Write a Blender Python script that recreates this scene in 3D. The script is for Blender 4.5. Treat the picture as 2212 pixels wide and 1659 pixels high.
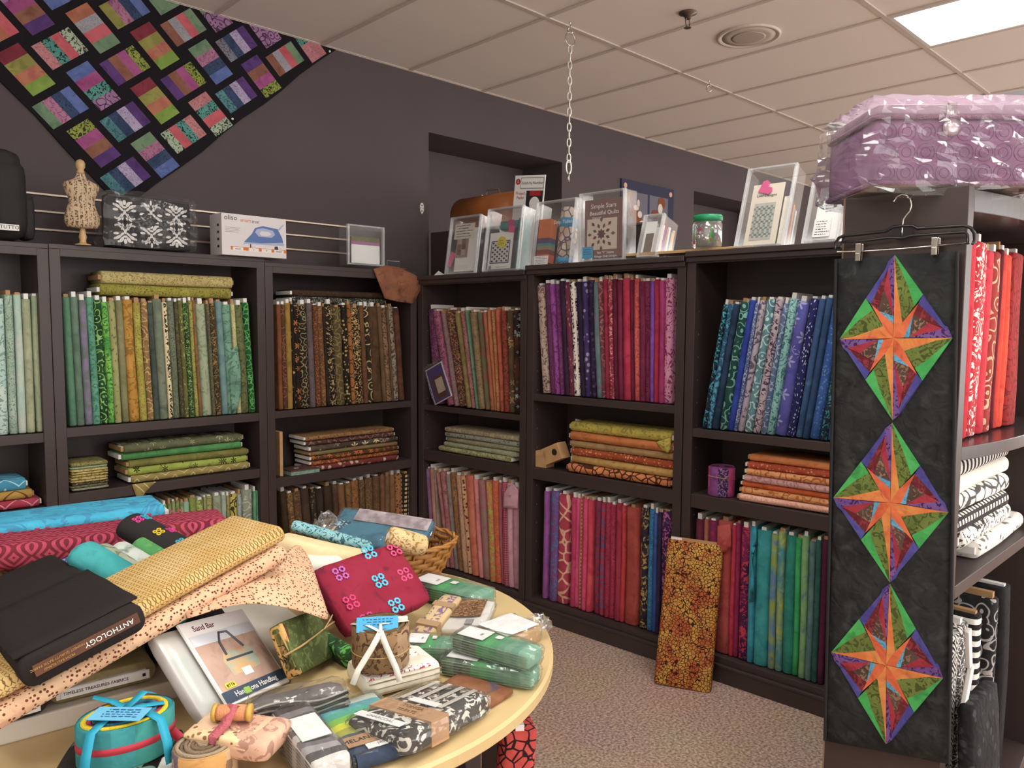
import bpy, bmesh, math, random
from mathutils import Vector, Matrix, Euler
random.seed(7)
S = bpy.context.scene
for o in list(bpy.data.objects): bpy.data.objects.remove(o)
COL = S.collection
V = Vector
# ------------------------------------------------------------------ camera
W, H, F = 2212.0, 1659.0, 1662.5755
CAM = V((-2.7699, -3.6605, 1.5341)); YAW, PITCH, ROLL = 0.77, -0.076, 0.0062
_f = V((math.sin(YAW)*math.cos(PITCH), math.cos(YAW)*math.cos(PITCH), math.sin(PITCH)))
_r = V((math.cos(YAW), -math.sin(YAW), 0)); _u = _r.cross(_f)
_r2 = _r*math.cos(ROLL)+_u*math.sin(ROLL); _u2 = -_r*math.sin(ROLL)+_u*math.cos(ROLL)
cd = bpy.data.cameras.new('camera'); cam = bpy.data.objects.new('camera', cd); COL.objects.link(cam)
cam.matrix_world = Matrix(((_r2.x, _u2.x, -_f.x, CAM.x), (_r2.y, _u2.y, -_f.y, CAM.y), (_r2.z, _u2.z, -_f.z, CAM.z), (0, 0, 0, 1)))
cd.sensor_fit = 'HORIZONTAL'; cd.sensor_width = 36.0; cd.lens = 36.0*F/W; cd.clip_start = .05
S.camera = cam
# ------------------------------------------------------------------ world, exposure
wd = bpy.data.worlds.new('world'); S.world = wd; wd.use_nodes = True
wd.node_tree.nodes['Background'].inputs[0].default_value = (.9, .93, 1, 1)
wd.node_tree.nodes['Background'].inputs[1].default_value = .3
vs = S.view_settings; vs.view_transform = 'Standard'; vs.look = 'None'; vs.gamma = 1.0; vs.use_curve_mapping = False
vs.exposure = 0.0
LAMP = 15.0          # strength of the ceiling troffers
FILLGLOW = 3.3           # glow of the unseen fill windows added to brighten the room
# ------------------------------------------------------------------ photo geometry
def ray(x, y): return _f+_r2*((x-W/2)/F)-_u2*((y-H/2)/F)
def onz(x, y, z): d = ray(x, y); return CAM+d*((z-CAM.z)/d.z)
def ony(x, y, Y): d = ray(x, y); return CAM+d*((Y-CAM.y)/d.y)
def onx(x, y, X): d = ray(x, y); return CAM+d*((X-CAM.x)/d.x)
def at(x, y, D): return CAM+ray(x, y)*D
AR = 0.068
class Run:
    """a straight run of furniture: a = along (left to right), n = into the furniture"""
    def __init__(s, O, ang): s.O = V(O); s.ang = ang; s.a = V((math.cos(ang), math.sin(ang), 0)); s.n = V((-math.sin(ang), math.cos(ang), 0))
    def P(s, u, off, z): return s.O+s.a*u+s.n*off+V((0, 0, z))
    def u(s, px, z, off):
        k = (px-W/2)/F; q = _r2-_f*k; v = s.O+s.n*off+V((0, 0, z))-CAM
        return -v.dot(q)/s.a.dot(q)
    def hit(s, x, y, off):
        d = ray(x, y); t = ((s.O+s.n*off-CAM).dot(s.n))/d.dot(s.n); p = CAM+d*t; return (p-s.O).dot(s.a), p.z
RL = Run((0, 0, 0), 0.0)
RR = Run((0, 0, 0), -math.pi/2+AR)
RE = Run((-.66, -3.07, 0), 0.0)
# ------------------------------------------------------------------ objects
def link(o, parent=None):
    COL.objects.link(o)
    if parent is not None: o.parent = parent
    return o
def tag(o, label, cat, group=None):
    o['label'] = label; o['category'] = cat
    if group: o['group'] = group
    return o
def thing(name, label, cat, loc=(0, 0, 0), rot=(0, 0, 0), group=None, M=None):
    o = bpy.data.objects.new(name, None); o.empty_display_size = .05
    COL.objects.link(o)
    if M is not None: o.matrix_world = M
    else: o.location = loc; o.rotation_euler = rot
    return tag(o, label, cat, group)
def mob(name, vs_, fs, mat, parent=None, smooth=False, fm=None, uv=None, bev=0, label=None):
    me = bpy.data.meshes.new(name); me.from_pydata([tuple(v) for v in vs_], [], fs)
    mats = mat if isinstance(mat, (list, tuple)) else [mat]
    for m in mats: me.materials.append(m)
    if fm: me.polygons.foreach_set('material_index', fm)
    if smooth: me.polygons.foreach_set('use_smooth', [True]*len(me.polygons))
    if uv:
        l = me.uv_layers.new(name='UV')
        for i, lp in enumerate(me.loops): l.data[i].uv = uv[lp.vertex_index]
    me.update()
    o = bpy.data.objects.new(name, me); link(o, parent)
    if label: o['label'] = label
    if bev:
        b = o.modifiers.new('b', 'BEVEL'); b.width = bev; b.segments = 2; b.limit_method = 'ANGLE'
    return o
def struct(o): o['kind'] = 'structure'; return o
class MB:
    def __init__(s): s.v = []; s.f = []; s.m = []
    def add(s, v, f, m=0):
        n = len(s.v); s.v += [V(p) for p in v]; s.f += [tuple(i+n for i in q) for q in f]; s.m += [m]*len(f); return s
    def box(s, a, b, m=0, M=None):
        x0, y0, z0 = a; x1, y1, z1 = b
        v = [V(p) for p in ((x0, y0, z0), (x1, y0, z0), (x1, y1, z0), (x0, y1, z0), (x0, y0, z1), (x1, y0, z1), (x1, y1, z1), (x0, y1, z1))]
        if M is not None: v = [M@p for p in v]
        return s.add(v, [(3, 2, 1, 0), (4, 5, 6, 7), (0, 1, 5, 4), (1, 2, 6, 5), (2, 3, 7, 6), (3, 0, 4, 7)], m)
    def tube(s, pts, r, n=8, m=0, cap=True, closed=False):
        pts = [V(p) for p in pts]; N = len(pts); rings = []
        rs = r if isinstance(r, (list, tuple)) else [r]*N
        up = V((0, 0, 1)); prev = None
        for i, p in enumerate(pts):
            if closed: t = (pts[(i+1) % N]-pts[i-1])
            else: t = pts[min(i+1, N-1)]-pts[max(i-1, 0)]
            t.normalize()
            if prev is None:
                b = t.cross(up)
                if b.length < .05: b = t.cross(V((1, 0, 0)))
            else: b = prev-t*prev.dot(t)
            b.normalize(); prev = b; c = t.cross(b)
            rings.append([p+(b*math.cos(2*math.pi*k/n)+c*math.sin(2*math.pi*k/n))*rs[i] for k in range(n)])
        v = [q for g in rings for q in g]; f = []
        for i in range(N if closed else N-1):
            j = (i+1) % N
            for k in range(n): f.append((i*n+k, j*n+k, j*n+(k+1) % n, i*n+(k+1) % n))
        if cap and not closed: f += [tuple(range(n))[::-1], tuple((N-1)*n+k for k in range(n))]
        return s.add(v, [q[::-1] for q in f], m)
    def lathe(s, prof, n=24, m=0, M=None, sx=1, sy=1):
        v = []; f = []
        for (r, z) in prof:
            for k in range(n):
                p = V((r*sx*math.cos(2*math.pi*k/n), r*sy*math.sin(2*math.pi*k/n), z)); v.append(M@p if M is not None else p)
        for i in range(len(prof)-1):
            for k in range(n): f.append((i*n+k, i*n+(k+1) % n, (i+1)*n+(k+1) % n, (i+1)*n+k))
        f += [tuple(range(n))[::-1], tuple((len(prof)-1)*n+k for k in range(n))]
        return s.add(v, f, m)
    def prism(s, pts, d, m=0, M=None):
        """outline in local xz extruded along +y by d"""
        n = len(pts); v = [V((x, 0, z)) for x, z in pts]+[V((x, d, z)) for x, z in pts]
        if M is not None: v = [M@p for p in v]
        f = [tuple(range(n)), tuple(range(2*n-1, n-1, -1))]+[(i, n+i, n+(i+1) % n, (i+1) % n) for i in range(n)]
        return s.add(v, f, m)
    def build(s, name, mat, parent=None, smooth=False, bev=0, label=None, uv=None):
        return mob(name, s.v, s.f, mat, parent, smooth, s.m if isinstance(mat, (list, tuple)) else None, uv, bev, label)
def box(name, a, b, mat, parent=None, bev=0, label=None, M=None): return MB().box(a, b, 0, M).build(name, mat, parent, False, bev, label)
def frameM(o, x, y, z): return Matrix(((x.x, y.x, z.x, o.x), (x.y, y.y, z.y, o.y), (x.z, y.z, z.z, o.z), (0, 0, 0, 1)))
# ------------------------------------------------------------------ materials
def lin(c):
    c = c.lstrip('#'); o = []
    for i in (0, 2, 4):
        s = int(c[i:i+2], 16)/255; o.append(s/12.92 if s <= .04045 else ((s+.055)/1.055)**2.4)
    return o
GAIN = 1.22; SAT = .86
def col(c, g=None, sat=1.0):
    g = GAIN if g is None else g; q = lin(c); y = .25*q[0]+.6*q[1]+.15*q[2]
    return tuple(min(.88, max(0, y+(x-y)*sat)*g) for x in q)+(1,)
_mc = {}
def pm(name, c, rough=.6, metal=0, spec=.5, g=1.0, emit=0, bump=0, bscale=200, c2=None, nscale=8, trans=0, sheen=0, alpha=1):
    if name in _mc: return _mc[name]
    m = bpy.data.materials.new(name); m.use_nodes = True; t = m.node_tree; p = t.nodes['Principled BSDF']
    p.inputs['Base Color'].default_value = col(c, g); p.inputs['Roughness'].default_value = rough
    p.inputs['Metallic'].default_value = metal; p.inputs['Specular IOR Level'].default_value = spec
    tc = t.nodes.new('ShaderNodeTexCoord')
    if c2 is not None:
        n = t.nodes.new('ShaderNodeTexNoise'); n.inputs['Scale'].default_value = nscale; n.inputs['Detail'].default_value = 4
        t.links.new(tc.outputs['Object'], n.inputs['Vector'])
        r = t.nodes.new('ShaderNodeValToRGB'); r.color_ramp.elements[0].position = .35; r.color_ramp.elements[1].position = .65
        r.color_ramp.elements[0].color = col(c, g); r.color_ramp.elements[1].color = col(c2, g)
        t.links.new(n.outputs['Fac'], r.inputs['Fac']); t.links.new(r.outputs['Color'], p.inputs['Base Color'])
    if bump:
        n = t.nodes.new('ShaderNodeTexNoise'); n.inputs['Scale'].default_value = bscale; n.inputs['Detail'].default_value = 3
        t.links.new(tc.outputs['Object'], n.inputs['Vector'])
        b = t.nodes.new('ShaderNodeBump'); b.inputs['Strength'].default_value = bump; b.inputs['Distance'].default_value = .01
        t.links.new(n.outputs['Fac'], b.inputs['Height']); t.links.new(b.outputs['Normal'], p.inputs['Normal'])
    if emit: p.inputs['Emission Color'].default_value = col(c, 1); p.inputs['Emission Strength'].default_value = emit
    _mc[name] = m; return m
def film(name, tint='ffffff', white=.18, gloss=.10, rough=.08, bump=0, bscale=30, fres=.45):
    """thin clear plastic: mostly see-through, a little milky, glossy at the facets"""
    if name in _mc: return _mc[name]
    m = bpy.data.materials.new(name); m.use_nodes = True; t = m.node_tree; t.nodes.remove(t.nodes['Principled BSDF'])
    out = t.nodes['Material Output']; tr = t.nodes.new('ShaderNodeBsdfTransparent'); tr.inputs[0].default_value = (.97, .97, .97, 1)
    df = t.nodes.new('ShaderNodeBsdfDiffuse'); df.inputs[0].default_value = col(tint, 1)
    gl = t.nodes.new('ShaderNodeBsdfGlossy'); gl.inputs['Roughness'].default_value = rough; gl.inputs[0].default_value = (1, 1, 1, 1)
    m1 = t.nodes.new('ShaderNodeMixShader'); m1.inputs[0].default_value = white
    t.links.new(tr.outputs[0], m1.inputs[1]); t.links.new(df.outputs[0], m1.inputs[2])
    lw = t.nodes.new('ShaderNodeFresnel'); lw.inputs['IOR'].default_value = 1.45
    ma = t.nodes.new('ShaderNodeMath'); ma.operation = 'MULTIPLY_ADD'; ma.inputs[1].default_value = fres; ma.inputs[2].default_value = gloss; ma.use_clamp = True
    t.links.new(lw.outputs[0], ma.inputs[0])
    m2 = t.nodes.new('ShaderNodeMixShader'); t.links.new(ma.outputs[0], m2.inputs[0])
    t.links.new(m1.outputs[0], m2.inputs[1]); t.links.new(gl.outputs[0], m2.inputs[2]); t.links.new(m2.outputs[0], out.inputs[0])
    if bump:
        tc = t.nodes.new('ShaderNodeTexCoord'); n = t.nodes.new('ShaderNodeTexNoise'); n.inputs['Scale'].default_value = bscale
        t.links.new(tc.outputs['Object'], n.inputs['Vector']); b = t.nodes.new('ShaderNodeBump'); b.inputs['Strength'].default_value = bump; b.inputs['Distance'].default_value = .02
        t.links.new(n.outputs['Fac'], b.inputs['Height']); t.links.new(b.outputs['Normal'], gl.inputs['Normal']); t.links.new(b.outputs['Normal'], lw.inputs['Normal'])
    _mc[name] = m; return m
# ---- printed cotton: one node group per kind of print
_pg = {}
def pgroup(kind):
    if kind in _pg: return _pg[kind]
    g = bpy.data.node_groups.new('print_'+kind, 'ShaderNodeTree'); I = g.interface
    I.new_socket('Vector', in_out='INPUT', socket_type='NodeSocketVector')
    for c in 'ABC': I.new_socket(c, in_out='INPUT', socket_type='NodeSocketColor')
    I.new_socket('Scale', in_out='INPUT', socket_type='NodeSocketFloat'); I.new_socket('Color', in_out='OUTPUT', socket_type='NodeSocketColor')
    N, L = g.nodes, g.links; gi = N.new('NodeGroupInput'); go = N.new('NodeGroupOutput')
    def nd(t, **k):
        n = N.new(t)
        for a, b in k.items(): setattr(n, a, b)
        return n
    def mth(op, a, b=None, c=None, clamp=False):
        n = nd('ShaderNodeMath', operation=op); n.use_clamp = clamp
        for i, x in enumerate((a, b, c)):
            if x is None: continue
            if isinstance(x, (int, float)): n.inputs[i].default_value = x
            else: L.new(x, n.inputs[i])
        return n.outputs[0]
    def vm(op, a, b):
        n = nd('ShaderNodeVectorMath', operation=op); L.new(a, n.inputs[0])
        if isinstance(b, tuple): n.inputs[1].default_value = b
        elif op == 'SCALE': L.new(b, n.inputs['Scale'])
        else: L.new(b, n.inputs[1])
        return n.outputs[0]
    def noise(vec, sc, det=2, dist=0):
        n = nd('ShaderNodeTexNoise'); L.new(vec, n.inputs['Vector']); n.inputs['Scale'].default_value = sc; n.inputs['Detail'].default_value = det; n.inputs['Distortion'].default_value = dist
        return n
    def mix(f, a, b):
        n = nd('ShaderNodeMix', data_type='RGBA'); L.new(f, n.inputs['Factor']); L.new(a, n.inputs['A']); L.new(b, n.inputs['B']); return n.outputs['Result']
    def sstep(x, lo, hi):
        n = nd('ShaderNodeMapRange', interpolation_type='SMOOTHSTEP'); L.new(x, n.inputs['Value']); n.inputs['From Min'].default_value = lo; n.inputs['From Max'].default_value = hi; return n.outputs['Result']
    vec = gi.outputs['Vector']; sv = vm('SCALE', vec, gi.outputs['Scale'])
    base = mix(sstep(noise(vec, 13, 3, .4).outputs['Fac'], .36, .64), gi.outputs['A'], gi.outputs['B'])
    wob = vm('SUBTRACT', noise(sv, 14, 1).outputs['Color'], (.5, .5, .5))
    def dis(k): return vm('ADD', sv, vm('MULTIPLY', wob, (k, k, k)))
    def vor(vec, sc, feat='F1', rnd=1):
        n = nd('ShaderNodeTexVoronoi', feature=feat); L.new(vec, n.inputs['Vector']); n.inputs['Scale'].default_value = sc; n.inputs['Randomness'].default_value = rnd; return n
    sx = nd('ShaderNodeSeparateXYZ'); L.new(sv, sx.inputs[0]); X, Y, Z = sx.outputs
    XY = mth('ADD', X, Y)
    if kind == 'mot': mask = mth('MULTIPLY', sstep(noise(vec, 21, 4, 1).outputs['Fac'], .52, .72), .85)
    elif kind == 'leaf': mask = sstep(noise(sv, 34, 2, 3.2).outputs['Fac'], .535, .57)
    elif kind == 'fine': mask = sstep(noise(sv, 75, 1, 2.5).outputs['Fac'], .54, .60)
    elif kind == 'scroll':
        d = vor(dis(.035), 27).outputs['Distance']; mask = sstep(mth('SINE', mth('MULTIPLY', d, 15)), .55, .8)
    elif kind == 'dots': mask = mth('SUBTRACT', 1, sstep(vor(sv, 55, rnd=.75).outputs['Distance'], .26, .36))
    elif kind == 'net': mask = mth('SUBTRACT', 1, sstep(vor(dis(.012), 38, 'DISTANCE_TO_EDGE').outputs['Distance'], .055, .10))
    elif kind == 'flower':
        v = vor(vm('MULTIPLY', sv, (1, .55, 1)), 20, rnd=.8); df = vm('SUBTRACT', vm('SCALE', vm('MULTIPLY', sv, (1, .55, 1)), gi.outputs['Scale']), v.outputs['Position'])
        df = vm('SUBTRACT', vm('MULTIPLY', sv, (1, .55, 1)), v.outputs['Position'])
        s2 = nd('ShaderNodeSeparateXYZ'); L.new(df, s2.inputs[0]); an = mth('ARCTAN2', s2.outputs[2], s2.outputs[0])
        lim = mth('MULTIPLY_ADD', mth('COSINE', mth('MULTIPLY', an, 6)), .17, .30)
        mask = mth('MULTIPLY', sstep(mth('SUBTRACT', lim, v.outputs['Distance']), 0, .04), sstep(v.outputs['Distance'], .05, .09))
    elif kind == 'zig':
        p = mth('PINGPONG', mth('MULTIPLY', Z, 26), 1.0); q = mth('FRACT', mth('ADD', mth('MULTIPLY', mth('ADD', X, Y), 26), mth('MULTIPLY', p, .9)))
        mask = mth('LESS_THAN', q, .13)
    elif kind == 'stripe': mask = mth('GREATER_THAN', mth('FRACT', mth('MULTIPLY', Z, 40)), .5)
    elif kind == 'check':
        a = mth('GREATER_THAN', mth('FRACT', mth('MULTIPLY', Z, 52)), .45); b = mth('GREATER_THAN', mth('FRACT', mth('MULTIPLY', mth('ADD', X, Y), 52)), .45); mask = mth('MULTIPLY', a, b)
    elif kind == 'text':
        r = mth('GREATER_THAN', mth('FRACT', mth('MULTIPLY', X, 44)), .35); n = sstep(noise(vm('MULTIPLY', sv, (1.2, 1.2, 1)), 60, 1, 1.5).outputs['Fac'], .50, .55); mask = mth('MULTIPLY', r, n)
    elif kind == 'dash': mask = mth('SUBTRACT', 1, sstep(vor(vm('MULTIPLY', dis(.05), (1, 1, .42)), 60).outputs['Distance'], .20, .30))
    elif kind == 'diam':
        a = mth('ABSOLUTE', mth('SUBTRACT', mth('FRACT', mth('MULTIPLY', XY, 9)), .5)); b = mth('ABSOLUTE', mth('SUBTRACT', mth('FRACT', mth('MULTIPLY', Z, 9)), .5))
        mask = mth('GREATER_THAN', mth('FRACT', mth('MULTIPLY', mth('ADD', a, b), 4.2)), .52)
    elif kind == 'grad': mask = sstep(mth('PINGPONG', mth('MULTIPLY', Z, 5), 1.0), .3, .7)
    elif kind == 'petal':
        fx = mth('ABSOLUTE', mth('SUBTRACT', mth('FRACT', mth('MULTIPLY', XY, 48)), .5)); fz = mth('ABSOLUTE', mth('SUBTRACT', mth('FRACT', mth('MULTIPLY', Z, 48)), .5))
        mask = mth('MULTIPLY', mth('LESS_THAN', mth('ABSOLUTE', mth('SUBTRACT', fx, fz)), .10), mth('GREATER_THAN', mth('ADD', fx, fz), .26))
    elif kind == 'clover':   # little four-petal outline motifs on a plain ground
        def lobe(k, off):
            cx = mth('SUBTRACT', mth('FRACT', mth('MULTIPLY_ADD', X, k, off)), .5); cz = mth('SUBTRACT', mth('FRACT', mth('MULTIPLY_ADD', Z, k, off)), .5)
            ax = mth('SUBTRACT', mth('ABSOLUTE', cx), .17); az = mth('SUBTRACT', mth('ABSOLUTE', cz), .17)
            d = mth('SQRT', mth('ADD', mth('MULTIPLY', ax, ax), mth('MULTIPLY', az, az)))
            return mth('MULTIPLY', mth('LESS_THAN', d, .15), mth('GREATER_THAN', d, .06))
        mask = lobe(10, 0)
    else: mask = mth('MULTIPLY', Z, 0)
    L.new(mix(mask, base, gi.outputs['C']), go.inputs['Color'])
    _pg[kind] = g; return g
_fi = [0]
def fab(kind, a, b=None, c=None, scale=1.0, uv=False, g=None, rough=.85, wr=.35):
    _fi[0] += 1; seed = _fi[0]
    key = ('fab', kind, a, b, c, scale, uv, g, rough, wr)
    if uv and key in _mc: return _mc[key]
    m = bpy.data.materials.new('print_%s_%s' % (kind, a)); m.use_nodes = True; t = m.node_tree; p = t.nodes['Principled BSDF']
    p.inputs['Roughness'].default_value = rough; p.inputs['Specular IOR Level'].default_value = .25
    tc = t.nodes.new('ShaderNodeTexCoord'); src = tc.outputs['Object']
    if uv:
        sp = t.nodes.new('ShaderNodeSeparateXYZ'); cb = t.nodes.new('ShaderNodeCombineXYZ'); t.links.new(tc.outputs['UV'], sp.inputs[0])
        t.links.new(sp.outputs[0], cb.inputs[0]); t.links.new(sp.outputs[1], cb.inputs[2]); src = cb.outputs[0]
    off = t.nodes.new('ShaderNodeVectorMath'); off.operation = 'ADD'; off.inputs[1].default_value = (seed*.37 % 5, seed*.71 % 5, seed*.53 % 5)
    t.links.new(src, off.inputs[0])
    gn = t.nodes.new('ShaderNodeGroup'); gn.node_tree = pgroup(kind); t.links.new(off.outputs[0], gn.inputs['Vector'])
    gn.inputs['A'].default_value = col(a, g, SAT); gn.inputs['B'].default_value = col(b or a, g, SAT); gn.inputs['C'].default_value = col(c or b or a, g, SAT); gn.inputs['Scale'].default_value = scale
    t.links.new(gn.outputs['Color'], p.inputs['Base Color'])
    if wr:
        n = t.nodes.new('ShaderNodeTexNoise'); n.inputs['Scale'].default_value = 26; n.inputs['Detail'].default_value = 2; n.inputs['Distortion'].default_value = .6
        t.links.new(tc.outputs['Object'], n.inputs['Vector']); bp = t.nodes.new('ShaderNodeBump'); bp.inputs['Strength'].default_value = wr; bp.inputs['Distance'].default_value = .012
        t.links.new(n.outputs['Fac'], bp.inputs['Height']); t.links.new(bp.outputs['Normal'], p.inputs['Normal'])
    _mc[key] = m; return m
WOOD = pm('dark_laminate', '3c302e', .45, spec=.5, c2='362b2b', nscale=3, g=1.2)
WOODIN = WOOD
WHITE = pm('white_card', 'e9e6e2', .7); CARD = pm('brown_card', 'b08a62', .8); KRAFT = pm('kraft_card', 'c49a6c', .8, c2='b98f62', nscale=20)
BLACK = pm('black_plastic', '1b1a1b', .4); STEEL = pm('steel', 'c8c8c8', .25, metal=1); INK = pm('black_ink', '1a1a1c', .8)
PAPER = pm('white_paper', 'f2f0ee', .8)
def text(s, size, M, mat, parent, name='lettering', align='CENTER', ex=.0003, sx=1.0):
    cu = bpy.data.curves.new('t', 'FONT'); cu.body = s; cu.size = size; cu.align_x = align; cu.align_y = 'CENTER'; cu.extrude = ex; cu.resolution_u = 2
    o = bpy.data.objects.new('t', cu); COL.objects.link(o)
    dg = bpy.context.evaluated_depsgraph_get(); me = bpy.data.meshes.new_from_object(o.evaluated_get(dg)); bpy.data.objects.remove(o); bpy.data.curves.remove(cu)
    me.materials.clear(); me.materials.append(mat); me.name = name
    q = bpy.data.objects.new(name, me); link(q, parent); q.matrix_local = M@Matrix.Diagonal((sx, 1, 1, 1)); return q
# faces: text is written in local xy; FX stands it up so that it reads from -y
FX = Matrix.Rotation(math.pi/2, 4, 'X')
def T(x, y, z): return Matrix.Translation((x, y, z))
# ================================================================== the room
ZC, YW, TT, GX, GY = 3.107, .32, .6096, .1802, -.8501
XA, XB, YA = -5.2, 8.6, -7.6
def carpet():
    m = bpy.data.materials.new('carpet'); m.use_nodes = True; t = m.node_tree; p = t.nodes['Principled BSDF']; p.inputs['Roughness'].default_value = .95; p.inputs['Specular IOR Level'].default_value = .1
    tc = t.nodes.new('ShaderNodeTexCoord'); n = t.nodes.new('ShaderNodeTexNoise'); n.inputs['Scale'].default_value = 95; n.inputs['Detail'].default_value = 3; t.links.new(tc.outputs['Object'], n.inputs['Vector'])
    r = t.nodes.new('ShaderNodeValToRGB'); e = r.color_ramp.elements; e[0].position = .34; e[0].color = col('6a5850', 1.6); e[1].position = .66; e[1].color = col('a79180', 1.6); x = e.new(.5); x.color = col('8d776b', 1.6)
    t.links.new(n.outputs['Fac'], r.inputs['Fac'])
    n2 = t.nodes.new('ShaderNodeTexNoise'); n2.inputs['Scale'].default_value = 3; t.links.new(tc.outputs['Object'], n2.inputs['Vector'])
    mx = t.nodes.new('ShaderNodeMix'); mx.data_type = 'RGBA'; mx.blend_type = 'SOFT_LIGHT'; mx.inputs['Factor'].default_value = .25; t.links.new(r.outputs['Color'], mx.inputs['A']); t.links.new(n2.outputs['Color'], mx.inputs['B'])
    t.links.new(mx.outputs['Result'], p.inputs['Base Color'])
    b = t.nodes.new('ShaderNodeBump'); b.inputs['Strength'].default_value = .6; b.inputs['Distance'].default_value = .006; t.links.new(n.outputs['Fac'], b.inputs['Height']); t.links.new(b.outputs['Normal'], p.inputs['Normal'])
    return m
PAINT = pm('grey_wall_paint', '5d5355', .75, spec=.3, c2='594f51', nscale=1.5, bump=.06, bscale=160, g=.8)
PAINT2 = pm('pale_wall_paint', 'e0dcd6', .8, g=1)
CEILM = pm('ceiling_tile', 'e6ddd4', .9, spec=.1, bump=.15, bscale=320, g=1.0); TEE = pm('ceiling_tee', 'c6bab0', .7, g=1.0, spec=.2)
struct(box('floor', (XA-.1, YA-.1, -.1), (XB+.1, YW+1.2, 0), carpet()))
ce = struct(box('ceiling', (XA-.1, YA-.1, ZC+.05), (XB+.1, YW+1.2, ZC+.15), CEILM))
# niche openings in the back wall
N1 = (.335, 1.60, .9, 2.76); N2 = (3.39, 4.9, .9, 2.77); ND = .42
w = MB(); y0, y1 = YW, YW+.12
for a, b, c, d in [(XA, N1[0], 0, ZC+.05), (N1[0], N1[1], 0, N1[2]), (N1[0], N1[1], N1[3], ZC+.05), (N1[1], N2[0], 0, ZC+.05), (N2[0], N2[1], 0, N2[2]), (N2[0], N2[1], N2[3], ZC+.05), (N2[1], XB, 0, ZC+.05)]:
    w.box((a, y0, c), (b, y1, d))
for n in (N1, N2):
    w.box((n[0]-.1, YW+ND, n[2]-.1), (n[1]+.1, YW+ND+.1, n[3]+.1)); w.box((n[0]-.1, y1, n[2]-.1), (n[0], YW+ND, n[3]+.1)); w.box((n[1], y1, n[2]-.1), (n[1]+.1, YW+ND, n[3]+.1))
    w.box((n[0], y1, n[2]-.1), (n[1], YW+ND, n[2])); w.box((n[0], y1, n[3]), (n[1], YW+ND, n[3]+.1))
struct(w.build('wall_back', PAINT))
struct(box('wall_left', (XA-.12, YA, 0), (XA, YW, ZC+.05), PAINT2)); struct(box('wall_right', (XB, YA, 0), (XB+.12, YW, ZC+.05), PAINT2)); struct(box('wall_front', (XA, YA-.12, 0), (XB, YA, ZC+.05), PAINT2))
# unseen glowing windows added behind and right of the camera as room fill
FILLPANE = pm('fill_light_pane', 'f4f2f0', .3, emit=FILLGLOW); WFR = pm('fill_frame_grey', '8a8884', .5)
def add_fill_window(name, a, b, z0, z1, ax, wallpos, inward, nP):
    L_ = b-a; o = struct(bpy.data.objects.new(name, None)); COL.objects.link(o)
    def bx(n, p0, p1, zz0, zz1, d0, d1, m):
        lo, hi = sorted((wallpos+inward*d0, wallpos+inward*d1))
        if ax == 'x': box(n, (p0, lo, zz0), (p1, hi, zz1), m, o)
        else: box(n, (lo, p0, zz0), (hi, p1, zz1), m, o)
    for k in range(nP): bx('pane', a+L_*k/nP+.03, a+L_*(k+1)/nP-.03, z0+.04, z1-.04, .004, .01, FILLPANE)
    for k in range(nP+1): bx('mullion', a+L_*k/nP-.03, a+L_*k/nP+.03, z0, z1, .002, .05, WFR)
    bx('sill', a-.03, b+.03, z0-.03, z0+.04, .002, .06, WFR); bx('head', a-.03, b+.03, z1-.04, z1+.03, .002, .05, WFR)
add_fill_window('fill_window_1', -4.6, 8.0, .3, 2.9, 'x', YA, 1, 8); add_fill_window('fill_window_2', -7.0, -1.2, .3, 2.9, 'y', XB, -1, 4)
# trim angle where the ceiling grid meets the wall
struct(box('trim_1', (XA, YW-.02, ZC-.001), (XB, YW, ZC+.012), TEE))
# suspended grid
lights = {(2, 2), (-1, 2), (-4, 2), (-7, 2), (5, 2), (-1, 4), (-4, 4), (2, 4), (5, 4), (8, 2), (8, 4)}
kx0 = int(math.floor((XA-GX)/TT)); kx1 = int(math.ceil((XB-GX)/TT)); rows = [(GY, YW)]
y = GY
while y > YA: rows.append((y-2*TT, y)); y -= 2*TT
tm = MB().box((-.5, -.5, 0), (.5, .5, .012)).build('ceiling_tile', CEILM, ce, bev=0); tme = tm.data; first = True
for r, (ya, yb) in enumerate(rows):
    struct_y = yb
    t_ = MB().box((XA, yb-.012, ZC-.004), (XB, yb+.012, ZC+.004)); t_.build('ceiling_tee', TEE, ce)
    for k in range(kx0, kx1):
        xa = GX+k*TT
        if (k, r) in lights: continue
        if first: o = tm; first = False
        else: o = bpy.data.objects.new('ceiling_tile', tme); link(o, ce)
        o.location = (xa+TT/2, (ya+yb)/2, ZC+.002+random.uniform(0, .002)); o.scale = (TT-.016, yb-ya-.016, 1)
for k in range(kx0, kx1+1): MB().box((GX+k*TT-.012, YA, ZC-.003), (GX+k*TT+.012, YW, ZC+.004)).build('ceiling_tee', TEE, ce)
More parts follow.
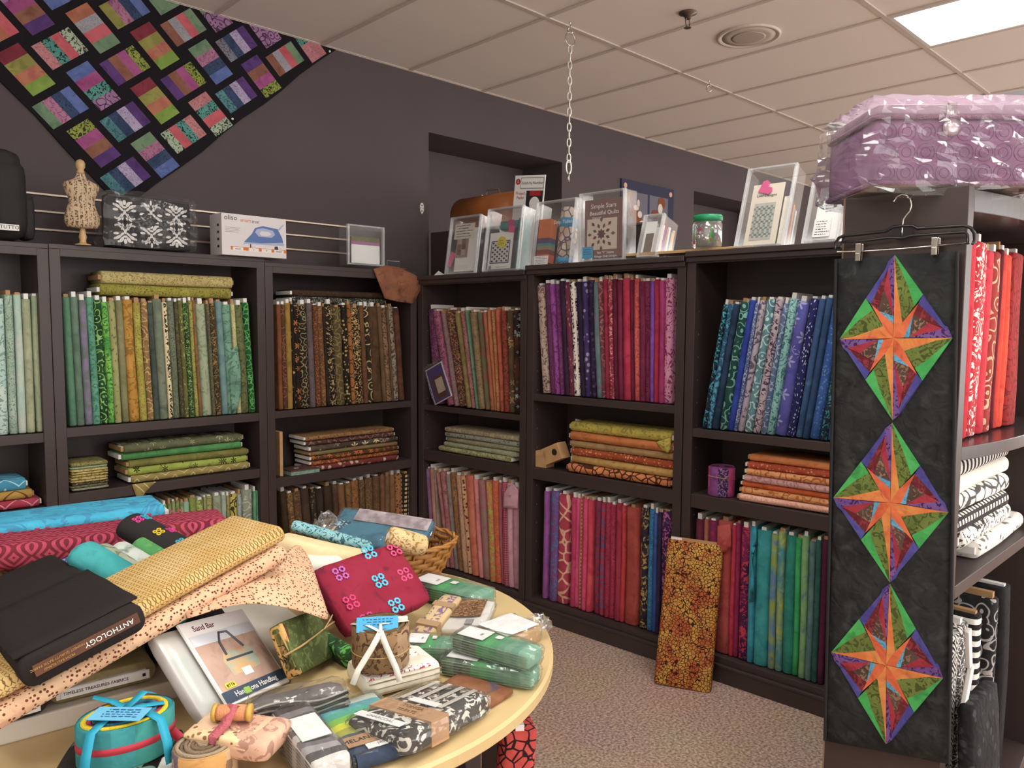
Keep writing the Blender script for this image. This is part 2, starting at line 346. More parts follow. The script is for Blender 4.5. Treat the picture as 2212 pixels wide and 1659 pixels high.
# troffers
LENS = pm('lit_lens', 'fff6ec', .5, emit=LAMP); LENSOFF = pm('unlit_lens', 'aab2bd', .35); LFR = pm('lamp_frame', 'd8d4cf', .5)
lbl = {(2, 2): 'bright white ceiling light panel at the top right', (5, 2): 'dim grey ceiling light panel beyond the bright one'}
for (k, r) in sorted(lights):
    xa = GX+k*TT+.012; xb = xa+TT-.024; ya, yb = rows[r]; ya += .012; yb -= .012
    L_ = thing('ceiling_light', lbl.get((k, r), 'lit ceiling light panel beyond the edge of the picture'), 'light', ((xa+xb)/2, (ya+yb)/2, ZC-.004), group='ceiling light panels')
    w2, h2 = (xb-xa)/2, (yb-ya)/2
    f_ = MB()
    for a, b in [((-w2, -h2, 0), (w2, -h2+.02, .05)), ((-w2, h2-.02, 0), (w2, h2, .05)), ((-w2, -h2+.02, 0), (-w2+.02, h2-.02, .05)), ((w2-.02, -h2+.02, 0), (w2, h2-.02, .05))]: f_.box(a, b)
    f_.build('frame', LFR, L_); box('diffuser', (-w2+.02, -h2+.02, .004), (w2-.02, h2-.02, .014), LENSOFF if k in (5, 8) and r == 2 else LENS, L_)
    box('housing', (-w2+.02, -h2+.02, .03), (w2-.02, h2-.02, .05), LFR, L_)
# slatwall inserts above the left bookcases
for i, z in enumerate((2.106, 2.030, 1.950)):
    tag(box('slatwall_strip', (-3.2, YW-.012, z-.005), (-.26, YW, z+.005), pm('aluminium_strip', 'c9b9a8', .35, metal=.6), bev=.002), ['top', 'middle', 'lowest'][i]+' thin metal slatwall strip on grey wall above left bookcases', 'strip', 'slatwall strips')
# ---- ceiling fittings
def ring(mb, c, r, t, ax, ay, sx=1, n=20, m=0): mb.tube([c+ax*(r*sx*math.cos(2*math.pi*k/n))+ay*(r*math.sin(2*math.pi*k/n)) for k in range(n)], t, 6, m, closed=True)
CHROME = pm('chrome', 'd0cbc4', .2, metal=1); ZINC = pm('white_zinc', 'e2ddd6', .35, metal=.3)
p = onz(1232, 47, ZC); ch = thing('hanging_chain', 'white link chain hanging from ceiling hook with a split ring', 'chain', (p.x, p.y, ZC))
zb = ony(1229, 408, p.y).z-ZC   # bottom of the chain
XH, YH, ZH = V((1, 0, 0)), V((0, 1, 0)), V((0, 0, 1)); dA = V((.75, -.66, 0)); dB = V((.66, .75, 0))
m_ = MB(); m_.tube([(0, 0, 0), (0, 0, -.03)], .003, 6); ring(m_, V((0, 0, -.045)), .014, .003, dA, ZH); m_.build('ceiling_hook', CHROME, ch, True)
m_ = MB(); ring(m_, V((0, 0, -.088)), .034, .0028, (dA*.8+dB*.6), ZH); m_.build('split_ring', CHROME, ch, True)
z = -.118; i = 0
lm = None
m_ = MB(); ring(m_, V((0, 0, 0)), .024, .0035, XH, ZH, .40, 14); lm = m_.build('chain_link', ZINC, ch, True); lm.location = (0, 0, z-.022); lm.rotation_euler = (0, 0, -.75)
while z-.0395*1-.024 > zb+.15:
    z -= .0395; i += 1
    o = lm.copy(); link(o, ch); o.location = (0, 0, z-.022); o.rotation_euler = (0, 0, -.75+(math.pi/2 if i % 2 else 0)+random.uniform(-.15, .15))
m_ = MB(); ring(m_, V((0, 0, z-.07)), .036, .0045, (dA*.9+dB*.4), ZH, .42, 16); m_.build('carabiner', ZINC, ch, True)
m_ = MB(); ring(m_, V((0, 0, z-.125)), .028, .003, dB, ZH, .6, 16); m_.build('end_hook', CHROME, ch, True)
p = onz(1532, 172, ZC); hk = thing('ceiling_hook', 'small metal eye hook screwed in ceiling right of the chain', 'hook', (p.x, p.y, ZC))
m_ = MB(); m_.tube([(0, 0, 0), (0, 0, -.035)], .003, 6); m_.build('shank', CHROME, hk, True); m_ = MB(); ring(m_, V((0, 0, -.056)), .02, .004, dA, ZH, .8); m_.build('eye', CHROME, hk, True)
p = onz(1486, 28, ZC); sp = thing('fire_sprinkler', 'brass fire sprinkler head on the ceiling', 'sprinkler', (p.x, p.y, ZC)); BR = pm('dull_brass', '6e6258', .4, metal=.8)
m_ = MB(); m_.lathe([(.045, 0), (.045, -.004), (.02, -.012), (.014, -.03), (.006, -.03)][::-1], 20); m_.build('escutcheon', BR, sp, True)
m_ = MB()
for s in (-1, 1): m_.tube([(s*.012, 0, -.028), (s*.02, 0, -.045), (s*.015, 0, -.062), (0, 0, -.07)], .003, 6)
m_.build('frame_arms', BR, sp, True); m_ = MB(); m_.lathe([(.018, -.074), (.018, -.071), (.004, -.071)], 16); m_.build('deflector', BR, sp)
p = onz(1617, 78, ZC); pr = onz(1683, 76, ZC); R_ = .168
sk = thing('ceiling_speaker', 'round grey speaker grille set in the ceiling', 'speaker', (p.x, p.y, ZC)); SPK = pm('speaker_grille', 'c2b5a8', .6, bump=.3, bscale=500)
MB().lathe([(R_, .004), (R_, -.006), (R_-.014, -.008), (R_-.018, -.004)][::-1], 40).build('rim', pm('speaker_rim', 'd0c4b8', .5), sk, True); MB().lathe([(R_-.016, -.003), (R_-.06, -.007), (.004, -.008)][::-1], 40).build('grille', SPK, sk, True)
MB().lathe([(.09, -.0085), (.08, -.0095), (.004, -.0095)][::-1], 32).build('cone_cover', pm('speaker_cone', 'b0a497', .7), sk, True)
# ================================================================== bookcases
def bookcase(run, u0, u1, Ht, shelves, label, name='bookcase', dep=.30, mid=(.8, .045), crown=False, base=.11, th=.042, header=.05):
    M = T(*run.P(u0, 0, 0))@Matrix.Rotation(run.ang, 4, 'Z'); w = u1-u0-.002
    b = thing(name, label, 'bookcase', M=M)
    for x in (0, w-th): box('side_panel', (x, 0, 0), (x+th, dep, Ht-.02), WOOD, b, bev=.0015)
    box('back_panel', (th, dep-.008, .02), (w-th, dep, Ht-.02), WOOD, b)
    box('top_board', (0, 0, Ht-.02), (w, dep, Ht), WOOD, b, bev=.0015)
    box('header_rail', (th, 0, Ht-header), (w-th, .02, Ht-.02), WOOD, b)
    if crown: box('crown_moulding', (0, -.022, Ht-.022), (w, 0, Ht+.002), WOOD, b, bev=.003); box('crown_moulding', (0, -.011, Ht-.044), (w, 0, Ht-.022), WOOD, b, bev=.002)
    for z, t in shelves+[mid]: box('shelf', (th, .004, z-t), (w-th, dep-.008, z), WOOD, b, bev=.0015)
    box('bottom_shelf', (th, -.004, base-.03), (w-th, dep-.008, base), WOOD, b, bev=.002)
    box('plinth', (0, -.014, 0), (w, .01, base-.03), WOOD, b, bev=.003)
    if crown: box('base_moulding', (0, -.02, base-.042), (w, -.004, base-.028), WOOD, b, bev=.003)
    # shelf-pin holes drilled in the near side panel
    ph = MB()
    for zz in range(14):
        z = .3+zz*.1
        for x in (th+.0005,): ph.box((x-.001, .035, z-.003), (x, .041, z+.003))
    ph.build('pin_holes', pm('pin_hole', '8a7f78', .6), b)
    return b
bookcase(RL, -2.862, -1.906, 1.86, [(1.072, .04)], 'leftmost dark bookcase of pale teal bolts, cut by the picture edge', mid=(.755, .045))
bookcase(RL, -1.906, -.952, 1.862, [(1.084, .04)], 'dark bookcase of green fabric bolts under the wrapped damask bag')
bookcase(RL, -.952, -.004, 1.842, [(1.086, .036)], 'dark bookcase of brown fabric bolts left of the corner', mid=(.738, .05))
bookcase(RR, .004, .852, 1.815, [(1.064, .03)], 'dark corner bookcase of rust and pink fabric bolts', mid=(.795, .06), crown=True)
bookcase(RR, .856, 1.768, 1.838, [(1.182, .035)], 'dark bookcase of purple and red bolts right of the corner unit', mid=(.799, .06), crown=True)
bookcase(RR, 1.772, 2.66, 1.855, [(1.088, .035)], 'dark bookcase of blue and turquoise bolts beside the hanging star quilt', mid=(.799, .06), crown=True)
# taller dark bookcase standing back to back with the corner unit
M = T(*RR.P(-.25, .33, 0))@Matrix.Rotation(RR.ang, 4, 'Z'); tb = thing('tall_bookcase', 'taller dark brown bookcase back behind the corner unit, below wooden case', 'bookcase', M=M)
box('back_panel', (0, 0, .02), (1.05, .01, 2.10), WOOD, tb); box('side_panel', (0, .01, 0), (.025, .3, 2.10), WOOD, tb); box('side_panel', (1.025, .01, 0), (1.05, .3, 2.10), WOOD, tb); box('top_board', (0, 0, 2.10), (1.05, .3, 2.12), WOOD, tb, bev=.0015); box('bottom_board', (.025, .01, .05), (1.025, .3, .07), WOOD, tb)
# ---- end-cap unit with bowed shelves
EW, EDp, EH = 1.0, .302, 1.88
ec = thing('bow_front_bookcase', 'dark end bookcase with bowed shelves holding red and black-and-white bolts', 'bookcase', M=T(*RE.P(0, 0, 0)))
GLOSSW = pm('glossy_dark_edge', '4a4246', .22, spec=.7, g=.8)
box('side_panel', (0, 0, 0), (.045, EDp, EH), [WOOD], ec, bev=.002); box('side_panel', (EW-.045, 0, 0), (EW, EDp, EH), WOOD, ec, bev=.002); box('back_panel', (.045, EDp-.01, .02), (EW-.045, EDp, EH-.02), WOOD, ec)
box('edge_band', (-.0006, EDp-.004, 0), (.004, EDp+.0006, EH), pm('edge_band', '8a6c5e', .5), ec)
def bow(name, z, t, bulge, parent, mat, u0=.045, u1=EW-.045, back=EDp-.01):
    n = 24; m_ = MB(); top = []
    for i in range(n+1):
        s = i/n; top.append((u0+(u1-u0)*s, -bulge*4*s*(1-s)))
    top += [(u1, back), (u0, back)]; k = len(top)
    v = [(x, y, z) for x, y in top]+[(x, y, z-t) for x, y in top]
    f = [tuple(range(k)), tuple(range(2*k-1, k-1, -1))]+[(i, k+i, k+(i+1) % k, (i+1) % k) for i in range(k)]
    return mob(name, v, f, mat, parent, bev=.002)
bow('shelf', 1.235, .035, .05, ec, GLOSSW); bow('top_shelf', EH-.005, .055, .06, ec, GLOSSW); bow('shelf', .875, .035, .0, ec, WOOD); bow('bottom_shelf', .10, .04, .03, ec, WOOD)
box('plinth', (.045, .01, 0), (EW-.045, .03, .06), WOOD, ec)
# ================================================================== fabric bolts
def bolt_prof(t, d, r, n=4):
    r = min(r, t*.49, d*.49); pts = []
    for cx, cy, a0 in ((t/2-r, r, -90), (t/2-r, d-r, 0), (-t/2+r, d-r, 90), (-t/2+r, r, 180)):
        for i in range(n+1):
            a = math.radians(a0+90*i/n); pts.append((cx+r*math.cos(a), cy+r*math.sin(a)))
    return pts
def bolt_mesh(t, d, h, rnd, wob=1.0):
    pr = bolt_prof(t, d, .021); k = len(pr); v = []; f = []
    zs = [0, .005, h*.2, h*.4, h*.6, h*.8, h-.005, h]; ph = [rnd.uniform(0, 6.28) for _ in range(4)]; am = rnd.uniform(.3, 1)*wob
    for j, z in enumerate(zs):
        e = .93 if j in (0, len(zs)-1) else 1
        q = z/h*6.28; sw = 1+.035*am*math.sin(q*.7+ph[0]); ox = .0012*am*math.sin(q+ph[1]); oy = .003*am*math.sin(q*.8+ph[2])
        for x, y in pr: v.append((x*e*sw+ox, d/2+(y-d/2)*(e*.5+.5)+oy*(1 if y < d/2 else 0), z+(.002*math.sin(x*90+ph[3]) if j in (0, len(zs)-1) and wob else 0)*0))
    for j in range(len(zs)-1):
        for i in range(k): f.append((j*k+i, j*k+(i+1) % k, (j+1)*k+(i+1) % k, (j+1)*k+i))
    f += [tuple(range(k))[::-1], tuple((len(zs)-1)*k+i for i in range(k))]
    return v, f
ORD = ['first', 'second', 'third', 'fourth', 'fifth', 'sixth', 'seventh', 'eighth', 'ninth', 'tenth', 'eleventh', 'twelfth', 'thirteenth', 'fourteenth', 'fifteenth', 'sixteenth', 'seventeenth', 'eighteenth', 'nineteenth', 'twentieth', 'twenty-first', 'twenty-second', 'twenty-third', 'twenty-fourth', 'twenty-fifth', 'twenty-sixth', 'twenty-seventh', 'twenty-eighth', 'twenty-ninth', 'thirtieth']
BOLTS = {}
def bolt(M, t, d, h, mat, label, group, rnd, core=None, name='fabric_bolt', proud=.014, cat='fabric bolt', both=False):
    b = thing(name, label, cat, M=M, group=group); BOLTS[label] = (b, M, mat)
    v, f = bolt_mesh(t, d, h, rnd); mob('fabric_wrap', v, f, mat, b, True)
    c = core or (WHITE if rnd.random() < .62 else CARD); ct = min(.02, t*.55)/2
    z0 = -proud*.7 if both else .008
    mb = MB().box((-ct, .012, z0), (ct, d-.02, h+proud)); cb_ = mb.build('core_board', c, b, label='white card bolt core' if c is WHITE else 'brown card bolt core')
    if c is CARD and rnd.random() < .6: box('core_fold', (ct, .014, h-.002), (ct+.002, .06, h+proud*.8), WHITE, cb_)
    return b
def row(run, where, z, h, off, ox, sc, zref, lean, items, group, dep=.2, inset=0.0):
    rnd = random.Random(where); n = len(items)
    for i, it in enumerate(items):
        x0, x1, kind, A, B, Cc, desc = it[:7]; scale = it[7] if len(it) > 7 else 1.0; dh = it[8] if len(it) > 8 else rnd.uniform(-.012, .008)
        of = off+inset+rnd.uniform(-.006, .008)
        u0 = run.u(ox+x0/sc, zref, of+.006); u1 = run.u(ox+x1/sc, zref, of+.006)
        le = lean[0]+(lean[1]-lean[0])*i/max(1, n-1); t = max(.014, (u1-u0)*math.cos(le)-.0008)
        uc = (u0+u1)/2-math.tan(le)*(zref-z)
        if x1 < 0 or t > .14: t = .055
        M = T(*run.P(uc, of, z+abs(math.sin(le))*t/2+.0015))@Matrix.Rotation(run.ang, 4, 'Z')@Matrix.Rotation(le, 4, 'Y')
        bolt(M, t, min(dep, .285-of), h+dh, fab(kind, A, B, Cc, scale), '%s bolt, %s from left on %s' % (desc, ORD[i], where), group, rnd, proud=rnd.uniform(.006, .026))
def flat(run, where, z, off, u0, u1, th, items, group, dep=.19, jit=.012):
    """bolts lying on their sides, bottom first; length runs along the shelf"""
    rnd = random.Random(where); n = len(items)
    for i, it in enumerate(items):
        kind, A, B, Cc, desc = it[:5]; scale = it[5] if len(it) > 5 else 1.0; t = th*rnd.uniform(.92, 1.08) if len(it) < 7 else it[6]
        du = rnd.uniform(-jit, jit) if len(it) < 8 else it[7]; of = off+rnd.uniform(0, .014)
        L_ = u1-u0; yw = rnd.uniform(-.02, .02)
        M = T(*run.P(u1+du, of, z+t/2))@Matrix.Rotation(run.ang+yw, 4, 'Z')@Matrix(((0, 0, -1, 0), (0, 1, 0, 0), (1, 0, 0, 0), (0, 0, 0, 1)))
        pos = 'topmost' if i == n-1 else ('lowest' if i == 0 else ORD[i]+' up')
        bolt(M, t-.001, dep, L_, fab(kind, A, B, Cc, scale), '%s bolt lying %s on %s' % (desc, pos, where), group, rnd, both=True, proud=.012)
        z += t
G1 = 'upright bolts on the bookcases'; G2 = 'bolts lying flat on the shelves'
# ---- left run
row(RL, 'upper shelf of leftmost bookcase', 1.074, .565, .02, 0, 3.687, 1.082, (0, 0), [
 (-230, -120, 'mot', '7f9f97', '8fb0a6', '6f8f88', 'pale teal'), (-115, 78, 'leaf', '9dbcb2', 'b4c6bd', '6e928a', 'wide pale teal fern print', .8), (80, 146, 'fine', '8ea592', '9db2a0', '66806f', 'sage speckled'), (150, 216, 'mot', '9ab5a7', 'b3b9ad', '8fb59f', 'pale aqua'), (220, 286, 'mot', '8f9676', 'a0a584', '7e8768', 'khaki green'), (289, 345, 'mot', '8b9a7c', 'a3a884', '6f7d64', 'mottled sage')], G1)
row(RL, 'upper shelf of green bookcase', 1.086, .55, .022, 0, 3.687, 1.09, (-.02, -.05), [
 (555, 620, 'mot', '4c7a5c', '567f66', '46705a', 'dark teal green'), (620, 680, 'mot', '566f5d', '617a68', '4d6455', 'grey green'), (680, 746, 'mot', '5f6a63', '746d80', '7f6f92', 'grey and lilac'), (746, 806, 'leaf', '4c8a6c', '5c9a80', '3b7560', 'teal leaf print', .7), (806, 868, 'scroll', '173a1e', '1f4a24', '7fae5a', 'dark green scroll print', 1.1), (868, 921, 'leaf', '3f8f34', '6fb53c', '2c6a2c', 'bright green leaf print', .9), (921, 975, 'dash', '8c8f55', '9a9760', '5c6034', 'olive dash print', 1.4), (975, 1036, 'mot', '6f6f48', '7d7a52', '84836a', 'drab olive'), (1036, 1116, 'leaf', 'a97a1e', 'b8862a', '8c6418', 'wide mustard', .5), (1116, 1176, 'fine', '9a8a2e', 'a8a43c', '7d7424', 'olive gold'), (1176, 1231, 'scroll', '8a6a3e', '7a5c34', 'b89a5e', 'tan scroll print', 1.2), (1231, 1276, 'mot', '3c4740', '46524a', '333c38', 'dark slate green'), (1276, 1346, 'mot', '5f6b5a', '757e68', '4c5749', 'mottled grey green'), (1346, 1386, 'text', 'cdbd92', 'd4c69c', '2b2a22', 'cream and black script print', 1.0), (1386, 1440, 'fine', '5d6650', '6c7560', '47503f', 'grey olive'), (1440, 1476, 'fine', '3d3a26', '4a452c', '6a6038', 'dark brown olive'), (1476, 1511, 'dash', '55572c', '63632f', '9a964e', 'olive triangle print', 1.6), (1511, 1556, 'fine', '1e3318', '2a4620', '7fa352', 'dark green dotted'), (1556, 1588, 'fine', '8e8a40', '9b9648', '5f5c2c', 'olive speckle'), (1588, 1611, 'mot', '8f5c2c', '6e5a30', '5a4626', 'rust orange sliver'), (1611, 1696, 'leaf', '8f9b7c', '97a284', '7d8a6c', 'wide pale sage', .5), (1696, 1721, 'fine', '4a4a34', '55553c', '6d6a4a', 'dark olive twig'), (1721, 1771, 'leaf', '3a2c18', '463620', '8a7440', 'dark brown fern print', 1.0), (1771, 1826, 'mot', '5f7f80', '6d8f8c', '54706f', 'blue grey'), (1826, 1891, 'leaf', '5c8672', '6d9a82', '4a7060', 'teal wave print', .6), (1891, 1926, 'fine', 'b5b078', 'c2bd86', '9a965e', 'pale yellow green'), (1926, 1991, 'leaf', '5c6138', '666c40', '474c28', 'olive floral', .9), (1991, 2040, 'net', '124a1e', '17582a', '4f9a4a', 'dark green grid print', 1.2)], G1)
flat(RL, 'upright green bolts', 1.655, .03, -1.69, -1.10, .055, [('fine', '8a8226', '98902e', '5f5a18', 'olive gold'), ('fine', 'ab9a5c', 'b5a566', '7d6a3a', 'straw gold', 1.0, .058, -.003)], G2)
row(RL, 'lower shelf of green bookcase', .112, .575, .03, 0, 3.687, .69, (-.02, 0), [
 (1200, 1292, 'mot', '4f7a36', '5f8a40', '456a30', 'grass green'), (1294, 1328, 'mot', '6f9a3a', '7fa845', '5c8433', 'lime green'), (1334, 1366, 'mot', '6b7a42', '76864a', '5c6a38', 'moss green'), (1367, 1396, 'mot', '7f8a50', '87935a', '6c7642', 'khaki'), (1396, 1431, 'leaf', '6f7a3e', '7e8a48', '55602e', 'olive leaf print'), (1434, 1461, 'mot', '74884c', '7f945a', '607442', 'fern green'), (1462, 1506, 'mot', '7fa58c', '8cb39a', '6f957e', 'pale aqua green'), (1506, 1563, 'fine', '7e8a3c', '8a9646', '6a7430', 'olive green'), (1565, 1621, 'leaf', '8c9a44', '99a750', '6a7632', 'lime leaf print'), (1622, 1640, 'mot', '8a8c5a', '96986a', '75784a', 'thin khaki'), (1641, 1691, 'fine', '8d8f4a', 'a09c58', '6b6c36', 'olive speckled'), (1695, 1763, 'leaf', '8d9478', '9aa184', '7a8168', 'wide sage', .7), (1764, 1801, 'mot', '8f9a8a', '99a594', '7d887a', 'grey sage'), (1801, 1829, 'leaf', '8a8448', '968f50', '5a5530', 'olive vine print'), (1830, 1890, 'scroll', 'b3a43c', 'c0b048', '3a3818', 'yellow zebra print', .8), (1891, 1924, 'leaf', '8d9a94', '9aa6a0', '6c7872', 'silver green'), (1925, 2014, 'scroll', '7f8474', '8b907e', 'b5b59c', 'wide grey floral'), (2016, 2040, 'mot', '4f8a66', '5f9a74', '447a5a', 'green'), (2041, 2085, 'mot', '55946c', '68a47a', '4a845e', 'sea green')], G1)
row(RL, 'upper shelf of brown bookcase', 1.088, .548, .022, 560, 3.687, 1.09, (-.012, -.08), [
 (160, 195, 'mot', '6e3f20', '7a4826', '5c3418', 'rust brown'), (195, 232, 'scroll', '4a2a1c', '553322', '7d5234', 'brown swirl print'), (232, 276, 'mot', '8a6a1e', '96762a', '6e5416', 'gold'), (276, 300, 'dash', '1e1812', '241c14', 'b0905c', 'black and tan dash print'), (300, 343, 'flower', '1c1510', '261a12', 'b06a34', 'black and orange flower print', 1.3), (345, 410, 'scroll', '1e1912', '28221a', '8f7c50', 'black scroll print', 1.3), (410, 456, 'fine', '584c4c', '64565a', '4a4040', 'grey mauve crinkle'), (456, 500, 'fine', '4c2c18', '5a361e', '9a5c30', 'brown and rust spotted'), (500, 540, 'leaf', '6a4426', '54351e', '8f6236', 'brown leaf print'), (540, 562, 'mot', '2a1e16', '33261c', '241a14', 'very dark brown'), (562, 626, 'leaf', '1c1610', '241c14', 'a58a58', 'black and tan floral', .8), (626, 690, 'scroll', '4a4022', '544828', '7a6c3e', 'olive swirl print'), (690, 740, 'dots', '1e1810', '262014', 'a58c52', 'black and tan dotted', .9), (740, 771, 'zig', '8a5222', '96602c', '3f2412', 'copper zigzag'), (771, 841, 'leaf', '1a130c', '22190f', 'c09a5c', 'black and tan vine', 1.5), (841, 876, 'mot', '5c3c22', '684628', '4c301a', 'mid brown'), (876, 916, 'scroll', '2c2418', '352b1c', 'b39c6a', 'black feather print', .8), (916, 986, 'mot', '4a331e', '5a4026', '3c2818', 'wide mottled brown'), (986, 1020, 'mot', '5c432a', '6a4f32', '4a341f', 'brown'), (1020, 1060, 'leaf', '8a6c4a', '6e5236', '3c2a1c', 'tan leopard print', 1.0), (1060, 1075, 'mot', '55402c', '604a34', '483524', 'thin brown'), (1075, 1116, 'leaf', '7d6c58', '928472', '3e342a', 'grey brown floral', .9), (1120, 1166, 'mot', '4c2c1c', '5e3a24', '2e2420', 'dark rust brown')], G1)
flat(RL, 'upright brown bolts', 1.644, .035, -.78, -.20, .036, [('leaf', '1c1b18', '262420', '8a8a80', 'black and silver print', 1.4), ('fine', '3a291a', '463220', '2a1d12', 'dark brown')], G2)
row(RL, 'lower shelf of brown bookcase', .112, .54, .03, 560, 3.687, .655, (-.08, 0), [
 (165, 214, 'fine', '3a2a18', '46331e', '2c2012', 'dark brown print'), (216, 268, 'leaf', '5a4020', '6a4c28', '8a6a38', 'brown and gold'), (270, 330, 'leaf', '4a3520', '573e26', '6f5230', 'brown feather'), (332, 398, 'mot', '3c2c1e', '463424', '332518', 'plain dark brown'), (400, 450, 'dots', '2a2018', '33271c', '6c563a', 'dark dotted', 1.2), (452, 510, 'mot', '2c211a', '352820', '261c16', 'nearly black brown'), (512, 578, 'mot', '352519', '402e1f', '2b1f15', 'deep brown'), (580, 630, 'fine', '4c3522', '5a4029', '3c2919', 'walnut brown'), (632, 685, 'mot', '654224', '744d2b', '54371d', 'chestnut'), (688, 732, 'fine', '6c4c28', '7b5930', '523919', 'amber brown'), (734, 794, 'leaf', '7d5228', '8c6032', '64401e', 'copper brown'), (796, 840, 'leaf', '5e4628', '6c5230', '48351d', 'brown leaf'), (843, 905, 'scroll', '4f3a20', '5b4427', '6f5632', 'brown swirl'), (908, 962, 'fine', '5c4026', '69492d', '49321c', 'cocoa brown'), (964, 1000, 'mot', '6a4428', '784f30', '573820', 'russet'), (1001, 1042, 'mot', '62462c', '6f5236', '503822', 'tan brown'), (1043, 1085, 'mot', '6e482a', '7d5633', '5a3a20', 'warm brown'), (1086, 1138, 'dots', '8a5a30', '9a683a', '46280f', 'orange brown speckled', 1.0), (1140, 1198, 'check', '1e160e', '261c12', 'b49a62', 'black and tan squares print', .75)], G1)
flat(RL, 'middle shelf of leftmost bookcase', .757, .03, -2.55, -1.967, .038, [('zig', 'a02c44', 'ac3650', 'd08a94', 'red zigzag', .8, .040, 0), ('zig', 'a8802e', 'b58c38', '6a3f16', 'gold zigzag', .6, .038, -.027), ('zig', '2f86a8', '3a92b4', '9fd0dc', 'turquoise zigzag', .8, .050, -.047)], G2)
flat(RL, 'middle shelf of green bookcase', .802, .025, -1.60, -1.04, .036, [('zig', '8a7a3c', '968446', 'c2b47c', 'tan zigzag', .9, .036, 0), ('flower', '8a9a34', '97a83e', '20220e', 'lime and black flower', 1.4, .037, -.01), ('mot', '6c6a2c', '787634', '5c5a24', 'plain olive', 1, .034, -.008), ('mot', '3f7a40', '4a8a4a', '37703a', 'bright green', 1, .037, -.035), ('flower', '55583c', '606346', 'a0a078', 'grey green flower', 1.1, .038, -.03)], G2)
flat(RL, 'middle shelf of brown bookcase', .740, .025, -.69, -.125, .028, [('dots', '6c2a26', '783230', 'b0a48e', 'brick and grey spot', .5, .030, 0), ('leaf', '6a3a1e', '7a4a24', 'c0622c', 'orange floral', .8, .026, .01), ('flower', '4e3218', '5c3a1c', 'c06a28', 'brown and orange berry', 1.3, .030, .005), ('mot', '7a5a3e', '6e6a3a', '8a4640', 'dusty rose and green', 1, .022, 0), ('flower', '3e352c', '5a4a3e', 'c8b88c', 'charcoal and cream daisy', .9, .032, .002), ('scroll', '4a2c28', '56342e', '7e5a4a', 'plum brown paisley', .8, .030, -.022), ('fine', '8a6238', '966e42', '5e3e20', 'tan speckled', 1, .026, -.032)], G2)
# ---- right run
row(RR, 'upper shelf of corner bookcase', 1.066, .548, .022, 560, 3.687, 1.068, (-.24, -.02), [
 (1495, 1550, 'leaf', '8c4a66', '9a5a74', '6a2f4a', 'mauve and plum floral', .9), (1551, 1590, 'fine', '7a5c60', '86686a', '664a50', 'dusty mauve'), (1591, 1650, 'leaf', '4a2e26', '55362c', 'a0704c', 'dark brown vine'), (1651, 1690, 'mot', '6e5c34', '7c6a3c', '84803a', 'olive brown'), (1691, 1726, 'leaf', '96605a', 'a26c66', '7a4642', 'rose pink'), (1727, 1745, 'mot', '4c6e58', '587a62', '44604e', 'thin teal'), (1746, 1796, 'fine', '7c6644', '8a724e', '655236', 'tan'), (1797, 1840, 'mot', '5c5c42', '7a4a38', '3f6a50', 'green and brown'), (1841, 1868, 'mot', '8a4a30', '965638', '763c26', 'rust'), (1869, 1892, 'mot', '9a5a34', 'a8663e', '844a2a', 'copper'), (1893, 1916, 'fine', 'b07a48', 'a86a3c', '8a4a2c', 'orange tan'), (1917, 1946, 'mot', '9c4430', 'ac5238', '84362a', 'brick red'), (1947, 1984, 'leaf', '7a3226', '8a3e2e', '5e241c', 'dark brick'), (1985, 2028, 'flower', '4a3626', '56402c', 'a0824e', 'brown and tan starburst', .9), (2029, 2070, 'flower', '4a2a1c', '2c1c18', '8fb0b0', 'brown and pale blue blossom', 1.7)], G1)
row(RR, 'left end of corner bookcase', 1.066, .553, .03, 560, 3.687, 1.64, (-.10, -.10), [(1340, 1398, 'leaf', '55284a', '633056', '7a4468', 'deep plum')], G1)
row(RR, 'lower shelf of corner bookcase', .112, .57, .022, 560, 3.687, .675, (-.10, -.10), [
 (1320, 1352, 'mot', '7e4a72', '92607e', '6c6a86', 'purple and grey'), (1355, 1384, 'mot', '9a6a60', 'a87a6c', 'a08a70', 'dusty peach'), (1386, 1404, 'mot', '8a7462', '968070', '7a6654', 'taupe')], G1)
row(RR, 'lower right of corner bookcase', .112, .565, .022, 560, 3.687, .675, (-.16, -.02), [
 (1406, 1432, 'mot', '94585a', 'a26a68', '824a4e', 'dusky rose'), (1433, 1476, 'leaf', '965a5e', 'a66c6e', '80484c', 'rose leaf'), (1478, 1512, 'mot', '7d706a', '8b7e76', '6a5e5a', 'grey taupe'), (1514, 1556, 'leaf', '8c5a30', '9a6a3c', '5c4c3c', 'brown and amber'), (1558, 1598, 'fine', 'ac8262', 'b88e6e', '987054', 'beige'), (1600, 1636, 'dots', 'c08c62', 'ca986e', '5c3424', 'peach dotted', .8), (1637, 1696, 'mot', 'c0664a', 'cc7456', 'b05a42', 'salmon'), (1700, 1736, 'mot', 'c2716e', 'ce807a', 'b06260', 'coral pink'), (1738, 1794, 'mot', '9e6064', '8e7066', '96506a', 'mauve mottled'), (1796, 1842, 'leaf', 'b0603c', 'be6e48', '8aa030', 'orange and lime leaf', .7), (1844, 1898, 'fine', 'c05a36', 'cc6840', 'a84a30', 'bright orange'), (1900, 1926, 'mot', '9c4a54', 'a85860', '8a3c48', 'raspberry'), (1928, 1964, 'check', '8a2e46', '943850', 'b4687c', 'crimson woven check', 1.5), (1966, 2010, 'mot', 'c08a9a', 'ca96a4', 'b47e90', 'pale pink'), (2012, 2073, 'mot', 'b07c8c', 'bc8898', 'a06e80', 'dusty pink')], G1)
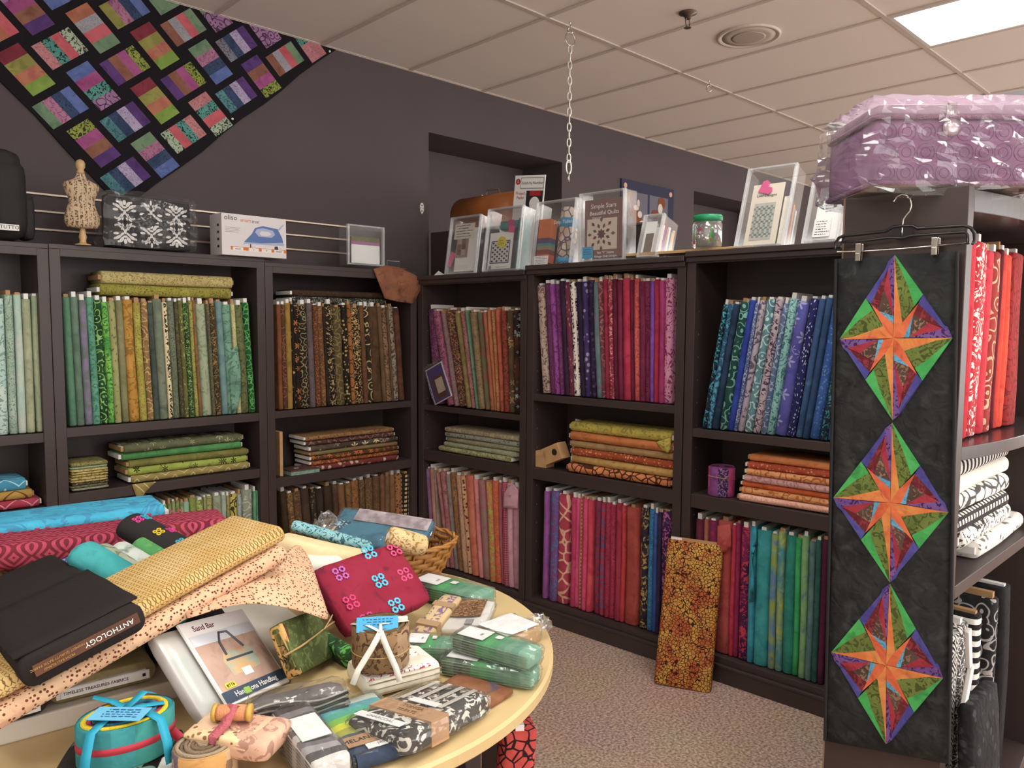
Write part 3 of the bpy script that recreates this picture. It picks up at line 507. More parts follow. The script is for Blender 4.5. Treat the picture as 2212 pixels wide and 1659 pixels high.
flat(RR, 'middle shelf of corner bookcase', .797, .022, .19, .765, .030, [('leaf', '9a9468', 'a59f72', '6e6a40', 'olive cream', 1, .030, -.045), ('fine', '93997a', '9ea486', '7c8268', 'pale green', 1, .030, -.01), ('fine', '8d8668', '989074', '6e6848', 'khaki speckled', 1.2, .029, .008), ('dots', '82847a', '8d8f84', '4f5046', 'grey dotted', 1.1, .028, .008), ('leaf', '8a7a60', '95856a', 'aca080', 'taupe leaf', 1, .030, .01)], G2)
row(RR, 'upper shelf of purple bookcase', 1.184, .565, .022, 1100, 3.072, 1.745, (-.085, -.012), [
 (178, 232, 'leaf', 'b0968c', 'baa298', '6a5248', 'tan and brown sprig', .8), (232, 262, 'fine', '4a1c40', '542448', '6a3458', 'deep purple'), (262, 301, 'leaf', '8a3a8c', '9a4a9a', '6e2870', 'bright purple swirl', .6), (301, 331, 'leaf', '5e2458', '6a2c62', '7d3c72', 'plum'), (331, 365, 'mot', '2e1830', '38203a', '241226', 'blackish purple'), (365, 396, 'dash', '5c2038', '682a40', 'b07060', 'burgundy and pink fleck'), (396, 441, 'text', 'd8cbc4', 'e0d4cc', '2a2030', 'white and black script', .8), (441, 476, 'mot', '241830', '2c2038', '1c1228', 'dark violet'), (476, 516, 'dots', '3a2a5c', '463468', '9a86b4', 'lavender spotted', .6), (516, 555, 'dots', '241632', '2c1c3c', '4a3258', 'dark purple pebble', .7), (555, 586, 'mot', '50666a', '5c7276', '6a5a6c', 'grey teal'), (586, 620, 'scroll', '6a3440', '763c48', 'a2665c', 'brown rose line', 1.0), (620, 650, 'mot', '8a1c38', '982642', '74142e', 'crimson'), (650, 680, 'leaf', '7e1c34', '8a243c', 'c07a70', 'red and tan leaf', .9), (680, 712, 'mot', '5c1430', '681a38', '4c0e28', 'maroon'), (712, 745, 'mot', '6a1a38', '762242', '581230', 'dark cranberry'), (745, 795, 'mot', 'a01c3e', 'b0284a', '861434', 'crimson red'), (795, 826, 'mot', '62142e', '6c1a36', '521028', 'oxblood'), (826, 860, 'leaf', 'c04a4c', 'cc5a58', 'a03a44', 'coral'), (860, 896, 'mot', '661a3a', '722244', '561230', 'wine'), (896, 935, 'leaf', '701c42', '7c264c', '5c1236', 'wine scroll', .7), (935, 961, 'mot', '6e3c94', '7c48a2', '603286', 'violet'), (961, 995, 'mot', 'a0183e', 'ae2248', '8c1234', 'cherry red'), (995, 1030, 'mot', '92265e', 'a0306a', '801c50', 'magenta'), (1030, 1086, 'leaf', 'c0789c', 'cc8caa', '8a2a5c', 'pink floral', .8)], G1)
flat(RR, 'middle shelf of purple bookcase', .801, .022, 1.11, 1.69, .04, [('net', 'c06a34', 'd08048', '4a2412', 'orange and brown pebble', .7, .046, 0), ('mot', 'b08a40', 'bc944a', 'a05a30', 'ochre', 1, .040, .012), ('dots', '9a3e18', 'a64a20', 'd08a58', 'rust speckled', 1.2, .040, .012), ('mot', '9a7a4a', 'a68656', '8c5a3a', 'tan green', 1, .036, .01), ('mot', 'b8682c', 'c27434', '9c5626', 'orange', 1, .044, .01), ('leaf', 'ac9a34', 'b8a63c', '90802a', 'mustard yellow', .6, .048, .005)], G2)
row(RR, 'lower shelf of purple bookcase', .112, .572, .022, 1100, 3.072, .69, (.012, .0), [
 (230, 262, 'mot', '86448c', '924e96', '763a7e', 'orchid purple'), (274, 326, 'leaf', '7a3a72', '6a4a86', '4a6a96', 'purple and blue floral', .8), (328, 398, 'net', 'a8304a', 'b43a54', 'd8a888', 'red and peach net', .45), (415, 446, 'mot', 'b02a58', 'bc3462', '9c204c', 'raspberry pink'), (447, 474, 'mot', 'cc4470', 'd6507c', 'ba3662', 'hot pink'), (475, 490, 'check', 'b06a54', 'c07a60', '96324c', 'thin rope print'), (491, 520, 'mot', 'c43862', 'd0446e', 'b02c56', 'rose pink'), (521, 556, 'mot', 'c43250', 'd04a4c', 'b02a4a', 'red orange'), (574, 609, 'leaf', '6c2a4c', '7a3054', '96263e', 'plum red'), (610, 640, 'leaf', 'a02440', 'ac2e4a', '4a5a8c', 'crimson butterfly', .6), (641, 672, 'fine', '98223e', 'a42c48', '7c1a32', 'crimson fleck'), (673, 708, 'fine', 'a02844', 'ac324e', '861e38', 'ruby fleck'), (709, 746, 'mot', '96243c', 'a22e46', '821a32', 'garnet'), (748, 776, 'mot', 'b02c36', 'bc3840', '9c242e', 'plain red'), (778, 862, 'mot', '9c3c34', 'a8463c', '8c302c', 'wide brick red'), (876, 922, 'leaf', '2a2430', '342c3a', 'a88a44', 'black and gold', .6), (928, 962, 'fine', '1c5a8a', '246a9a', '3a8ab4', 'bright blue'), (964, 986, 'mot', '304a8c', '3a5498', '263e7c', 'royal blue'), (988, 1012, 'mot', '2f2440', '3a2c4c', '241a34', 'dark indigo'), (1013, 1072, 'leaf', '341c44', '402450', 'b45a94', 'purple and pink leaf', .9)], G1)
row(RR, 'upper shelf of blue bookcase', 1.09, .553, .022, 1100, 3.072, 1.10, (.16, .13), [
 (1280, 1310, 'leaf', '16202c', '1c2a38', '2f9ab0', 'black and turquoise', 1.0), (1312, 1342, 'leaf', '1e4a66', '26567a', '4a96b4', 'teal blue shell', .6), (1344, 1386, 'mot', '1e3450', '283f5e', '182a42', 'navy'), (1388, 1442, 'scroll', '16403c', '1e4c46', '6aa89a', 'dark green paisley', .9), (1444, 1490, 'mot', '243a94', '2c44a0', '1e3284', 'cobalt blue'), (1491, 1516, 'leaf', '44588c', '506498', 'a0a8c0', 'blue paisley', 1.2), (1517, 1558, 'leaf', 'a598a8', 'b0a4b0', '605468', 'lavender tan fern', .6), (1560, 1612, 'scroll', '4c7a86', '5a8894', 'b4d0cc', 'teal and white scroll', 1.0), (1615, 1668, 'leaf', 'ac9aa4', 'b8a8ae', '4a3454', 'pale mauve floral', .9), (1670, 1704, 'scroll', '4a6488', '567094', '9aa8c0', 'slate blue swirl', 1.2), (1705, 1757, 'leaf', '7ab4b0', '8ac2ba', '3e6c74', 'aqua floral', 1.0), (1760, 1836, 'flower', '4a4a9a', '5a58a8', '9a9ccc', 'periwinkle flower', .8), (1840, 1896, 'dash', '1e2258', '262a64', 'b8bcd8', 'navy dash', 2.0), (1900, 1944, 'mot', '2c4a78', '365684', '4a7a96', 'denim blue'), (1946, 1988, 'mot', '28446c', '325078', '203a5e', 'dark denim'), (1990, 2058, 'dots', '2a5496', '3460a4', '5a86c0', 'blue speckled', 1.6), (2060, 2108, 'leaf', '1c2c3c', '243646', '3a8a94', 'dark teal print', 1.0), (2110, 2150, 'mot', '2a4a80', '34548c', '22406e', 'blue')], G1)
flat(RR, 'middle shelf of blue bookcase', .801, .022, 2.03, 2.61, .029, [('fine', 'dca088', 'e4ac94', 'c88a74', 'pale peach', 1, .030, -.0), ('scroll', 'cc8a4c', 'd69658', 'b05a28', 'apricot ring', 1, .029, .005), ('mot', 'c4521c', 'd05e26', 'b04418', 'burnt orange', 1, .024, .005), ('scroll', 'd09a98', 'd8a6a2', 'b87a80', 'pale pink swirl', 1.1, .031, .02), ('scroll', 'd48c50', 'de985c', 'b05a24', 'orange ring', 1, .029, .03), ('dots', 'b04428', 'bc5030', 'd88a68', 'terracotta spotted', 1.3, .028, .032), ('mot', 'd07a3c', 'dc8648', 'c05a2c', 'orange patch', 1, .030, .034)], G2)
row(RR, 'lower shelf of blue bookcase', .112, .58, .022, 1100, 3.072, .695, (.0, .0), [
 (1236, 1288, 'mot', '5c1c34', '68243c', '4c142a', 'dark maroon'), (1295, 1322, 'mot', 'a05a44', 'ac664e', '8c4a3a', 'copper tan'), (1323, 1380, 'mot', '7a1c52', '86265c', 'a02a44', 'purple red'), (1381, 1476, 'mot', 'a8403e', 'b44c48', '983434', 'wide brick pink'), (1478, 1506, 'mot', 'b42440', 'c02e4a', '9c1c36', 'scarlet'), (1507, 1538, 'mot', '8a1c4c', '962656', '7a1442', 'raspberry'), (1540, 1596, 'leaf', '7a1a4c', '3e1c48', 'c0304e', 'crimson and purple', .7), (1598, 1638, 'mot', '1a8aa0', '229aae', '147a92', 'turquoise'), (1640, 1736, 'mot', '1c8e92', '289c9c', '157e88', 'wide turquoise green'), (1738, 1784, 'mot', '8aa03c', '5c84a0', '4a72a8', 'lime and blue'), (1786, 1832, 'mot', 'a0aa2c', '3c8a94', 'b0b434', 'lime teal'), (1834, 1904, 'mot', '127a6c', '1a8a78', '0e6c60', 'emerald teal'), (1905, 1944, 'mot', '1e9a54', '28a860', '168a48', 'bright green'), (1945, 1990, 'mot', '6c9a64', '7aa870', '5c7a8a', 'sage green'), (1993, 2034, 'mot', '4a6e6e', '587c78', '3c5c74', 'grey blue green'), (2035, 2074, 'mot', '24504a', '2c5c54', '1c443e', 'dark green'), (2076, 2118, 'mot', '4c1634', '581e3e', '3c0e28', 'dark plum')], G1)
# ---- end-cap unit
row(RE, 'upper shelf of end bookcase', 1.237, .52, .03, 1720, 3.317, 1.26, (.03, .03), [
 (1152, 1180, 'mot', 'b01c30', 'bc263a', '9c1428', 'red'), (1182, 1214, 'mot', 'bc2434', 'c82e3e', 'a81c2c', 'bright red'), (1216, 1286, 'leaf', 'a81c28', 'b42630', 'e8cfc8', 'red and white floral', .8), (1288, 1336, 'mot', 'b82034', 'c42a3e', 'a4182c', 'plain red'), (1338, 1386, 'scroll', '8a2a24', '9a342c', 'c8a484', 'red and tan vine', .9), (1388, 1404, 'mot', '5a1420', '661a28', '4a0e18', 'dark maroon'), (1406, 1440, 'mot', 'c0301c', 'cc3a26', 'ac2616', 'vermilion'), (1441, 1474, 'mot', 'c83a1c', 'd44626', 'b43016', 'orange red'), (1480, 1556, 'scroll', '8a1c1c', '961e20', '701414', 'dark red swirl', .9)], 'red bolts on the end bookcase')
BW = [('dash', 'd8d4ce', 'd0ccc6', '6a6866', 'white and grey tick', .8), ('leaf', 'd4cfc8', 'dcd6d0', '3a3838', 'white and black feather', .7), ('check', '2c2a2a', '343232', 'd8d0c8', 'black, white and red patchwork', .7), ('net', 'e0dad0', 'd8d2c8', '4a4846', 'white and black tile', .5), ('mot', 'e4dcd0', 'ded6c8', 'd8d0c2', 'plain cream'), ('stripe', '1c1c1e', '242426', 'c8c4c0', 'black and white bar', .8)]
flat(RE, 'middle shelf of end bookcase', .877, .02, .055, .56, .052, [b[:5]+((b[5] if len(b) > 5 else 1.0),   .053, (.28, .14, .06, .07, .08, .04)[i]) for i, b in enumerate(BW)], 'black and white bolts lying on the end bookcase', dep=.24)
row(RE, 'lower shelf of end bookcase', .102, .60, .03, 1720, 2.339, .70, (-.02, -.02), [
 (775, 820, 'diam', '1e1e20', '262628', 'd0ccc6', 'black and white chevron', 1.8), (822, 866, 'leaf', '3a3838', '444242', 'd0ccc8', 'grey and white print', 1.4), (868, 972, 'stripe', '161618', '1c1c1e', 'd4d0ca', 'wide black and white striped', .75), (974, 1040, 'scroll', '1c1c1e', '242426', '9a9694', 'black swirl', .9), (1044, 1084, 'mot', '161517', '1c1b1d', '121113', 'plain black')], 'black and white bolts on the end bookcase')

# ---- loose cloth ends hanging from a few bolts
def loose(key, pts, run, off, mat=None):
    hit = [k for k in BOLTS if k.startswith(key)][0]; b, M, m = BOLTS[hit]; P_ = [run.P(*(lambda q: (q[0], off+o_, q[1]))(run.hit(x, y, off+o_))) for x, y, o_ in pts]
    n = len(P_); c = sum(P_, V((0, 0, 0)))/n; vv = []; K = 4
    for r in range(K+1):
        for i, q in enumerate(P_): d = (q-c)*(r/K); vv.append(c+d-run.n*(.010*(1-r/K)+.004*math.sin(i*2.1+r*1.3)))
    ff = [(r*n+i, r*n+(i+1) % n, (r+1)*n+(i+1) % n, (r+1)*n+i) for r in range(K) for i in range(n)]
    Mi = M.inverted(); o = mob('loose_end', [Mi@q for q in vv], ff, m, b, True); q = o.modifiers.new('s', 'SOLIDIFY'); q.thickness = .002
loose('pale pink bolt', [(1097, 1048, -.004), (1112, 1046, -.006), (1120, 1060, -.008), (1118, 1098, -.012), (1086, 1098, -.012), (1088, 1066, -.008)], RR, .02)
loose('wide brick pink', [(1549, 1135, -.004), (1578, 1132, -.004), (1580, 1180, -.010), (1566, 1193, -.014), (1549, 1196, -.012)], RR, .02)
loose('teal wave print', [(497, 760, -.004), (512, 745, -.006), (520, 800, -.012), (521, 850, -.018), (514, 880, -.016), (500, 895, -.010), (496, 830, -.006)], RL, .022)
loose('mustard yellow', [(1415, 955, -.004), (1449, 945, -.004), (1449, 968, -.010), (1442, 979, -.014), (1432, 972, -.010)], RR, .02)
loose('turquoise bolt', [(1620, 1140, -.004), (1634, 1140, -.004), (1634, 1175, -.012), (1624, 1180, -.014), (1631, 1300, -.012), (1619, 1300, -.008)], RR, .02)
# ================================================================== patchwork quilt on the wall
QC = {'teal': ('leaf', '3f6f78', '4a7f84', '2c545c'), 'navy': ('fine', '2a3a58', '344668', '20304a'), 'lav': ('fine', '9a8cac', 'a699b6', '7a6c92'), 'purp': ('mot', '4a2c66', '563474', '3c2256'), 'green': ('mot', '5c7a5c', '6a8466', '4a6a52'), 'pink': ('leaf', '9a6080', 'a66c8a', '7e486a'),
 'blue': ('mot', '4a5c94', '5668a0', '3c4e84'), 'zebra': ('leaf', '8fa088', '9aaa90', '2a2c2a'), 'coral': ('mot', 'b04a54', 'ba5660', 'a04048'), 'teblk': ('leaf', '3f8078', '4a8c82', '182828'), 'rose': ('fine', 'a8686c', 'b27478', '8c5458'), 'brown': ('mot', '7a4c3c', '865844', '6a4032'), 'mag': ('mot', '8e3c72', '9a4a7e', '7e3064'), 'lime': ('leaf', '7a8428', '86902e', '26301c'),
 'red': ('mot', '6c2030', '7a2a38', '581826'), 'olive': ('mot', '7d7a34', '8a863c', '6a6a2c'), 'orp': ('mot', 'a05848', 'a86a4a', '98485a'), 'sol': ('mot', '6c8a2c', '789634', '607e26'), 'grey': ('fine', '8a8890', '94929a', '7c7a82'), 'lil': ('scroll', '8a6088', '966c94', '46284a'), 'gfl': ('leaf', '6a6876', '747282', '46444e'), 'org': ('mot', '9a5a40', 'a8664a', '8a4c36')}
QM = {k: fab(*v, g=1.15, wr=.15) for k, v in QC.items()}
blocks = {(0, 0): 'teal navy lav purp', (1, 0): 'green pink navy blue', (2, 0): 'zebra coral teblk rose', (3, 0): 'rose teblk coral zebra', (4, 0): 'teal navy lav purp', (5, 0): 'purp brown mag lime', (6, 0): 'brown grey coral green', (7, 0): 'coral teblk rose rose',
 (0, 1): 'lime mag brown purp', (1, 1): 'teal navy lav purp', (2, 1): 'red olive orp sol', (3, 1): 'purp brown mag lime', (4, 1): 'green pink navy blue', (5, 1): 'gfl navy lav purp', (6, 1): 'lime lil lil lil', (0, 2): 'green pink navy blue', (1, 2): 'blue mag teblk lil', (2, 2): 'purp brown mag lime', (3, 2): 'red olive orp sol', (4, 2): 'brown grey coral green', (5, 2): 'lime green lil lil',
 (0, 3): 'red olive orp sol', (1, 3): 'rose teblk coral zebra', (2, 3): 'org grey coral green', (3, 3): 'olive pink navy blue', (4, 3): 'teblk green green green', (0, 4): 'org grey org coral', (1, 4): 'lil mag brown purp', (2, 4): 'blue blue navy blue', (0, 5): 'green pink navy blue', (1, 5): 'teal navy lav purp'}
qB = V((-1.512, 0, 2.156)); qe1 = V((.7752, 0, .6317)); qe2 = V((-.70, 0, .714)); QY = YW-.012
quilt = thing('wall_quilt', 'large black quilt of colourful four-strip blocks hung diagonally on the wall', 'quilt', (qB.x, QY, qB.z))
def qpt(s, t): p = qe1*s+qe2*t; return V((p.x, 0, p.z))
def clipz(poly, zm):
    out = []
    for i, a in enumerate(poly):
        b = poly[(i+1) % len(poly)]
        if a.z <= zm: out.append(a)
        if (a.z <= zm) != (b.z <= zm): out.append(a+(b-a)*((zm-a.z)/(b.z-a.z)))
    return out
def plate(poly, y0, y1, name, mat, parent):
    n = len(poly); v = [V((p.x, y0, p.z)) for p in poly]+[V((p.x, y1, p.z)) for p in poly]
    return mob(name, v, [tuple(range(n)), tuple(range(2*n-1, n-1, -1))]+[(i, n+i, n+(i+1) % n, (i+1) % n) for i in range(n)], mat, parent)
zt = ZC-.004-qB.z
edge = [qpt(-.055, -.065)]+[qpt(s*.15, -.065+.006*math.sin(s*1.7)+.008*s*.15/.187) for s in range(1, 11)]+[qpt(1.56, 0.0)]+[qpt(1.56, 1.25), qpt(-.055, 1.25)]+[qpt(-.055+.006*math.sin(k*2.0), 1.25-.2*k) for k in range(1, 6)]
plate(clipz(edge, zt), 0, .010, 'backing', pm('black_cotton', '1d191d', .9, spec=.15, bump=.2, bscale=60), quilt)
for (i, j), cs in blocks.items():
    cx = .062+.1875*i; cy = .046+.19*j+.0085*i; isQ = (i+j) % 2 == 0
    for k, c in enumerate(cs.split()):
        if isQ: a, b, c0, d = cx-.096+k*.048, cx-.096+(k+1)*.048, cy-.058, cy+.058
        else: a, b, c0, d = cx-.058, cx+.058, cy+.1-(k+1)*.05, cy+.1-k*.05
        po = clipz([qpt(a, c0), qpt(b, c0), qpt(b, d), qpt(a, d)], zt)
        if len(po) > 2: plate(po, -.0015, .001, 'patch', QM[c], quilt)
pinm = MB()
for (x, y) in ((712, 111), (502, 257)):
    q = ony(x, y, QY-.004); pinm.lathe([(.001, 0), (.006, .001), (.006, .003), (.002, .006)], 10, 0, T(q.x-qB.x, q.y-QY, q.z-qB.z)@Matrix.Rotation(math.pi/2, 4, 'X'))
pinm.build('push_pins', WHITE, quilt)
# ================================================================== things on top of the left bookcases
ZT = 1.864
def soft_box(w, d, h, r, nx=6, puff=0.0, seed=1, m=None):
    """rounded box, base at z=0, centred in x, y from 0 to d"""
    bm = bmesh.new(); bmesh.ops.create_cube(bm, size=1)
    bmesh.ops.subdivide_edges(bm, edges=bm.edges[:], cuts=nx, use_grid_fill=True)
    rn = random.Random(seed); pf = [rn.uniform(0, 6.28) for _ in range(3)]; r = min(r, w*.49, d*.49, h*.49)
    for v in bm.verts:
        p = V((v.co.x*w, v.co.y*d, v.co.z*h)); c = V((max(-w/2+r, min(w/2-r, p.x)), max(-d/2+r, min(d/2-r, p.y)), max(-h/2+r, min(h/2-r, p.z))))
        q = p-c
        if q.length > 1e-6: p = c+q.normalized()*r
        if puff:
            k = puff*(.6+.4*math.sin(p.x*23+pf[0])+.4*math.sin(p.z*19+pf[1])); p.y += (1 if p.y > 0 else -1)*k*(1-(2*p.x/w)**2)*(1-(2*p.z/h)**2); p.x += (1 if p.x > 0 else -1)*k*.6*(1-(2*p.z/h)**2)*(abs(2*p.x/w)**3)
        v.co = p+V((0, d/2, h/2))
    vs_ = [v.co.copy() for v in bm.verts]; bm.verts.index_update(); fs = [tuple(v.index for v in f.verts) for f in bm.faces]; bm.free(); return vs_, fs
# black rolling backpack
CORD = pm('black_nylon', '211d1e', .7, bump=.3, bscale=400, c2='1a1718', nscale=15); BAGZ = ony(30, 326, .03).z-ZT
xr = ony(74, 480, .0).x; bag = thing('backpack', 'black nylon backpack with white maker tag at the left edge', 'backpack', (xr-.22, -.03, ZT))
v, f = soft_box(.40, .22, BAGZ-.03, .06, 8, .008, 3); mob('body', v, f, CORD, bag, True)
v, f = soft_box(.37, .20, .10, .045, 6, .006, 4); o = mob('top_flap', v, f, CORD, bag, True); o.location = (-.005, .005, BAGZ-.10)
v, f = soft_box(.27, .06, .20, .028, 6, .004, 5); o = mob('front_pocket', v, f, CORD, bag, True); o.location = (-.04, -.03, .015)
m_ = MB(); m_.tube([(.075, -.036, .03), (.088, -.034, .12), (.07, -.036, .185), (0, -.036, .205), (-.1, -.036, .21)], .003, 6); m_.build('zipper', pm('zip', '0f0e0f', .4), bag, True)
v, f = soft_box(.05, .12, .18, .02, 4, .003, 6); o = mob('side_pocket', v, f, CORD, bag, True); o.location = (.205, .04, .01)
tl = ony(20, 491, -.062); tx = tl.x-(xr-.22); tz = tl.z-ZT
tg = box('maker_tag', (tx-.032, -.034, tz-.012), (tx+.034, -.030, tz+.012), pm('white_tag', 'e8e4e0', .5), bag, bev=.001)
text('TUTTO', .020, T(tx+.001, -.0345, tz)@FX, INK, tg)
for s in (-1, 1): m_ = MB(); m_.lathe([(.02, -.012), (.024, -.006), (.024, .006), (.02, .012)], 14, 0, T(s*.15, .17, .024)@Matrix.Rotation(math.pi/2, 4, 'Y')); m_.build('wheel', BLACK, bag, True)
# dress form
px_ = ony(176, 430, .0); form = thing('dress_form', 'small cream dress form printed with vintage adverts on a turned stand', 'mannequin', (px_.x, .0, ZT))
zz = lambda y: ony(178, y, 0).z-ZT
wd_ = lambda a: a*4.2/1662
prof = [(.010, zz(494)), (.058, zz(492)), (.068, zz(483)), (.069, zz(470)), (.060, zz(455)), (.050, zz(440)), (.052, zz(428)), (.064, zz(415)), (.070, zz(404)), (.066, zz(397)), (.040, zz(391)), (.023, zz(386)), (.017, zz(379)), (.015, zz(374))]
MB().lathe(prof, 28, sy=.62).build('torso', fab('text', 'b49a78', 'bda382', '5a4838', 1.3, g=1.2), form, True)
PINE = pm('pale_turned_wood', 'c8a678', .5, c2='bd9a6c', nscale=30)
MB().lathe([(.012, zz(376)), (.016, zz(372)), (.012, zz(368)), (.018, zz(362)), (.019, zz(354)), (.014, zz(348)), (.004, zz(345))], 18).build('neck_knob', PINE, form, True)
MB().lathe([(.030, 0), (.030, .004), (.014, .008), (.012, .02), (.016, .035), (.012, .05), (.009, zz(494)+.01)], 18).build('stand', PINE, form, True)
# damask bag in clear wrap
bl = onz(226, 535, ZT); u0 = ony(232, 480, -.02).x; u1 = ony(411, 480, -.02).x; hz = ony(235, 421, -.02).z-ZT
dam = thing('damask_bag', 'black bag with white damask print wrapped in clear plastic', 'bag', ((u0+u1)/2, -.03, ZT+.002), (0, 0, .0)); dw = u1-u0
v, f = soft_box(dw, .10, hz, .014, 6, .002, 7); mob('body', v, f, pm('black_canvas', '1e1c1f', .8), dam, True)
box('top_trim', (-dw/2+.004, .006, hz-.012), (dw/2-.004, .094, hz+.004), pm('black_trim', '262428', .6), dam, bev=.003)
DW = pm('damask_white', 'd6d2d0', .8)
def ell(mb, cx, cz, rx, rz, ang, n=14):
    ca, sa = math.cos(ang), math.sin(ang); mb.prism([(cx+rx*math.cos(2*math.pi*k/n)*ca-rz*math.sin(2*math.pi*k/n)*sa, cz+rx*math.cos(2*math.pi*k/n)*sa+rz*math.sin(2*math.pi*k/n)*ca) for k in range(n)], .0012)
def motif(cx, cz, s, flip, parent):
    mb = MB(); q = -1 if flip else 1
    E_ = lambda x, z, a, b, r=0: ell(mb, cx+x*s, cz+q*z*s, a*s, b*s, q*r)
    E_(0, .40, .075, .12); E_(0, -.50, .05, .12); E_(0, -.05, .06, .11); E_(0, .18, .10, .05)
    for d in (-1, 1):
        E_(d*.16, .33, .075, .15, -d*.55); E_(d*.31, .22, .07, .16, -d*1.0); E_(d*.40, .05, .06, .12, -d*1.5); E_(d*.14, .08, .05, .11, -d*.8)
        for k in range(7):
            a = -.6+k*.42; E_(d*(.30+.15*math.cos(a+1.2)), -.20+.15*math.sin(a-1.6), .045-.002*k, .045-.002*k)
        E_(d*.12, -.22, .045, .15, d*.5); E_(d*.22, -.38, .05, .13, d*.85); E_(d*.09, -.36, .03, .08, d*.35); E_(d*.30, .42, .05, .05); E_(d*.46, .28, .045, .07, -d*.6)
    return mb.build('damask_motif', DW, parent)
for r in range(2):
    for c in range(3):
        mo = motif(-dw*.31+c*dw*.31, hz*(.70-.42*r), hz*.42, (c+r) % 2 == 1, dam); mo.location = (0, -.0022, 0)
FILM = film('clear_wrap', white=.02, gloss=.015, rough=.10, bump=.4, bscale=14, fres=.22)
def crumple(w, d, h, seed, amp=.012, nx=7):
    v, f = soft_box(w, d, h, .02, nx, 0, seed); rn = random.Random(seed); out = []
    for p in v: out.append(V((p.x+rn.uniform(-amp, amp), p.y+rn.uniform(-amp, amp)*.5, max(.001, p.z+rn.uniform(-amp, amp)))))
    return out, f
v, f = crumple(dw+.05, .14, hz+.02, 9, .008); o = mob('plastic_wrap', v, f, FILM, dam); o.location = (-.003, -.022, 0)
# iron box
fl = ony(480, 552, -.03).x; fr = ony(619, 560, -.03).x; bw = fr-fl; bh = ony(481, 459, -.03).z-ZT; ib = thing('iron_box', 'white cardboard box printed with a blue steam iron', 'box', (fl, -.03, ZT), (0, 0, 0))
box('carton', (0, 0, 0), (bw, .135, bh), pm('white_carton', 'd9d3d4', .5), ib, bev=.0015)
DG = pm('dark_grey_print', '3a3436', .7); ORG = pm('orange_print', 'd8702a', .6); BLU = pm('blue_print', '5570a8', .6); BL2 = pm('pale_blue_print', 'a5b0cc', .6); GRY = pm('grey_print', '9a9698', .7)
fy = -.0006
def pr(name, pts, mat, dy=0): MB().prism([(x*bw, z*bh) for x, z in pts], .0004, 0, T(0, fy-dy, 0)).build(name, mat, ib)
text('oliso', .034, T(bw*.135, fy, bh*.90)@FX, DG, ib); text('smart', .024, T(bw*.36, fy, bh*.865)@FX, ORG, ib); text('iron', .024, T(bw*.515, fy, bh*.855)@FX, DG, ib)
pr('iron_sole', [(.32, .27), (.36, .30), (.95, .31), (.97, .35), (.93, .42), (.34, .36)], BL2); pr('iron_body', [(.33, .34), (.45, .55), (.50, .70), (.62, .77), (.86, .73), (.93, .52), (.95, .40), (.60, .34)], BLU, .0003)
pr('iron_grip', [(.50, .60), (.53, .68), (.62, .72), (.78, .68), (.82, .58), (.76, .50), (.56, .50)], BL2, .0006); pr('iron_grip_hole', [(.57, .58), (.60, .64), (.72, .64), (.76, .58), (.70, .53), (.60, .53)], pm('white_print', 'd9d3d4', .5), .0009)
pr('iron_cord', [(.86, .72), (.95, .86), (.965, .84), (.89, .70)], BL2, .0002); pr('iron_foot', [(.42, .17), (.44, .17), (.44, .30), (.42, .30)], DG); pr('iron_foot', [(.80, .17), (.87, .17), (.86, .29), (.81, .29)], DG)
pr('orange_band', [(.13, .135), (1, .135), (1, .215), (.13, .215)], ORG)
for a, s in ((.16, 'itouch'), (.40, '3'), (.60, '8'), (.80, 'SMART')):
    pr('badge', [(a, .12), (a+.155, .12), (a+.155, .205), (a, .205)], pm('badge_print', 'e6dfdc', .5), .0003); text(s, .011, T((a+.077)*bw, fy-.0008, .162*bh)@FX, DG, ib)
for k in range(4): pr('fine_print', [(.05, .66-.035*k), (.28-.03*(k % 2), .66-.035*k), (.28-.03*(k % 2), .67-.035*k), (.05, .67-.035*k)], GRY)
for k in range(4): box('side_icon', (-.0006, .03, bh*(.18+.17*k)), (0, .05, bh*(.18+.17*k)+.012), DG, ib)
# ---- clear plastic boxes
CLEAR = film('clear_box', tint='dfe2e6', white=.02, gloss=.015, rough=.12, fres=.2); LID = film('milky_lid', tint='e6e8ec', white=.25, gloss=.06, rough=.2)
def clear_box(M, w, h, d, label, group='clear plastic boxes on the bookcases'):
    b = thing('plastic_box', label, 'box', M=M, group=group); t = .0022; m_ = MB()
    for a, c in [((0, 0, 0), (t, d, h)), ((w-t, 0, 0), (w, d, h)), ((t, 0, 0), (w-t, d, t)), ((t, 0, h-t), (w-t, d, h)), ((t, d-t, t), (w-t, d, h-t))]: m_.box(a, c)
    m_.build('tub', CLEAR, b)
    box('lid', (.004, -.003, .004), (w-.004, 0, h-.004), CLEAR, b)
    r = MB(); e = .009
    for a, c in [((-.004, -.008, -.0), (e, .012, h+.002)), ((w-e, -.008, 0), (w+.004, .012, h+.002)), ((e, -.008, 0), (w-e, .012, e)), ((e, -.008, h-e), (w-e, .012, h+.002))]: r.box(a, c)
    r.build('lid_rim', LID, b, bev=.003); return b
def boxpose(run, bl, br, tl, off, z):
    u0 = run.u(bl[0], z, off); u1 = run.u(br[0], z, off); d = ray(*tl); k = (run.O+run.a*u0-CAM).dot(run.a)/d.dot(run.a); p = CAM+d*k-run.O
    of, zt_ = p.dot(run.n), p.z; le = math.atan2(of-off, zt_-z); hh = math.hypot(of-off, zt_-z)
    return T(*run.P(u0, off, z))@Matrix.Rotation(run.ang, 4, 'Z')@Matrix.Rotation(-le, 4, 'X'), u1-u0, hh, le
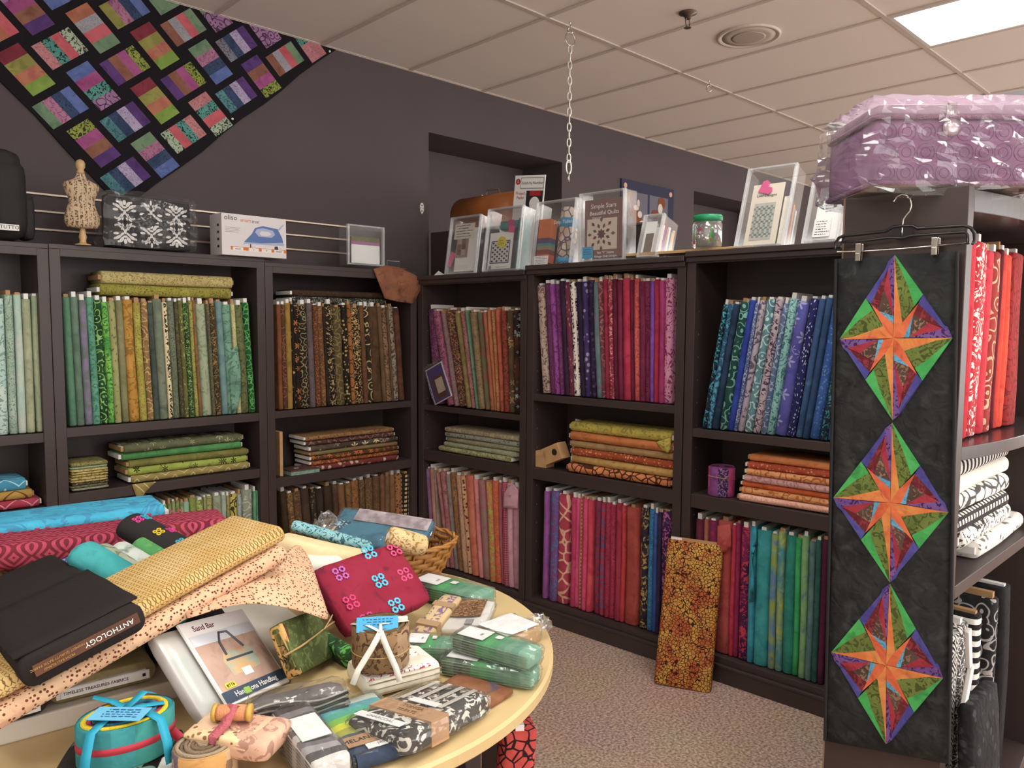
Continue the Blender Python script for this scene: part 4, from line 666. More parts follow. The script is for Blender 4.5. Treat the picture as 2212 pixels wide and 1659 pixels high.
def card(b, x0, x1, z0, z1, y, mat, name='paper', t=.0012, rot=0, cx=None):
    o = box(name, (-(x1-x0)/2, 0, -(z1-z0)/2), ((x1-x0)/2, t, (z1-z0)/2), mat, b); o.location = ((x0+x1)/2, y, (z0+z1)/2); o.rotation_euler = (0, rot, 0); return o
def scrib(b, x0, x1, z0, z1, y, n, mat=INK, seed=1):
    """rows of handwriting"""
    rn = random.Random(seed); m_ = MB()
    for i in range(n):
        z = z1-(z1-z0)*(i+.5)/n; x = x0+rn.uniform(0, .1)*(x1-x0); xe = x1-rn.uniform(0, .3)*(x1-x0)
        while x < xe:
            l = rn.uniform(.004, .011); hh = (z1-z0)/n*.22; m_.box((x, y-.0004, z-hh*rn.uniform(.4, 1)), (min(x+l, xe), y, z+hh*rn.uniform(.2, .8))); x += l+.003
    return m_.build('handwriting', mat, b)
b = None
x0 = ony(752, 560, .04).x; x1 = ony(829, 560, .04).x; hb = ony(755, 484, .04).z-ZT
b = clear_box(T(x0, .04, ZT), x1-x0, hb, .09, 'small clear plastic box of fabric alone atop the brown bookcase'); w_ = x1-x0
card(b, .03, w_-.02, .012, hb*.52, .012, PAPER, 'white_card', .004); card(b, .03, w_-.02, hb*.52, hb*.60, .012, pm('mauve_paper', 'a86c98', .7), 'mauve_strip', .005); card(b, .03, w_-.02, hb*.60, hb*.72, .012, fab('mot', '5c6a40', '8a5a44', '6c7a4a', 1), 'green_fabric', .03)
# dark label stand and the brown cloth corner hanging over the edge
p = ony(855, 566, .03); s_ = thing('sign_card', 'small dark framed card standing behind the brown cloth corner', 'sign', (p.x, .05, 1.843)); box('card', (-.042, 0, 0), (.042, .004, p.z-1.843+.004), pm('slate_card', '3a3a40', .5), s_, bev=.001); box('border', (-.045, .0042, 0), (.045, .0055, p.z-1.843+.009), pm('grey_border', '8a8a90', .5), s_)
outl = [(809, 581), (834, 573), (862, 577), (897, 594), (913, 607), (906, 628), (893, 656), (862, 652), (832, 645), (819, 612)]
cen = V((0, 0, 0)); pts = [ony(x, y, -.022) for x, y in outl]
for q in pts: cen += q/len(pts)
dc = thing('draped_cloth', 'rust brown batik cloth corner hanging over the corner bookcase top', 'cloth', tuple(cen)); vv = []; ff = []; n = len(pts); K = 5
rn = random.Random(4)
for r in range(K+1):
    for q in pts:
        d = (q-cen)*(r/K); vv.append(V((d.x, -.006*math.sin(r*1.9+d.x*30)-.004*math.cos(d.z*40)-.008*(1-r/K), d.z)))
for r in range(K):
    for i in range(n): ff.append((r*n+i, r*n+(i+1) % n, (r+1)*n+(i+1) % n, (r+1)*n+i))
o = mob('hanging_corner', vv, ff, fab('mot', '7a4a34', '8a5638', '5c3a30', 1, g=1.3, wr=.8), dc, True); sm = o.modifiers.new('s', 'SOLIDIFY'); sm.thickness = .0025
vt = [];
for i in range(6):
    for k, yy in enumerate((-.024, .0, .05, .12)): vt.append(V((-.05+i*.02, yy-cen.y+.0, 1.8455-cen.z+.004*math.sin(i*1.3+k) if k else pts[2].z-cen.z-.004)))
o = mob('top_fold', vt, [(i*4+k, (i+1)*4+k, (i+1)*4+k+1, i*4+k+1) for i in range(5) for k in range(3)], o.data.materials[0], dc, True); sm = o.modifiers.new('s', 'SOLIDIFY'); sm.thickness = .0025
# ================================================================== things on top of the right bookcases
PINKN = pm('pink_note', 'd9508c', .7); YELN = pm('yellow_note', 'e0d048', .7); BLUN = pm('blue_note', '4aa3d0', .7)
def rb(bl, br, tl, z, d, label, off=.012):
    M, w, h, le = boxpose(RR, bl, br, tl, off, z); return clear_box(M, w, h, d, label), w, h
# 1: papers and a pink heart note
b, w, h = rb((962, 590), (1026, 592), (976, 471), 1.817, .09, 'clear plastic box of papers with a handwritten card, leftmost on corner unit')
card(b, .05, w-.02, .02, h*.80, .014, PAPER, 'pattern_sheet'); card(b, .055, w*.62, h*.30, h*.62, .010, pm('tan_photo', '9a8478', .7), 'quilt_photo'); card(b, .03, w-.05, h*.62, h*.88, .008, pm('cream_note', 'e6e0d2', .8), 'note_card'); scrib(b, .04, w-.06, h*.64, h*.87, .0078, 5, seed=3)
for k, (x, z) in enumerate([(.065, .34), (.1, .34), (.065, .44), (.1, .44), (.065, .53), (.1, .53)]): card(b, x, x+.028, h*z, h*z+.03, .0095, pm('quilt_tone%d' % (k % 3), ('6e5048', 'b8aca0', '8a6a60')[k % 3], .8), 'quilt_square')
o = card(b, .008, .045, h*.15, h*.40, .005, PINKN, 'pink_note', rot=.35)
m_ = MB()
for k in range(12): m_.box((.06+k*.009, .0132, .03), (.061+k*.009, .0138, .055))
m_.build('ruled_lines', GRY, b)
# 2: checkerboard pattern, pink notes, teal fabric
b, w, h = rb((1043, 583), (1118, 579), (1057, 453), 1.822, .10, 'clear plastic box with checkerboard quilt pattern and yellow price dot')
card(b, .02, w*.75, .015, h*.62, .010, PAPER, 'pattern_cover'); card(b, .035, w*.68, h*.13, h*.49, .0085, pm('navy_frame', '3a4668', .7), 'picture_frame'); card(b, .041, w*.66, h*.145, h*.475, .0078, pm('pale_print', 'd8d4d6', .7), 'picture')
m_ = MB(); nx, nz = 7, 9; gx0, gx1, gz0, gz1 = .043, w*.655, h*.15, h*.47
for i in range(nx):
    for j in range(nz):
        if (i+j) % 2 == 0: cx = gx0+(i+.5)*(gx1-gx0)/nx; cz = gz0+(j+.5)*(gz1-gz0)/nz; rx = (gx1-gx0)/nx*.52; rz = (gz1-gz0)/nz*.52; m_.prism([(cx-rx, cz), (cx, cz-rz), (cx+rx, cz), (cx, cz+rz)], .0005, 0, T(0, .0072, 0))
m_.build('checker_print', pm('charcoal_print', '3c343a', .7), b)
MB().lathe([(.001, 0), (.032, 0), (.032, .001), (.001, .0012)], 24, 0, T(w*.45, .006, h*.46)@Matrix.Rotation(math.pi/2, 4, 'X')).build('yellow_dot', YELN, b); scrib(b, w*.45-.02, w*.45+.02, h*.42, h*.5, .0045, 3, pm('brown_ink', '6a3a1c', .8), 5)
card(b, w*.62, w*.78, h*.60, h*.70, .004, PINKN, 'pink_note', rot=.1); card(b, w*.58, w*.74, h*.68, h*.80, .005, pm('magenta_note', 'b8407c', .7), 'pink_note'); card(b, w*.3, w*.8, h*.68, h*.80, .02, fab('mot', '2c7a7c', '388688', '206a6e', 1), 'teal_fabric', .05); card(b, w*.86, w-.006, .012, h*.82, .01, fab('mot', '2c7a7c', '388688', '206a6e', 1), 'teal_fabric', .07)
MB().lathe([(.001, 0), (.011, 0), (.011, .0006)], 16, 0, T(.04, .0095, h*.07)@Matrix.Rotation(math.pi/2, 4, 'X')).build('maker_mark', GRY, b); text('Design by the Seasons', .009, T(w*.48, .0096, h*.075)@FX, GRY, b)
# 3: strip tubes
b, w, h = rb((1148, 578), (1232, 570), (1163, 438), 1.832, .11, 'clear plastic box holding a strip ruler tube and orange fabrics')
for k, (c, z0_, z1_) in enumerate([('c06a34', .45, .74), ('5a4a6c', .37, .45), ('2c8a8c', .33, .37), ('8a7a60', .27, .33), ('7a4a3c', .20, .27), ('c85a44', .07, .20)]): card(b, .012, w*.36, h*z0_, h*z1_, .012, fab('mot', c, c, c, 1), 'folded_fabric', .05)
tb_ = MB().lathe([(.046, .0), (.046, h*.86)], 20, 0, T(w*.68, .055, .012)).build('ruler_tube', fab('net', 'd8ccba', 'b89a84', '6a5a6c', .7), b, True); MB().lathe([(.047, 0), (.047, .045)], 20, 0, T(w*.68, .055, h*.60)).build('tube_band', BLUN, b, True); MB().lathe([(.0475, 0), (.0475, .025)], 20, 0, T(w*.68, .055, h*.06)).build('tube_foot_band', BLUN, b, True)
text('Strip Tubes', .026, T(w*.68, .0072, h*.60+.022)@FX, PAPER, b); card(b, .008, w*.40, .012, h*.17, .004, PAPER, 'price_label'); scrib(b, .014, w*.38, .016, h*.16, .0038, 5, seed=8)
# 4: diamond star quilt book
b, w, h = rb((1252, 566), (1348, 560), (1254, 420), 1.842, .10, 'clear plastic box showing a burgundy and cream star quilt book')
card(b, .02, w-.016, .018, h*.90, .012, pm('mauve_cover', '8a6a68', .6), 'book_cover', .01); card(b, .035, w-.05, h*.17, h*.62, .0108, pm('cream_print', 'd8cabc', .7), 'cover_picture')
text('Simple Stars', .030, T(w*.50, .0105, h*.80)@FX, PAPER, b); text('Beautiful Quilts', .027, T(w*.52, .0105, h*.70)@FX, PAPER, b); text('Diamonds', .013, T(w*.36, .0105, h*.635)@FX, PAPER, b); text('No "Y" Seams', .017, T(w*.56, .0105, h*.125)@FX, PAPER, b); text('Vintage Quilt Designs', .015, T(w*.56, .0105, h*.07)@FX, PAPER, b)
m1, m2 = MB(), MB(); cx, cz, s = w*.46, h*.395, w*.085
for ring_ in range(3):
    for k in range(8):
        a = 2*math.pi*(k+.5*(ring_ % 2))/8; r0 = s*ring_*1.25; q0 = V((cx+r0*math.cos(a), 0, cz+r0*math.sin(a))); t_ = V((math.cos(a), 0, math.sin(a))); n_ = V((-math.sin(a), 0, math.cos(a)))
        (m1 if (k+ring_) % 2 else m2).prism([(q0.x, q0.z), (q0.x+t_.x*s*.6+n_.x*s*.38, q0.z+t_.z*s*.6+n_.z*s*.38), (q0.x+t_.x*s*1.2, q0.z+t_.z*s*1.2), (q0.x+t_.x*s*.6-n_.x*s*.38, q0.z+t_.z*s*.6-n_.z*s*.38)], .0005, 0, T(0, .0102-.0002*ring_, 0))
m1.build('star_patches', pm('burgundy_print', '7a4444', .7), b); m2.build('star_patches', pm('taupe_print', '6e5e58', .7), b)
card(b, .012, w*.29, .016, h*.22, .005, BLUN, 'blue_note'); scrib(b, .02, w*.27, .03, h*.20, .0048, 3, pm('blue_ink', '2a5a8a', .8), 9)
# 5: pattern packets
b, w, h = rb((1376, 553), (1418, 552), (1394, 466), 1.845, .13, 'short clear plastic box packed with bright folded fabrics beside the jar')
card(b, .008, w*.66, .01, h*.86, .008, PAPER, 'pattern_cover'); card(b, .02, w*.6, .02, h*.58, .0072, pm('brown_photo', '7a6a62', .7), 'quilt_photo')
for k, c in enumerate(['d8d4d4', 'a02c44', '3c58a0', 'd07038', 'e0dcd8', '4a6aa0', 'd8b048', 'dcae8c']): card(b, w-.012, w-.004, .006, h*(.78+.05*math.sin(k*2)), .016+k*.013, fab('mot', c, c, c, 1), 'folded_fabric', .0115)
for k, c in enumerate(['d8d4d4', 'a02c44', '3c58a0', 'd07038', 'e0dcd8', '4a6aa0', 'd8b048', 'dcae8c']): card(b, .01, w-.014, .006, h*.72, .016+k*.013, fab('mot', c, c, c, 1), 'folded_fabric', .0115)
# 6: the tall box with the pink heart
b, w, h = rb((1587, 537), (1692, 530), (1619, 367), 1.858, .10, 'tall clear plastic box with cream quilt pattern and pink heart note')
card(b, .03, w*.80, .016, h*.80, .010, pm('cream_cover', 'e2d6c6', .7), 'pattern_cover', rot=.0); card(b, .05, w*.68, h*.10, h*.56, .0085, pm('sage_print', 'b5b4ac', .7), 'quilt_picture'); m_ = MB()
for i in range(4):
    for j in range(5):
        cx = .05+(w*.68-.05)*(i+.7)/4.4; cz = h*(.14+.40*(j+.3)/5)
        for a in range(4): m_.box((cx-.006+.009*math.cos(a*1.57), .0078, cz-.003+.009*math.sin(a*1.57)), (cx+.004+.009*math.cos(a*1.57), .0083, cz+.005+.009*math.sin(a*1.57)))
m_.build('leaf_print', pm('green_grey_print', '7d8a84', .7), b); text('Leaf Designs', .017, T(w*.46, .0085, h*.655)@FX, DG, b)
hp = [(0, -.03), (.034, .004), (.03, .022), (.014, .028), (0, .016), (-.014, .028), (-.03, .022), (-.034, .004)]; o = MB().prism(hp, .002).build('pink_heart', PINKN, b); o.location = (w*.40, .004, h*.74); o.rotation_euler = (0, 1.1, 0)
for k, c in enumerate(['d8d0c4', '5a5a8c', 'b04a3a', 'd0a040', '6a70a0', 'e0d8cc']): card(b, w*.83, w-.006, .008, h*(.62-.02*k), .012+k*.012, fab('mot', c, c, c, 1), 'folded_fabric', .011)
# 7: leaning against the end bookcase
b, w, h = rb((1733, 526), (1812, 516), (1757, 395), 1.858, .09, 'clear plastic box with handwritten note next to the tall end bookcase')
card(b, .03, w-.02, .02, h*.92, .012, PAPER, 'pattern_sheet', .02); card(b, .03, w*.68, .03, h*.40, .006, PAPER, 'note_card'); scrib(b, .036, w*.66, .035, h*.38, .0058, 6, seed=12); scrib(b, .06, w*.7, h*.5, h*.7, .0115, 4, GRY, 13)
# jar with a green lid
u = RR.u(1526, 1.87, .04); jr = thing('glass_jar', 'clear jar with green screw lid and painted fir trees', 'jar', tuple(RR.P(u, .045, 1.8705)), (0, 0, RR.ang)); rj = .062; hj = RR.hit(1526, 466, .045)[1]-1.8705
MB().lathe([(rj*.8, .001), (rj, .008), (rj, hj*.72), (rj*.93, hj*.78), (rj*.93, hj*.82), (rj*.91, hj*.82), (rj*.91, hj*.77), (rj*.97, hj*.71), (rj*.97, .01), (rj*.78, .004)], 28, sx=1.04, sy=.9).build('jar', film('jar_glass', white=.05, gloss=.08, rough=.04), jr, True)
MB().lathe([(rj*.99, hj*.81), (rj*1.02, hj*.82), (rj*1.02, hj*.95), (rj*.96, hj), (.004, hj)], 36, sx=1.02, sy=.9).build('lid', pm('green_lid', '1f8a5c', .35), jr, True)
GRN = pm('fir_green', '3f8a3a', .6)
for s, ph in ((1.0, -.75), (.9, .75)):
    m_ = MB()
    for k in range(3): m_.prism([(-.016+k*.004, hj*(.16+.17*k)), (.016-k*.004, hj*(.16+.17*k)), (0, hj*(.38+.17*k))], .0008)
    o = m_.build('painted_tree', GRN, jr); o.location = (rj*.99*math.sin(ph), -rj*.93*math.cos(ph), 0); o.rotation_euler = (0, 0, ph)
m_ = MB(); rn = random.Random(2)
for k in range(26):
    a = rn.uniform(-1.3, 1.3); z = rn.uniform(.15, .68)*hj; m_.box((-.0012, -.0004, z), (.0012, .0004, z+.0024), 0, T(rj*1.05*math.sin(a), -rj*.91*math.cos(a), 0))
m_.build('painted_snow', PAPER, jr)
m_ = MB()
for a, z in ((-.05, .5), (-.6, .12), (.62, .18)): m_.box((-.006, -.0005, z*hj), (.006, .0005, z*hj+.012), 0, T(rj*1.05*math.sin(a), -rj*.92*math.cos(a), 0))
m_.build('painted_gifts', pm('red_paint', 'c0305a', .6), jr)
# pale wooden plank under the jar
u0 = RR.u(1352, 1.85, .02); u1 = RR.u(1625, 1.86, .02); pl = tag(box('wooden_plank', (0, 0, 0), (u1-u0, .14, .0125), pm('pine_board', 'cda878', .55, c2='c29a68', nscale=12), bev=.0015), 'thin pale wooden plank lying under the green-lidded jar', 'plank'); pl.matrix_world = T(*RR.P(u0, .022, 1.8573))@Matrix.Rotation(RR.ang, 4, 'Z')
# crumpled white paper by the corner
p = RR.hit(950, 592, .05)[0]; m_ = MB(); m_.add([(-.035, 0, 0), (.04, 0, 0), (0, .01, .03), (.03, .05, 0), (-.03, .05, .0)], [(0, 1, 2), (1, 3, 2), (3, 4, 2), (4, 0, 2), (0, 4, 3, 1)]); o = m_.build('paper_scrap', PAPER); o.matrix_world = T(*RR.P(p, .03, 1.817))@Matrix.Rotation(RR.ang, 4, 'Z'); tag(o, 'folded scrap of white paper at the corner end of bookcase top', 'paper')
# bentwood case on the taller bookcase behind
u0 = RR.u(985, 2.15, .40); u1 = RR.u(1108, 2.15, .40); hb = RR.hit(1020, 418, .36)[1]-2.122; OAK = pm('bentwood', 'a5622c', .4, c2='8a4e22', nscale=5); OAKD = pm('bentwood_end', '5a3018', .45, c2='4a2614', nscale=8)
wc = thing('wooden_case', 'rounded orange-brown bentwood machine case with handle in the niche', 'case', M=T(*RR.P(u0, .345, 2.122))@Matrix.Rotation(RR.ang, 4, 'Z')); wl = (u1-u0)
arc = [(.0, 0)]+[(.125-.125*math.cos(math.pi*k/12), hb*.45+hb*.55*math.sin(math.pi*k/12)) for k in range(13)]+[(.25, 0)]
v = [V((.012, y, z)) for y, z in arc]+[V((wl, y, z)) for y, z in arc]; n = len(arc)
mob('domed_cover', v, [(i, i+1, n+i+1, n+i) for i in range(n-1)]+[tuple(range(n))[::-1], tuple(range(n, 2*n))], [OAK], wc, True, bev=0)
v = [V((0, .004+y*.968, z*.985)) for y, z in arc]+[V((.013, .004+y*.968, z*.985)) for y, z in arc]; mob('end_panel', v, [(i, i+1, n+i+1, n+i) for i in range(n-1)]+[tuple(range(n))[::-1], tuple(range(n, 2*n))], OAKD, wc)
m_ = MB(); m_.tube([(wl*.40, .125, hb), (wl*.42, .125, hb+.03), (wl*.62, .125, hb+.03), (wl*.64, .125, hb)], .006, 8); m_.build('handle', pm('handle_brown', '6a5a4c', .5), wc, True); box('clasp', (wl*.3, .118, hb-.004), (wl*.34, .132, hb+.006), CHROME, wc)
# project pack poster
pts = [RR.hit(*q, .345) for q in ((1105, 381), (1161, 396), (1183, 497))]; (ua, za), (ub, zb_), (uc, zc) = pts
ps = thing('poster', 'white project packs poster standing behind the clear boxes', 'poster', M=T(*RR.P(ua+.01, .338, 2.122))@Matrix.Rotation(RR.ang, 4, 'Z')@Matrix.Rotation(.10, 4, 'Y')); pw = .225; phh = za-2.122
z0 = -.30; box('sheet', (0, 0, 0), (pw, .004, phh), PAPER, ps)
RED = pm('red_print', 'b02a34', .6); box('title_frame', (.045, -.0008, phh-.075), (pw-.006, 0, phh-.012), GRY, ps); box('title_panel', (.05, -.0014, phh-.07), (pw-.011, -.0008, phh-.017), PAPER, ps)
text('Stitch by Number', .022, T(.135, -.0016, phh-.044)@FX, INK, ps); MB().lathe([(.001, 0), (.017, 0), (.017, .001)], 20, 0, T(.026, -.0008, phh-.035)@Matrix.Rotation(math.pi/2, 4, 'X')).build('round_logo', RED, ps); text('S', .022, T(.026, -.0022, phh-.035)@FX, PAPER, ps)
text('Project', .024, T(.05, -.0012, phh-.10)@FX, RED, ps); text('Packs', .024, T(.05, -.0012, phh-.125)@FX, RED, ps); box('photo_dark', (.095, -.0008, .005), (pw-.008, 0, phh-.085), pm('photo_black', '2c2628', .6), ps); MB().lathe([(.001, 0), (.038, 0), (.03, .001)], 20, 0, T(.16, -.001, phh*.42)@Matrix.Rotation(math.pi/2, 4, 'X')).build('photo_head', PAPER, ps); box('photo_red', (.12, -.0014, phh*.58), (pw-.02, -.0008, phh*.68), RED, ps)
# dark box and small wall hanging
p0 = ony(1342, 385, YW-.01); p1 = ony(1455, 404, YW-.01); q0 = ony(1342, 520, YW-.01)
wh = thing('wall_hanging', 'small navy bordered applique quilt hung between the niches', 'quilt', (p0.x, YW-.014, 2.1)); ww = p1.x-p0.x; hh = p0.z-2.1
NAVY = pm('navy_cloth', '33334c', .9); box('border', (0, 0, 0), (ww, .012, hh), NAVY, wh); box('scene_panel', (.09, -.002, .02), (ww-.09, 0, hh-.09), pm('grey_blue_cloth', '6a6874', .9), wh); box('window_bar', (ww*.5-.012, -.004, .02), (ww*.5+.012, -.002, hh-.09), NAVY, wh); box('window_bar', (.09, -.004, hh*.38), (ww-.09, -.002, hh*.42), NAVY, wh)
BRN = pm('teddy_brown', '7a4428', .9); CRM = pm('cream_cloth', 'd0c4ba', .9)
for nm, mat, es in (('applique_brown', BRN, [(.16, .78, .07, .09), (.22, .6, .08, .07), (.30, .50, .08, .06), (.62, .62, .06, .06), (.75, .78, .07, .08), (.80, .55, .06, .1), (.18, .2, .1, .1), (.35, .15, .12, .08)]), ('applique_cream', CRM, [(.26, .66, .05, .035), (.33, .58, .04, .045), (.38, .48, .05, .025), (.72, .70, .045, .07), (.30, .72, .025, .05)])):
    for x, z, a, c in es: MB().prism([(x*ww+a*ww*math.cos(2*math.pi*k/16), z*hh+c*hh*math.sin(2*math.pi*k/16)) for k in range(16)], .002, 0, T(0, -.005-(.002 if mat is CRM else 0), 0)).build(nm, mat, wh)
m_ = MB()
for x in (.05, ww-.05): m_.prism([(x+.022*math.cos(2*math.pi*k/10), hh-.05+.022*math.sin(2*math.pi*k/10)) for k in range(10)], .002, 0, T(0, -.003, 0))
m_.build('corner_flower', pm('peach_cloth', 'd8a898', .9), wh)
db = thing('storage_case', 'dark brown storage case with metal rim behind the star book box', 'case', M=T(*RR.P(RR.u(1350, 1.9, .2), .19, 1.858))@Matrix.Rotation(RR.ang, 4, 'Z')); hb2 = RR.hit(1360, 483, .2)[1]-1.858; box('case_body', (0, 0, 0), (.13, .10, hb2-.012), pm('dark_case', '3a302e', .5), db, bev=.004); box('metal_rim', (-.003, -.003, hb2-.012), (.133, .103, hb2), pm('dull_steel', '8a8886', .4, metal=.8), db, bev=.002)
# light-switch like plug plate on the wall and picture hook
p = ony(911, 450, YW); wp = thing('wall_patch', 'small torn white patch with dark spots on the grey wall', 'patch', (p.x, YW-.003, p.z)); m_ = MB(); rn = random.Random(5); m_.prism([(rn.uniform(.8, 1.1)*.016*math.cos(2*math.pi*k/12), rn.uniform(.8, 1.1)*.036*math.sin(2*math.pi*k/12)) for k in range(12)], .003); m_.build('patch_plate', pm('torn_white', 'd8cfc8', .8), wp); m_ = MB()
for k in range(6): a = k*1.05; m_.prism([(.009*math.cos(a)+.0035*math.cos(i), .02*math.sin(a)+.0035*math.sin(i)) for i in range(6)], .001, 0, T(0, -.001, 0))
m_.build('patch_spots', pm('grey_spot', '4c4446', .8), wp)
# ================================================================== star quilt on the end panel
XQ = -.672
def ep(x, y, X=XQ): q = onx(x, y, X); return V((X, q.y, q.z))
Q0 = ep(1805, 549); run_q = thing('star_runner', 'long black quilted runner with three colourful stars clipped to a hanger', 'quilt', tuple(Q0))
tlq, trq, blq, brq = ep(1806, 560), ep(2068, 543), ep(1782, 1598), ep(2049, 1650)
nu, nv = 10, 26; vv = []
def qsurf(s, t):
    a = tlq.lerp(trq, s); b = blq.lerp(brq, s); q = a.lerp(b, t); return q
for side in (0, 1):
    for j in range(nv+1):
        for i in range(nu+1):
            s, t = i/nu, j/nv; q = qsurf(s, t)-Q0; q.x += -.004*math.sin(t*9+s*2)*t-(.006 if side == 0 else -.003); vv.append(q)
nn = (nu+1)*(nv+1); ff = []
for j in range(nv):
    for i in range(nu):
        a = j*(nu+1)+i; ff.append((a, a+nu+1, a+nu+2, a+1)); ff.append((nn+a, nn+a+1, nn+a+nu+2, nn+a+nu+1))
for j in range(nv): a = j*(nu+1); ff.append((a, nn+a, nn+a+nu+1, a+nu+1)); a += nu; ff.append((a, a+nu+1, nn+a+nu+1, nn+a))
for i in range(nu): ff.append((i, i+1, nn+i+1, nn+i)); a = nv*(nu+1)+i; ff.append((a, nn+a, nn+a+1, a+1))
mob('backing', vv, ff, fab('mot', '232325', '2c2d2e', '3a3c3a', 1, g=1.1, wr=.9), run_q, True)
for (ax, ay, bx_, by) in ((1806, 560, 1782, 1598), (2068, 543, 2049, 1650)):
    m_ = MB()
    for k in range(26): 
        a = ep(ax+(bx_-ax)*k/26, ay+(by-ay)*k/26, XQ-.011)-Q0; c = ep(ax+(bx_-ax)*(k+1)/26, ay+(by-ay)*(k+1)/26, XQ-.011)-Q0; m_.tube([a, c], .0045, 5, cap=False)
    m_.build('binding', pm('black_binding', '222224', .9), run_q, True)
SC = {'o': ('mot', 'd0582a', 'dc6a34', 'c04a24'), 'o2': ('mot', 'd8702c', 'd88a38', 'c85a28'), 'ol': ('leaf', '5f6e28', '6c7c30', '44521e'), 'g': ('mot', '2fa048', '3aae50', '24883c'), 'lb': ('fine', '4a9ac0', '5aa8cc', '3a84ac'), 'dr': ('leaf', '5c1a22', '6a222a', '8a2c38'), 'br': ('leaf', '4c3a34', '5a463e', '8a6a4c'), 'r': ('mot', '9a2434', 'a62e3e', '861c2c'), 'p': ('leaf', '6a4488', '785296', '3c2256'), 'i': ('mot', '44408c', '504c98', '38347c')}
SM = {k: fab(*v, g=1.1, wr=.6) for k, v in SC.items()}
quad = [('o2', [(0, 1), (.03, .73), (.15, .19), (.05, .08), (0, 0)]), ('ol', [(0, 1), (.24, .62), (.355, .38), (.15, .19), (.03, .73)]), ('g', [(0, 1), (.5, .51), (.355, .38), (.24, .62)]), ('o', [(0, 0), (.05, .08), (.15, .19), (.425, .41), (.18, .01)]), ('lb', [(.18, .01), (.34, .28), (.27, .01)]), ('dr', [(.425, .41), (.815, .13), (.6, .18), (.34, .28)]), ('br', [(.34, .28), (.6, .18), (.27, .01)]), ('r', [(.6, .18), (.85, .11), (.27, .01)]), ('p', [(.27, .01), (.85, .11), (.93, .11), (1, 0)]), ('i', [(.5, .51), (1, 0), (.93, .11), (.815, .13), (.425, .41)])]
for (tp, rt, bt, lf, ce_) in (((1933, 551), (2058, 730), (1929, 908), (1814, 733), (1931, 731)), ((1927, 914), (2049, 1107), (1922, 1258), (1800, 1075), (1924, 1086)), ((1922, 1261), (2038, 1464), (1915, 1606), (1797, 1408), (1915, 1436))):
    tp, rt, bt, lf, ce_ = [ep(*q, XQ-.0085)-Q0 for q in (tp, rt, bt, lf, ce_)]
    ax = [(rt-ce_, tp-ce_), (bt-ce_, rt-ce_), (lf-ce_, bt-ce_), (tp-ce_, lf-ce_)]
    for A, B in ax:
        for c, poly in quad:
            P_ = [ce_+A*a+B*b for a, b in poly]; n = len(P_); zt_ = [(q.z-(tlq.z-Q0.z))/(blq.z-tlq.z) for q in P_]
            P_ = [V((q.x-.004*math.sin(t*9)*t, q.y, q.z)) for q, t in zip(P_, zt_)]
            v = [q-V((.0018, 0, 0)) for q in P_]+[q+V((.003, 0, 0)) for q in P_]
            mob('patch', v, [tuple(range(n)), tuple(range(2*n-1, n-1, -1))]+[(i, n+i, n+(i+1) % n, (i+1) % n) for i in range(n)], SM[c], run_q)
# hanger
XHG = -.685
def hp_(x, y): q = onx(1720+x/3.949, 200+y/3.949, XHG); return V((XHG, q.y, q.z))
H0 = hp_(905, 1180); hg = thing('clip_hanger', 'black plastic skirt hanger with wire rod, steel hook and two clips', 'hanger', tuple(H0)); hv = lambda L_: [hp_(*q)-H0 for q in L_]
BPL = pm('hanger_black', '17161a', .3)
m_ = MB(); m_.tube(hv([(335, 1345), (338, 1280), (362, 1240), (400, 1224), (600, 1203), (760, 1184), (825, 1148), (905, 1138), (995, 1136), (1035, 1160), (1200, 1150), (1430, 1135), (1490, 1155), (1520, 1200), (1522, 1260), (1505, 1300)]), .0042, 7); m_.build('outer_frame', BPL, hg, True)
m_ = MB(); m_.tube(hv([(382, 1345), (385, 1278), (600, 1262), (800, 1237), (905, 1243), (980, 1222), (1200, 1206), (1440, 1190), (1462, 1215), (1465, 1295)]), .0035, 7); m_.build('inner_rail', BPL, hg, True)
for a in ((830, 1160, 985, 1150, 1000, 1225, 815, 1235), (395, 1225, 420, 1222, 400, 1275, 385, 1275)): 
    q = hv([(a[0], a[1]), (a[2], a[3]), (a[4], a[5]), (a[6], a[7])]); MB().add([p+V((-.001, 0, 0)) for p in q]+[p+V((.001, 0, 0)) for p in q], [(0, 1, 2, 3), (7, 6, 5, 4), (0, 4, 5, 1), (1, 5, 6, 2), (2, 6, 7, 3), (3, 7, 4, 0)]).build('web_plate', BPL, hg)
m_ = MB(); m_.tube(hv([(350, 1358), (600, 1352), (900, 1332), (1200, 1306), (1480, 1278)]), .0022, 8); m_.build('wire_rod', CHROME, hg, True)
m_ = MB(); m_.tube(hv([(903, 1225), (905, 1140), (912, 1085), (940, 1045), (970, 1010), (982, 960), (972, 910), (945, 880), (905, 868), (865, 885), (842, 915), (830, 928)]), .0024, 8); m_.build('hook', CHROME, hg, True)
for cx, cy in ((540, 1290), (1190, 1238)):
    c = MB(); q = hp_(cx, cy)-H0; sc_ = (hp_(cx, cy+150)-hp_(cx, cy)).z
    c.box((q.x-.010, q.y-.007, q.z+sc_), (q.x-.004, q.y+.007, q.z)); c.box((q.x-.012, q.y-.0055, q.z+sc_*.55), (q.x-.010, q.y+.0055, q.z+sc_*.98)); c.box((q.x+.002, q.y-.007, q.z+sc_*.95), (q.x+.005, q.y+.007, q.z+.001)); c.box((q.x-.006, q.y-.013, q.z+sc_*.42), (q.x+.004, q.y-.008, q.z+sc_*.05))
    o = c.build('clip', pm('clip_steel', 'b8b2aa', .25, metal=1), hg, bev=.0008)
